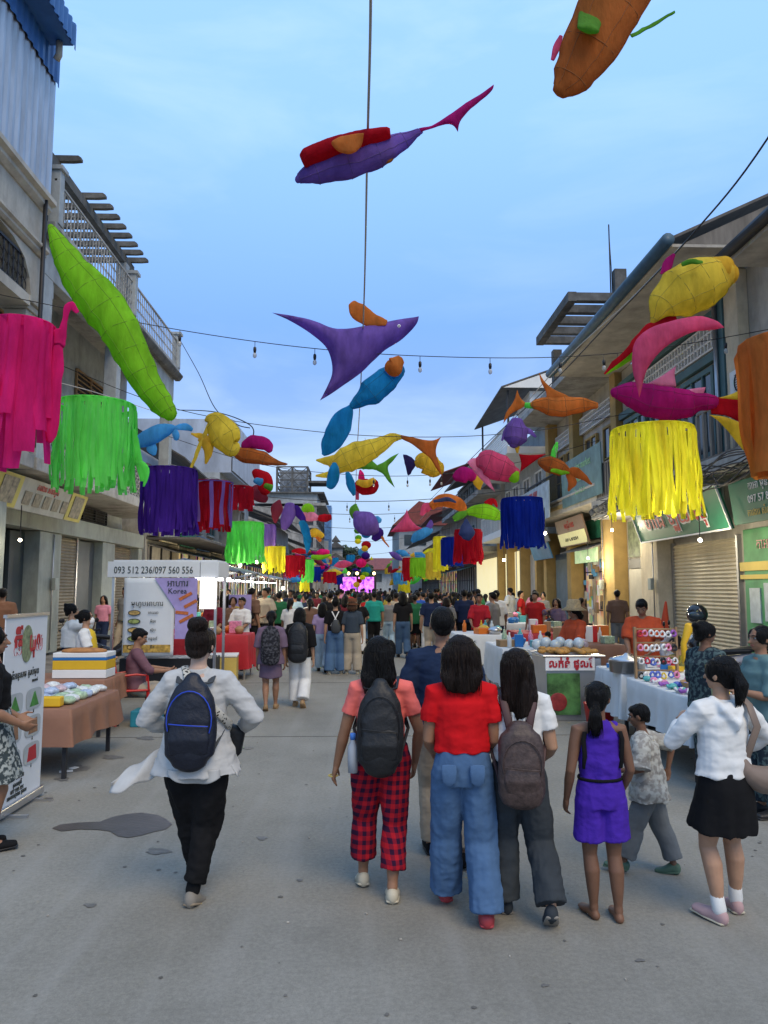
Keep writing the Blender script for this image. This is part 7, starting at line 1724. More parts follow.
btxt('\u1793\u17c6\u17a2\u1793\u17d2\u179f\u1798 \u1782\u17d2\u179a\u1794\u17cb\u1798\u17bb\u1781', 6.175, 1.06, .075, M_pk, .6); btxt('\u1798\u17b6\u1793\u179b\u1780\u17cb', 6.35, .99, .035, M_pk, .3)
for r_i, z in enumerate((.84, .62, .40)):
    for c_i, y in enumerate((6.0, 6.35)):
        q = MB(); w, hh = .145, .085
        q.prism([(bx, y + w * math.copysign(abs(math.cos(a)) ** .5, math.cos(a)), z + hh * math.copysign(abs(math.sin(a)) ** .5, math.sin(a))) for a in [2 * math.pi * k / 24 for k in range(24)]], (.001, 0, 0)); q.build('picture_tile', mat('pale tile print', (.42, .45, .46), .5, var=.15), t)
        q = MB(); q.prism([(bx + .001, y - .08, z - .06), (bx + .001, y + .09, z - .06), (bx + .001, y + (.01 if r_i == 0 else .07), z + .06), (bx + .001, y - (.01 if r_i == 0 else .06), z + .05)], (.0015, 0, 0)); q.build('food_print', (M_pg, M_pw, M_pw, M_pw, M_pg, M_pr)[r_i * 2 + c_i] if r_i else M_pg, t)
        btxt('\u1793\u17c6', y, z - .105, .03, M_pk, .1)
for z, s_ in ((.26, '017 996 391'), (.21, '\u1795\u17d2\u179f\u17b6\u179a\u1790\u17d2\u1798\u17b8'), (.165, '077 990 391'), (.13, '\u17a2\u17b6\u179f\u1799\u178a\u17d2\u178b\u17b6\u1793 \u1795\u17d2\u179f\u17b6\u179a')): btxt(s_, 6.12, z, .045, M_pk, .5)
# ---------------- menu booth
t = thing('menu_booth', 'white food booth with phone number header and long menu banner', 'booth', (-3.2, 12, 0))
q = MB(); q.box(-4.06, -2.60, 11.96, 12.04, 1.92, 2.17); q.build('header_board', M_vin, t, bevel=.006)
q = MB(); q.box(-2.59, -2.30, 11.97, 12.9, 1.92, 2.17); q.build('header_board', M_vin, t, bevel=.006)
for x, y in ((-4.0, 12.1), (-2.36, 12.1), (-4.0, 12.85), (-2.36, 12.85)): q = MB(); q.box(x - .02, x + .02, y - .02, y + .02, 0, 2.16); q.build('post', M_alu, t)
q = MB(); q.box(-4.0, -2.34, 12.06, 12.9, 2.175, 2.2); q.build('roof_sheet', M_vin, t)
text('093 512 236/097 560 556', 'lettering', M_pk, t, (-3.33, 11.955, 2.03), (1, 0, 0), (0, 0, 1), .16, .003, maxw=1.25)
def wavy(x0, x1, z0, z1, y, m, name, amp=.02):
    q = MB(); q.grid(lambda u, v: Vector((x0 + (x1 - x0) * u, y + amp * math.sin(u * 7 + v * 3) * (1 - v * .5), z0 + (z1 - z0) * v)), 14, 14); o = q.build(name, m, t, True); md = o.modifiers.new('s', 'SOLIDIFY'); md.thickness = .004; return o
wavy(-3.78, -2.98, .68, 1.91, 11.94, M_vin, 'menu_banner', .012)
M_pur = mat('lilac vinyl', (.34, .28, .55), .45, var=.3, vscale=2)
q = MB(); q.prism([(-3.30, 11.915, 1.91), (-2.62, 11.915, 1.91), (-2.62, 11.915, .95), (-2.96, 11.915, .95), (-2.96, 11.915, 1.42)], (0, .004, 0)); q.build('purple_banner', M_pur, t)
text('\u17a2\u17b6\u17a0\u17b6\u179a', 'lettering', M_pk, t, (-2.93, 11.908, 1.82), (1, 0, 0), (0, 0, 1), .14, .002, maxw=.5); text('Korea', 'lettering', M_pk, t, (-2.93, 11.908, 1.70), (1, 0, 0), (0, 0, 1), .12, .002)
text('\u1798\u17d2\u17a0\u17bc\u1794\u17a2\u17b6\u17a0\u17b6\u179a', 'lettering', M_pk, t, (-3.40, 11.908, 1.50), (1, 0, 0), (0, 0, 1), .11, .002, maxw=.5)
for k in range(5):
    z = 1.36 - k * .135
    q = MB(); q.prism([(-3.60 + .10 * math.cos(a), 11.912, z + .045 * math.sin(a)) for a in [2 * math.pi * j / 18 for j in range(18)]], (0, .003, 0)); q.build('plate_print', M_pk, t)
    q = MB(); q.prism([(-3.60 + .085 * math.cos(a), 11.909, z + .033 * math.sin(a)) for a in [2 * math.pi * j / 18 for j in range(18)]], (0, .003, 0)); q.build('food_print', mat('food print %d' % (k % 2), ((.5, .32, .1), (.28, .33, .1))[k % 2], .5, var=.6, vscale=20), t)
    text(('\u1794\u17b6\u1799\u1786\u17b6', '\u1798\u17b8\u1786\u17b6', '\u179f\u17ca\u17bb\u1794', '\u1794\u1793\u17d2\u179b\u17c2', '\u1791\u17b9\u1780')[k], 'lettering', M_pk, t, (-3.30, 11.908, z), (1, 0, 0), (0, 0, 1), .06, .002, maxw=.25)
q = MB(); q.box(-3.76, -3.02, 11.912, 11.918, .74, .86); q.build('food_strip', mat('food strip', (.45, .28, .06), .5, var=.7, vscale=12), t)
for (x, z, a, l) in ((-2.80, 1.62, -.5, .22), (-2.72, 1.50, -.5, .22), (-2.85, 1.36, .1, .2), (-2.78, 1.27, -.5, .24)):
    q = MB(); q.cbox((x, 11.909, z), l, .006, .05, 0, 0, a); q.build('sausage_print', mat('sausage print', (.5, .14, .04), .5, var=.3, vscale=18), t)
q = MB(); q.box(-2.58, -2.33, 11.93, 11.965, 1.42, 1.90); q.build('lightbox', M_litw, t)
q = MB(); q.box(-3.9, -2.4, 12.2, 12.8, .0, .62); q.build('counter', M_black, t, bevel=.01)
# ---------------- people on the left
def chair(x, y, rz, label):
    t = thing('plastic_chair', label, 'chair', (0, 0, 0)); q = MB()
    q.cbox((0, 0, .43), .40, .40, .025); q.build('seat', M_redp, t, bevel=.01)
    q = MB(); q.grid(lambda u, v: Vector((-.2 + .4 * u, -.2 - .06 * v - .03 * math.sin(u * 3.14), .45 + .40 * v)), 8, 6); o = q.build('backrest', M_redp, t, True); md = o.modifiers.new('s', 'SOLIDIFY'); md.thickness = .015
    for a in (-1, 1):
        for c in (-1, 1): q = MB(); q.bar((a * .17, c * .17, .42), (a * .22, c * .22, 0), .03); q.build('leg', M_redp, t)
        q = MB(); q.tube([(a * .2, -.2, .62), (a * .22, .02, .64), (a * .21, .16, .62), (a * .2, .18, .44)], .014, 6); q.build('armrest', M_redp, t)
    t.location = (x, y, 0); t.rotation_euler = (0, 0, rz); return t
chair(-3.0, 10.0, R(-70), 'red plastic armchair of the seated man at the left')
def sit(label, x, y, rz, H, top, bot, hair=('short', HR_b, {}), sk=SK_m, seat=.285, seed=0, head=(-.35, 0, 0), arm=None, **k):
    return person(label, H=H, loc=(x, y, 0), rz=rz, sk=sk, hair=hair, top=top, bottom=bot, shoes=(M_black, {}), seat=seat, vox=.012, fingers=False,
        ank={1: (.07, .26, .045), -1: (-.07, .25, .045)}, knee={1: (.1, 1, .8), -1: (-.1, 1, .8)}, arm=arm or {1: ((.10, .24, .42), (.6, -1, -.3)), -1: ((-.10, .24, .42), (-.6, -1, -.3))}, head=head, seed=seed, **k)
sit('man in mauve shirt sitting on the red chair looking down', -2.98, 10.02, R(-70), 1.58, (C_mauve, dict(hem=.50, sleeve=.6, ease=.02)), (C_tan, dict(t='trousers', end=.9)), seed=41)
boxthing('crate', 'blue crate beside the seated man in mauve', 'crate', -2.35, 10.35, 0, .5, .4, .30, M_blup, .2); boxthing('crate', 'teal crate on the ground under the red chair table', 'crate', -2.75, 9.8, 0, .35, .3, .2, mat('teal plastic', (.02, .2, .28), .5))
pN = person('woman in white T-shirt, yellow apron and face mask behind the cool box', H=1.46, loc=(-3.65, 10.0, 0), rz=R(-80), sk=SK_l, hair=('bun', HR_b, dict(z=.94, y=-.075, r=.024)), top=(C_white, dict(hem=.50, sleeve=.4, ease=.02)), bottom=(C_blk, dict(t='trousers')), vox=.011, fingers=False,
    arm={1: ((.10, .20, .58), (.5, -1, -.2)), -1: ((-.08, .20, .58), (-.5, -1, -.2))}, seed=43)
I = t_info[pN.name]; h_ = I['h']; q = MB(); q.ell(h_(0, .050, .902), .050, .035, .048); loc_part(q, 'face_mask', M_styro, pN)
q = MB(); q.loft([Vector((0, .03, 1.12)), Vector((0, .045, .95)), Vector((0, .05, .8)), Vector((0, .05, .62))], [(.10, .10), (.15, .115), (.165, .125), (.17, .13)], 18); loc_part(q, 'apron', mat('yellow apron', (.62, .42, .02), .7, var=.1), pN)
person('woman in white blouse and dark skirt drinking from a cup, behind the apron woman', H=1.52, loc=(-4.3, 11.2, 0), rz=R(-60), sk=SK_l, hair=('bun', HR_b, dict(z=.985, y=-.055, r=.02)), top=(C_white, dict(hem=.58, sleeve=.55, ease=.03)), bottom=(C_navy, dict(t='skirt', hem=.25)), vox=.012, fingers=False,
    arm={1: ((.05, .09, .86), (.9, -.2, -.6)), -1: ((-.08, .18, .60), (-.5, -1, 0))}, seed=44)
person('person in brown jumper seen from behind in the dark left doorway', H=1.62, loc=(-6.75, 14.2, .13), rz=R(20), sk=SK_m, hair=('short', HR_b, {}), top=(C_brown, dict(hem=.48, sleeve=.9, ease=.03)), bottom=(C_blk, dict(t='trousers')), vox=.015, lod=1, fingers=False, sh=1.1)
# ---------------- motorbikes
def motorbike(label, x, y, rz, col, z=0):
    t = thing('motorbike', label, 'motorbike', (0, 0, 0), 0, 'parked motorbikes')
    def ring(cx, cz, nm):
        q = MB(); q.loft([(0, cx + .25 * math.cos(a), cz + .25 * math.sin(a)) for a in [2 * math.pi * k / 24 for k in range(25)]], [.042] * 25, 8, caps='none'); w = q.build(nm, M_tyre, t, True)
        q = MB(); q.loft([(0, cx + .20 * math.cos(a), cz + .20 * math.sin(a)) for a in [2 * math.pi * k / 24 for k in range(25)]], [.014] * 25, 6, caps='none')
        for k in range(6): a = k * math.pi / 3; q.tube([(0, cx, cz), (0, cx + .2 * math.cos(a), cz + .2 * math.sin(a))], .012, 5)
        q.build('rim', M_alu, w, True)
    ring(.62, .29, 'wheel'); ring(-.60, .29, 'wheel')
    M_ = mat('bike paint ' + str(col), col, .25, var=.05, spec=.6)
    q = MB(); q.loft([(0, .42, .62), (0, .30, .50), (0, .10, .42), (0, -.15, .50), (0, -.45, .62), (0, -.78, .74)], [(.15, .16), (.17, .14), (.13, .10), (.14, .12), (.13, .11), (.06, .05)], 14); remesh(q, 'fairing', M_, .014, t, 3)
    q = MB(); q.loft([(0, .44, .98), (0, .52, .86), (0, .46, .66), (0, .34, .50)], [(.10, .08), (.14, .09), (.17, .06), (.16, .05)], 14); remesh(q, 'leg_shield', M_, .014, t, 3)
    q = MB(); q.loft([(0, .02, .74), (0, -.2, .77), (0, -.5, .80), (0, -.74, .82)], [(.09, .05), (.13, .05), (.13, .05), (.09, .04)], 12); q.build('seat', M_black, t, True)
    q = MB(); q.loft([(0, .62, .55), (0, .74, .50), (0, .86, .40)], [(.07, .02), (.08, .02), (.06, .015)], 10); q.build('mudguard', M_, t, True)
    for s in (-1, 1): q = MB(); q.tube([(s * .06, .62, .29), (s * .06, .50, .72)], .02, 6); q.build('fork', M_iron, t, True)
    q = MB(); q.tube([(-.34, .34, 1.04), (-.16, .42, 1.02), (0, .45, 1.0), (.16, .42, 1.02), (.34, .34, 1.04)], .015, 6); q.build('handlebar', M_iron, t, True)
    for s in (-1, 1):
        q = MB(); q.tube([(s * .22, .40, 1.02), (s * .27, .42, 1.16)], .007, 5); mo = q.build('mirror', M_black, t, True); q = MB(); q.ell((s * .28, .42, 1.20), .05, .02, .04); q.build('mirror_head', M_black, mo, True)
    q = MB(); q.ell((0, .55, .93), .07, .05, .06); q.build('headlight', M_gls, t, True)
    q = MB(); q.tube([(.13, -.05, .26), (.14, -.4, .30), (.14, -.75, .36)], .04, 8); q.build('exhaust', M_steel, t, True)
    q = MB(); q.ell((0, -.80, .72), .06, .03, .04); q.build('tail_light', M_redp, t, True)
    t.location = (x, y, z); t.rotation_euler = (0, 0, rz); return t
motorbike('dark motorbike parked behind the roll-up banner at the left pillar', -5.9, 11.2, R(20), (.02, .022, .025), 0)
motorbike('black motorbike parked beside the menu booth', -4.6, 12.6, R(35), (.015, .015, .02), 0)
g_ = gnd(438, 652); motorbike('red motorbike with a white basket ridden into the crowd', g_.x, g_.y, R(20), (.25, .015, .02))
mb1 = motorbike('white and pink scooter parked before the cream shutter', 5.15, 11.4, R(60), (.55, .5, .5), 0); motorbike('black motorbike next to the white and pink scooter', 5.9, 11.9, R(70), (.02, .02, .022), .0)
motorbike('black motorbike before the lit goods shop', 4.9, 17.5, R(65), (.02, .02, .022), 0); motorbike('red motorbike by the goods shop', 5.2, 19.3, R(75), (.4, .02, .02), 0); motorbike('dark motorbike between the left stalls', -5.2, 15.5, R(-60), (.02, .02, .025), 0)
t = thing('helmet', 'glossy black helmet resting on the scooter mirror', 'helmet', (5.1, 11.2, 1.25)); q = MB(); q.ell((5.05, 11.1, 1.36), .15, .17, .15); q.build('shell', mat('helmet gloss', (.015, .015, .017), .12, var=0, spec=.7), t, True); q = MB(); q.ell((4.99, 11.0, 1.34), .12, .10, .07); q.build('visor', M_glass, t, True)

# ---------------- right near table, rack and vendors
cloth_table('long table under a white cloth with trinkets at the right', 2.98, 4.2, 6.75, 8.35, .75, M_cloth_w, .42, seed=7)
cloth_table('second white-covered table beyond the trinket table', 3.0, 3.9, 8.6, 9.5, .76, M_cloth_w, .5, seed=9)
cloth_table('white-covered table at the right edge behind the drinking woman', 3.5, 4.9, 5.4, 6.5, .75, M_cloth_w, .4, seed=12)
t = thing('bracelet_rack', 'wooden rack with rows of bracelets and hair ties on the white table', 'display rack', (3.25, 8.1, .76))
for x in (3.02, 3.48): q = MB(); q.box(x - .012, x + .012, 8.18, 8.22, .76, 1.32); q.build('upright', M_tan, t)
for k in range(4): q = MB(); q.box(3.02, 3.48, 8.19, 8.215, .84 + k * .15, .855 + k * .15); q.build('shelf', M_tan, t)
tc_ = [mat('trinket ' + n, c, .4, var=.4, vscale=40) for n, c in (('white', (.7, .7, .68)), ('pink', (.7, .25, .4)), ('teal', (.1, .4, .4)), ('red', (.5, .03, .05)), ('blue', (.1, .15, .5)), ('purple', (.3, .1, .4)), ('yellow', (.7, .5, .05)))]
rt = random.Random(9)
for k in range(4):
    for j in range(7):
        rt_ox, rt_oz = rt.uniform(-.012, .012), rt.uniform(-.012, .008); q = MB(); c = Vector((3.06 + j * .064, 8.15, .80 + k * .15)); q.loft([c + Vector((.026 * math.cos(a), .012 * math.sin(a * 2), .03 * math.sin(a))) for a in [2 * math.pi * i / 12 for i in range(13)]], [rt.uniform(.009, .014)] * 13, 6, caps='none'); q.v = [v + Vector((rt_ox, 0, rt_oz)) for v in q.v]; q.build('bracelet', rt.choice(tc_[:1] * 2 + tc_ + [M_black, M_iron]), t, True)
for k in range(96):
    x = rt.uniform(3.02, 4.15); y = rt.uniform(6.8, 8.05); q = MB(); c = Vector((x, y, .785)); r_ = rt.uniform(.025, .05)
    q.loft([c + Vector((r_ * math.cos(a), r_ * math.sin(a), .008 * math.sin(3 * a))) for a in [2 * math.pi * i / 12 for i in range(13)]], [r_ * .4] * 13, 6, caps='none') if k % 2 else q.ell(c, r_, r_, .03, None, 10, 6)
    mc = rt.choice(tc_); lb_ = mc.name.replace('trinket ', '') + (' hair tie ring' if k % 2 else ' round trinket') + ' lying on the white table'; single('hair_tie' if k % 2 else 'trinket', lb_, 'trinket', q, mc, lb_)
t = thing('basket', 'woven tray of trinkets on the front of the white table', 'basket', (3.45, 7.3, .76)); q = MB(); q.lathe((3.4, 7.3, .76), [(.22, 0), (.26, .07), (.245, .07), (.21, .012)], 20); q.build('tray', M_tan, t, True)
q = MB(); q.lathe((3.12, 8.75, .77), [(.0, 0), (.2, 0), (.21, .13), (.22, .13), (.19, .16), (.05, .19), (.02, .22), (0, .22)], 20); single('cooking_pot', 'aluminium pot with lid on the second white table', 'pot', q, M_alu)
q = MB(); q.loft([(3.80, 8.7, .9), (3.78, 8.7, 1.1), (3.86, 8.7, 1.3)], [(.05, .04), (.035, .03), (.06, .04)], 8); single('yellow_stand', 'yellow plastic stand beside the bracelet rack', 'stand', q, M_yelp)
q = MB(); q.lathe((2.95, 9.3, 0), [(.15, 0), (.19, .32), (.2, .33), (.17, .33), (.13, .02)], 16); single('bucket', 'red bucket under the second white table', 'bucket', q, M_redp)
person('woman in dark printed blouse smiling to the right, beside the white table', H=1.46, loc=(3.02, 6.5, 0), rz=R(-70), sk=SK_d, hair=('bun', HR_b, dict(z=.975, y=-.065, r=.024)), top=(C_dkp, dict(hem=.48, sleeve=.5, ease=.025)), bottom=(C_dkp, dict(t='skirt', hem=.15, fl=.11)), shoes=(M_lilc, dict(nm='clog', sole=M_lilc)), vox=.009, seed=51,
    arm={1: ((.10, .16, .56), (.5, -1, 0)), -1: ((-.10, .16, .56), (-.5, -1, 0))}, build=1.1, head=(0, .15, 0))
pJ = person('woman in teal shirt holding an iced green drink at the right edge', H=1.45, loc=(3.16, 5.85, 0), rz=R(95), sk=SK_m, hair=('bun', HR_b, dict(z=.96, y=-.07, r=.022)), top=(C_teal, dict(hem=.50, sleeve=.5, ease=.025, collar=1)), bottom=(C_dkp, dict(t='trousers')), shoes=(M_black, {}), vox=.009, seed=52,
    arm={1: ((.06, .17, .66), (.6, -1, -.4)), -1: ((-.06, .17, .66), (-.6, -1, -.4))}, build=1.05)
q = MB(); c_ = rootmat(pJ) @ (Vector((.0, .27, .66)) * 1.45); q.lathe(c_ - Vector((0, 0, .08)), [(0, 0), (.032, 0), (.042, .14), (.03, .16), (0, .165)], 14); tq = thing('drink_cup', 'clear cup of pale green drink with straw in the hands of the woman in teal', 'cup', c_); q.build('cup', mat('green drink', (.30, .36, .2), .2, var=.2), tq, True); q = MB(); q.tube([c_ + Vector((0, 0, .05)), c_ + Vector((.02, 0, .16))], .005, 5); q.build('straw', M_white, tq)
def stand(label, x, y, rz, H, top, bot, hair=('short', HR_b, {}), sk=SK_m, seed=0, z=0, **k):
    return person(label, H=H, loc=(x, y, z), rz=rz, sk=sk, hair=hair, top=top, bottom=bot, shoes=(M_black, {}), vox=.013, fingers=False, seed=seed, arm=k.pop('arm', {1: ((.09, .19, .56), (.5, -1, 0)), -1: ((-.09, .19, .56), (-.5, -1, 0))}), **k)
tr_ = (C_blk, dict(t='trousers'))
v = gnd(636, 690); stand('man in orange red T-shirt leaning over beside the grey door', 3.95, 10.4, R(150), 1.6, (C_or, dict(hem=.48, sleeve=.45, ease=.03)), tr_, seed=53, head=(-.5, 0, 0), sh=1.15, build=1.1)
stand('vendor in orange T-shirt and straw sun hat at the snack stall', 3.25, 11.3, R(115), 1.52, (C_or, dict(hem=.48, sleeve=.5, ease=.025)), tr_, hair=('bob', HR_b, dict(len=.09)), seed=54, head=(-.4, 0, 0))
q = MB(); q.lathe(Vector((0, .02, 1.47)), [(.19, -.06), (.195, -.055), (.11, 0), (.10, .09), (.06, .11), (0, .11)], 20); loc_part(q, 'straw_hat', mat('straw', (.42, .30, .16), .8, var=.25, vscale=30), bpy.data.objects[[o.name for o in bpy.data.objects if o.get('label') == 'vendor in orange T-shirt and straw sun hat at the snack stall'][0]])
sit('woman in yellow patterned clothes sitting behind the bracelet rack', 4.1, 9.6, R(100), 1.45, (C_yel, dict(hem=.48, sleeve=.6, ease=.03)), (C_yel, dict(t='trousers')), hair=('bun', HR_b, dict(z=.98, y=-.05, r=.022)), sk=SK_l, seed=55)
gk = gnd(566, 700); person('small child in mustard batik shirt with an orange toy at the snack stall', H=.98, loc=(gk.x, gk.y, 0), rz=R(-10), sk=SK_l, hair=('short', HR_b, {}), top=(C_yel, dict(hem=.47, sleeve=.5, ease=.035)), bottom=(C_navy, dict(t='trousers', r=(.07, .06, .06))), shoes=(M_black, {}), vox=.011, fingers=False, seed=56)
q = MB(); q.loft([(gk.x + .17, gk.y - .05, .28), (gk.x + .17, gk.y - .05, .42), (gk.x + .15, gk.y - .05, .55)], [(.07, .04), (.05, .03), (.015, .015)], 10); single('toy', 'orange toy guitar hanging from the hand of the small child', 'toy', q, M_orp)
q = MB(); q.loft([(5.25, 12.9, .55), (5.27, 12.9, .7), (5.29, 12.9, 1.1), (5.32, 12.9, 1.5)], [.02, .09, .08, .02], 10); single('parasol', 'closed orange red parasol leaning by the cream pillar', 'parasol', q, mat('red orange canvas', (.5, .06, .02), .7, var=.1))
# snack stall with glass display
t = thing('snack_stall', 'snack stall with fried food tray and red lettered front board', 'food stall', (3.0, 10.2, 0))
q = MB(); q.box(2.45, 3.2, 9.95, 10.75, .0, .82); q.build('cabinet', M_alu, t, bevel=.01)
q = MB(); q.box(2.44, 3.1, 9.91, 9.945, .66, .83); q.build('front_board', M_white, t)
text('\u179b\u1780\u17cb\u1793\u17c6 \u1795\u17d2\u179b\u17c2', 'lettering', M_pr, t, (2.77, 9.905, .745), (1, 0, 0), (0, 0, 1), .14, .002, maxw=.58, bold=.006)
q = MB(); q.box(2.46, 2.9, 9.925, 9.945, .08, .62); q.build('green_poster', mat('fruit poster', (.07, .17, .05), .5, var=.7, vscale=6), t)
q = MB(); q.ell((2.6, 9.92, .25), .12, .01, .12); q.build('melon_print', mat('melon print', (.25, .03, .03), .5, var=.4, vscale=9), t)
q = MB(); q.box(2.4, 3.25, 9.9, 10.8, .835, .86); q.build('counter_top', M_alu, t, bevel=.01)
for k in range(45):
    q = MB(); q.ell((rt.uniform(2.46, 3.15), rt.uniform(9.98, 10.5), .885 + rt.uniform(0, .03)), .06, .045, .03, None, 8, 6); single('snack', 'piece of golden fried snack heaped on the stall counter', 'snack', q, mat('fried snack', (.45, .22, .05), .6, var=.4, vscale=20), 'fried snacks on the counter')
for k in range(7):
    q = MB(); q.ell((2.5 + k * .11, 10.62 - .08 * (k % 3), .95 + .03 * (k % 2)), .08, .07, .08, None, 10, 7); single('plastic_bag', 'knotted see-through plastic bag behind the fried snacks', 'plastic bag', q, rt.choice([M_gls, PM[3], PM[0], PM[1]]), 'plastic bags on the snack stall')

# ---------------- generic stalls down the street
def stall(x, y, w, d, z, cm, label, canopy=None, lit=False, seed=0, side=1):
    r_ = random.Random(seed)
    t = cloth_table(label, x - w/2, x + w/2, y - d/2, y + d/2, z, cm, z * .75, False, 'market stalls along the street', seed, 'market_stall')
    for a in (x - w/2 + .05, x + w/2 - .05):
        for c in (y - d/2 + .05, y + d/2 - .05): q = MB(); q.box(a - .015, a + .015, c - .015, c + .015, 0, 2.1 if canopy else z); q.build('post', M_alu, t)
    if canopy:
        q = MB(); q.prism([(x - w/2 - .2, y - d/2 - .2, 2.08), (x + w/2 + .2, y - d/2 - .2, 2.08), (x, y, 2.5)], (0, .01, 0)) if 0 else None
        q.grid(lambda u, v: Vector((x - w/2 - .25 + (w + .5) * u, y - d/2 - .25 + (d + .5) * v, 2.1 + .28 * (1 - abs(2 * u - 1)) + .03 * math.sin(v * 9))), 8, 8); o = q.build('canopy', canopy, t, True); md = o.modifiers.new('s', 'SOLIDIFY'); md.thickness = .01
    if lit:
        q = MB(); q.tube([(x - w * .25, y - d * .3, 2.0), (x + w * .25, y - d * .3, 2.0)], .013, 8); q.build('tube_lamp', M_tube, t); glow(t, (x, y - d * .3, 1.93), 22, (.92, .96, 1), .2)
    for k in range(int(r_.uniform(8, 13))):
        px = x + r_.uniform(-.42, .42) * w; py = y + r_.uniform(-.42, .35) * d; kind = r_.random(); mm = r_.choice([M_redp, M_blup, M_yelp, M_styro, M_alu, M_gls, M_orp, tc_[1], tc_[2], PM[2], M_tan])
        q = MB()
        if kind < .4: h_ = r_.uniform(.1, .28); q.cbox((px, py, z + .005 + h_/2), r_.uniform(.12, .3), r_.uniform(.12, .25), h_, r_.uniform(-.3, .3)); nm = 'goods_box'; lb = 'box of goods'
        elif kind < .7: r0 = r_.uniform(.03, .05); q.lathe((px, py, z + .005), [(0, 0), (r0, 0), (r0, .16), (r0 * .4, .21), (r0 * .4, .25), (0, .25)], 10); nm = 'bottle'; lb = 'bottle'
        else: r0 = r_.uniform(.08, .16); q.lathe((px, py, z + .005), [(0, 0), (r0 * .7, 0), (r0, .09), (r0 * .9, .11), (r0*.4, .15), (0, .16)], 14); nm = 'bowl'; lb = 'heaped bowl'
        cn = {M_redp: 'red', M_blup: 'blue', M_yelp: 'yellow', M_styro: 'white foam', M_alu: 'metal', M_gls: 'clear', M_orp: 'orange', tc_[1]: 'pink', tc_[2]: 'teal', PM[2]: 'pale green', M_tan: 'tan'}[mm]; lb = (cn + ' ' + lb + ' on the ' + label.replace('right stall', 'right stall,').replace('left stall', 'left stall,').replace(',,', ',')).split(' '); lb = ' '.join(lb[:15]); single(nm, lb, nm.replace('_', ' '), q, mm, lb, kind >= .4, .008 if kind < .4 else 0)
M_tarp = mat('grey blue tarpaulin', (.13, .16, .20), .6, var=.2, bump=.2); M_tarp2 = mat('pale grey tarpaulin', (.30, .31, .31), .6, var=.1, bump=.2); M_umb = mat('faded red canopy', (.4, .1, .08), .6, var=.2)
boxthing('yellow_cart', 'yellow square tub with red stripe and white lid on the street at left', 'tub', -2.6, 13.9, 0, .62, .55, .50, mat('pale yellow', (.62, .46, .12), .5, var=.1), .1, None, M_styro)
stall(-3.0, 14.9, 1.6, .9, .85, M_cloth_r, 'left stall with red cloth, cups and cans behind the yellow tub', None, False, 1)
stall(-3.9, 17.0, 1.9, 1.2, .8, M_cloth_r, 'left stall lit by a tube lamp under a grey tarpaulin', M_tarp, True, 2)
t = thing('poster_stand', 'lilac poster standing at the front of the tube-lit left stall', 'poster', (-2.7, 16.9, 0)); q = MB(); q.box(-3.0, -2.5, 16.9, 16.93, .85, 1.6); q.build('panel', M_pur, t); q = MB(); q.box(-2.77, -2.73, 16.92, 16.95, 0, .85); q.build('post', M_iron, t); q = MB(); q.prism([(-2.88 , 16.895, 1.1), (-2.7, 16.895, 1.1), (-2.72, 16.895, 1.32), (-2.85, 16.895, 1.35)], (0, .003, 0)); q.build('picture', M_gold, t)
stall(-3.8, 19.4, 1.8, 1.2, .8, M_cloth_w, 'left stall with white cloth under a pale tarpaulin', M_tarp2, True, 3); stall(-4.3, 22, 2.0, 1.2, .8, M_cloth_b, 'left stall with brown cloth and tube lamp', M_tarp, True, 4)
stall(-4.5, 25, 2.0, 1.4, .8, M_cloth_r, 'left stall with faded red canopy', M_umb, True, 5); stall(-4.6, 28.5, 2, 1.4, .8, M_cloth_w, 'left stall beyond the faded red canopy', M_tarp2, True, 6); stall(-4.6, 32.5, 2, 1.4, .8, M_cloth_r, 'far left stall with grey tarpaulin', M_tarp, True, 7); stall(-4.7, 37, 2, 1.4, .8, M_cloth_w, 'farthest left stall before the tin-walled block', M_tarp2, True, 8)
stall(2.75, 12.7, 1.0, 1.6, .78, M_cloth_w, 'right stall with white cloth, basins and a red bucket', None, False, 11); stall(3.9, 13.0, 1.0, 1.2, .8, M_cloth_b, 'right stall with heaped plastic bags behind the snack stall', None, False, 12)
stall(2.45, 15.8, 1.0, 1.4, .8, M_cloth_w, 'right stall with yellow basin where the red-shirt man stands', None, False, 13); stall(3.9, 16.2, 1.2, 1.4, .8, M_cloth_r, 'right stall before the lit goods shop', None, False, 14)
stall(4.0, 20.5, 1.6, 1.4, .8, M_cloth_w, 'right stall with white cloth beyond the goods shop', None, False, 15); stall(4.5, 24.5, 1.8, 1.4, .8, M_cloth_b, 'right stall with brown cloth before the ochre pillars', None, False, 16); stall(4.6, 29, 1.8, 1.4, .8, M_cloth_w, 'far right stall with white cloth', None, False, 17); stall(4.7, 34, 1.8, 1.4, .8, M_cloth_r, 'farthest right stall with red cloth', None, False, 18)
stand('man in maroon shirt serving at the red-cloth left stall', -3.1, 15.8, R(170), 1.6, (cloth('maroon cotton', (.16, .015, .03)), dict(hem=.48, sleeve=.6, ease=.03)), tr_, seed=61)
stand('vendor in white cap behind the red-cloth left stall', -2.6, 16.2, R(160), 1.55, (C_white, dict(hem=.48, sleeve=.5, ease=.03)), tr_, seed=62)
stand('man in red T-shirt and dark apron standing at the right stalls', 2.75, 17.4, R(165), 1.62, (cloth('red jersey', (.45, .02, .03)), dict(hem=.48, sleeve=.5, ease=.025)), tr_, seed=63)
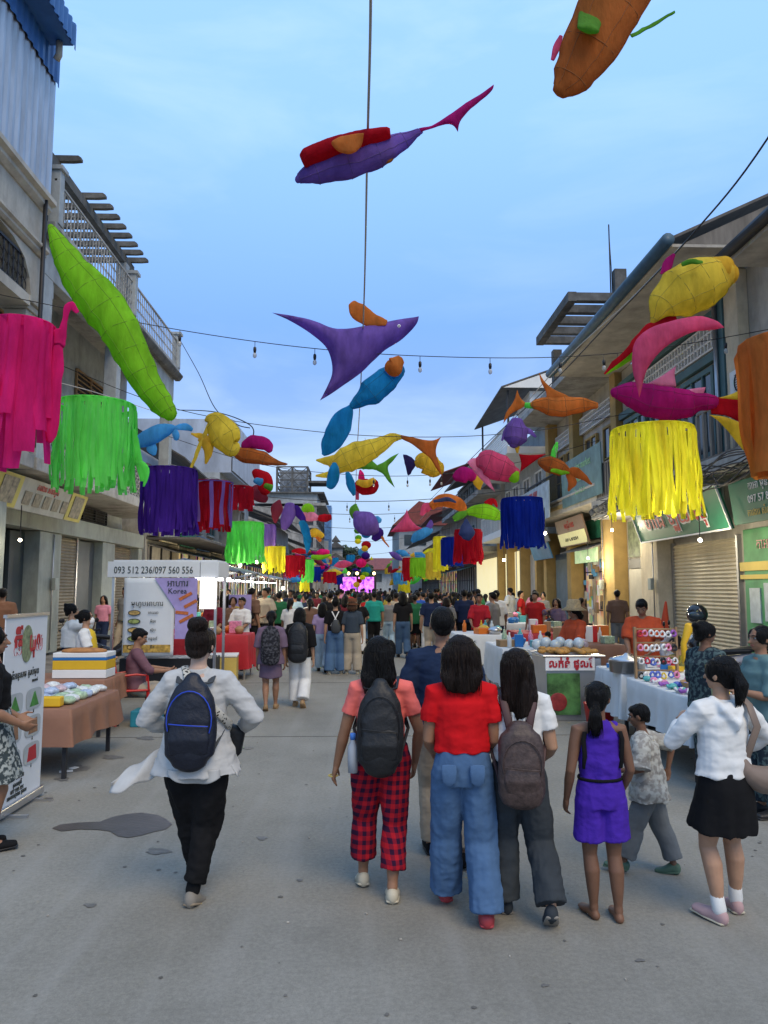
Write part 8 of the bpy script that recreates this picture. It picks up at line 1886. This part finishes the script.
sit('person in white T-shirt sitting beside the lit goods shop', 4.35, 15.0, R(80), 1.55, (C_white, dict(hem=.48, sleeve=.5, ease=.03)), (C_blk, dict(t='trousers')), sk=SK_m, seed=64); sit('child in mustard shirt sitting low before the lit goods shop', 3.55, 14.2, R(-30), 1.2, (C_yel, dict(hem=.48, sleeve=.5, ease=.03)), (C_blk, dict(t='trousers')), seed=65)
stand('woman in pale blouse holding a phone on the motorbike by the goods shop', 4.7, 17.9, R(150), 1.5, (C_lilac, dict(hem=.5, sleeve=.5, ease=.025)), tr_, hair=('long', HR_b, {}), seed=66, arm={1: ((.03, .12, .84), (.9, -.3, -.5)), -1: ((-.08, .18, .6), (-.5, -1, 0))})
for i, (px_, yy, rz_, c_, b_, pi_, lb) in enumerate([(-4.9, 18.3, 150, 15, 0, 1, 'vendor in maroon behind the tube-lit left stall'), (-5.0, 20.6, 120, 3, 0, 0, 'vendor in grey at the white-cloth left stall'), (-5.2, 23.4, 100, 9, 0, 5, 'vendor in brown at the brown-cloth left stall'), (-2.9, 18.3, 20, 0, 0, 2, 'customer in black before the tube-lit left stall'),
    (-2.8, 20.8, 40, 1, 13, 0, 'customer in white shirt by the white-cloth left stall'), (-3.2, 23.5, 60, 0, 2, 1, 'customer in black shirt by the brown-cloth left stall'), (-3.3, 26.2, 30, 7, 13, 5, 'customer in beige top near the faded red canopy'), (-5.5, 26.8, 90, 4, 0, 3, 'vendor in red dress beside the faded red canopy'),
    (5.0, 21.6, -120, 1, 0, 5, 'vendor in white behind the white-cloth stall beyond the goods shop'), (3.1, 21.3, -30, 8, 0, 1, 'customer in blue before the white-cloth stall beyond the goods shop'), (5.5, 25.6, -110, 4, 0, 1, 'vendor in red by the ochre pillars'), (3.4, 18.8, 10, 1, 2, 4, 'customer in white with shorts right of the red-shirt man'),
    (3.3, 23.2, -10, 6, 0, 2, 'customer in pink at the right side of the crowd'), (5.3, 30, -100, 0, 0, 0, 'vendor in black at the far white-cloth right stall'), (3.6, 27.6, -20, 10, 13, 0, 'customer in yellow near the far white-cloth right stall'), (4.4, 18.8, 140, 4, 0, 1, 'man in red beside the red motorbike at the goods shop'),
    (-2.2, 19.8, 10, 12, 0, 1, 'man in dark green left of the lilac outfit'), (-1.7, 17.8, -20, 1, 13, 2, 'woman in white top and jeans behind the large black backpack'), (2.3, 19.6, 15, 0, 13, 5, 'woman in black top and jeans left of the red-shirt man'), (1.7, 18.2, -10, 2, 7, 1, 'man in navy top and beige trousers behind the red motorbike')]):
    C(pi_, (px_, yy), R(rz_), c_, b_, i % 3, 1.0, lb)
# ---------------- lit screen at the street end
t = thing('stage_screen', 'glowing pink and violet stage screen above the far crowd', 'screen', (0, 62, 0)); a_, b_ = at(340, 593, 62), at(374, 577, 62)
ms = bpy.data.materials.new('screen light'); ms.use_nodes = True; nt, bb = nodes_of(ms); vz = N(nt, 'ShaderNodeTexNoise'); vz.inputs['Scale'].default_value = 3.0; vz.inputs['Detail'].default_value = 6; tcs = N(nt, 'ShaderNodeTexCoord'); nt.links.new(tcs.outputs['Object'], vz.inputs['Vector'])
rs = N(nt, 'ShaderNodeValToRGB'); rs.color_ramp.elements[0].position = .38; rs.color_ramp.elements[0].color = (.25, .02, .7, 1); rs.color_ramp.elements[1].position = .6; rs.color_ramp.elements[1].color = (1, .3, .95, 1); nt.links.new(vz.outputs[0], rs.inputs[0]); nt.links.new(rs.outputs[0], bb.inputs['Emission Color']); bb.inputs['Emission Strength'].default_value = 1.6; bb.inputs['Base Color'].default_value = (.05, .02, .05, 1)
mid_ = (a_.x + b_.x) / 2
q = MB(); q.box(a_.x, mid_ - .05, 62, 62.15, a_.z, b_.z); q.build('screen_panel', ms, t); q = MB(); q.box(mid_ + .1, b_.x, 62, 62.15, a_.z, b_.z); q.build('screen_panel', ms, t)
for x in (a_.x - .1, b_.x + .1): q = MB(); q.box(x - .1, x + .1, 62.2, 62.4, 0, b_.z + .4); q.build('truss_leg', M_iron, t)
for k in range(5): q = MB(); q.ell((a_.x + k * (b_.x - a_.x) / 4, 61.9, b_.z + .3), .13, .13, .13, None, 10, 7); q.build('spotlight', mat('warm spotlight', (1, .6, .3), .4, var=0, emit=8, ecol=(1, .6, .25)), t, True)
# ---------------- street lamps and bulbs of the shops
def bulb(px, py, Y, r, label, pw=90):
    p = at(px, py, Y); t = thing('hanging_lamp', label, 'lamp', p, 0, 'lamps hanging at the shop fronts'); q = MB(); q.ell(p, r * .5, r * .5, r * .5, None, 12, 8); q.build('bulb', M_bulb, t, True); glow(t, p + Vector((0, -.02, -r - .05)), pw); q = MB(); q.tube([p, p + Vector((0, 0, .7))], .01, 5); q.build('cord', M_wire, t)
for px_, py_, Y, r_, lb in ((545, 533, 20, .09, 'round white lamp between the blue lantern and the goods shop'), (228, 560, 20, .12, 'lamp below the square green lantern, left one'), (240, 565, 21, .10, 'lamp below the square green lantern, middle one'), (257, 562, 22, .10, 'lamp right of the square green lantern'), (283, 588, 30, .12, 'lamp over the far left stalls'),
    (662, 496, 9.4, .035, 'bare lamp glowing behind the large yellow lantern'), (504, 560, 24, .10, 'lamp at the bright right doorway'), (268, 590, 26, .10, 'lamp over the brown-cloth stall'), (316, 592, 40, .12, 'small lamp at the left of the crowd'), (428, 590, 40, .12, 'small lamp at the right of the crowd'),
    (700, 540, 14.6, .08, 'lamp under the green shop sign lighting the cream shutter'), (612, 530, 20.5, .08, 'lamp on the right pillar of the grey door'), (588, 558, 22.8, .08, 'lamp in the lit goods shop front'), (478, 556, 32, .10, 'lamp over the yellow doorways on the right'), (20, 540, 15, .07, 'dim lamp in the first left shop doorway'), (222, 570, 27, .1, 'lamp at the lit left shops')): bulb(px_, py_, Y, r_, lb, 12 if px_ == 20 else 60 if Y < 16 and px_ > 690 else 22 if Y < 10 else 100)

ra = random.Random(77); pl2 = []
for k in range(46):
    sd = k % 2; 
    for _ in range(60):
        y = ra.uniform(16.5, 40); x = ra.uniform(2.0, 3.3) + (y - 16) * .02 if sd else -ra.uniform(2.4, 3.4) - (y - 16) * .02
        if ra.random() < .35: x = (ra.uniform(5.2, 6.8) if sd else -ra.uniform(5.4, 6.8))
        if all(abs(x - a) > .45 or abs(y - b_) > .6 for a, b_ in pl2): break
    pl2.append((x, y)); zz = .07 if abs(x) > 5.6 else 0
    C(ra.randrange(6), (x, y, zz), R(ra.uniform(-60, 60) + (180 if ra.random() < .4 else 0)), ra.choice([0, 1, 2, 3, 4, 6, 7, 9, 15, 0, 1]), ra.choice([0, 0, 13, 2, 3, 7]), ra.randrange(3), ra.uniform(.93, 1.04))

for k in range(26):    # low cartons, tubs and wrapped bundles on the second and third white tables
    x0, x1, y0, y1 = ((3.05, 3.85, 8.65, 9.45), (3.6, 4.8, 5.5, 6.4))[k % 2]; x = rt.uniform(x0, x1); y = rt.uniform(y0, y1)
    if k % 2 == 0 and math.hypot(x - 3.12, y - 8.75) < .27: x = 3.7
    mc, cn = rt.choice([(M_redp, 'red'), (M_styro, 'white'), (M_yelp, 'yellow'), (tc_[1], 'pink'), (tc_[2], 'teal'), (M_blup, 'blue')]); w = rt.uniform(.07, .16); hh = rt.uniform(.04, .12); q = MB(); q.cbox((x, y, .775 + hh / 2), w, w * .8, hh, rt.uniform(-.6, .6))
    lb_ = cn + (' small carton on the second white-covered table' if k % 2 == 0 else ' small carton on the table at the right edge'); single('carton', lb_, 'carton', q, mc, lb_, False, .006)
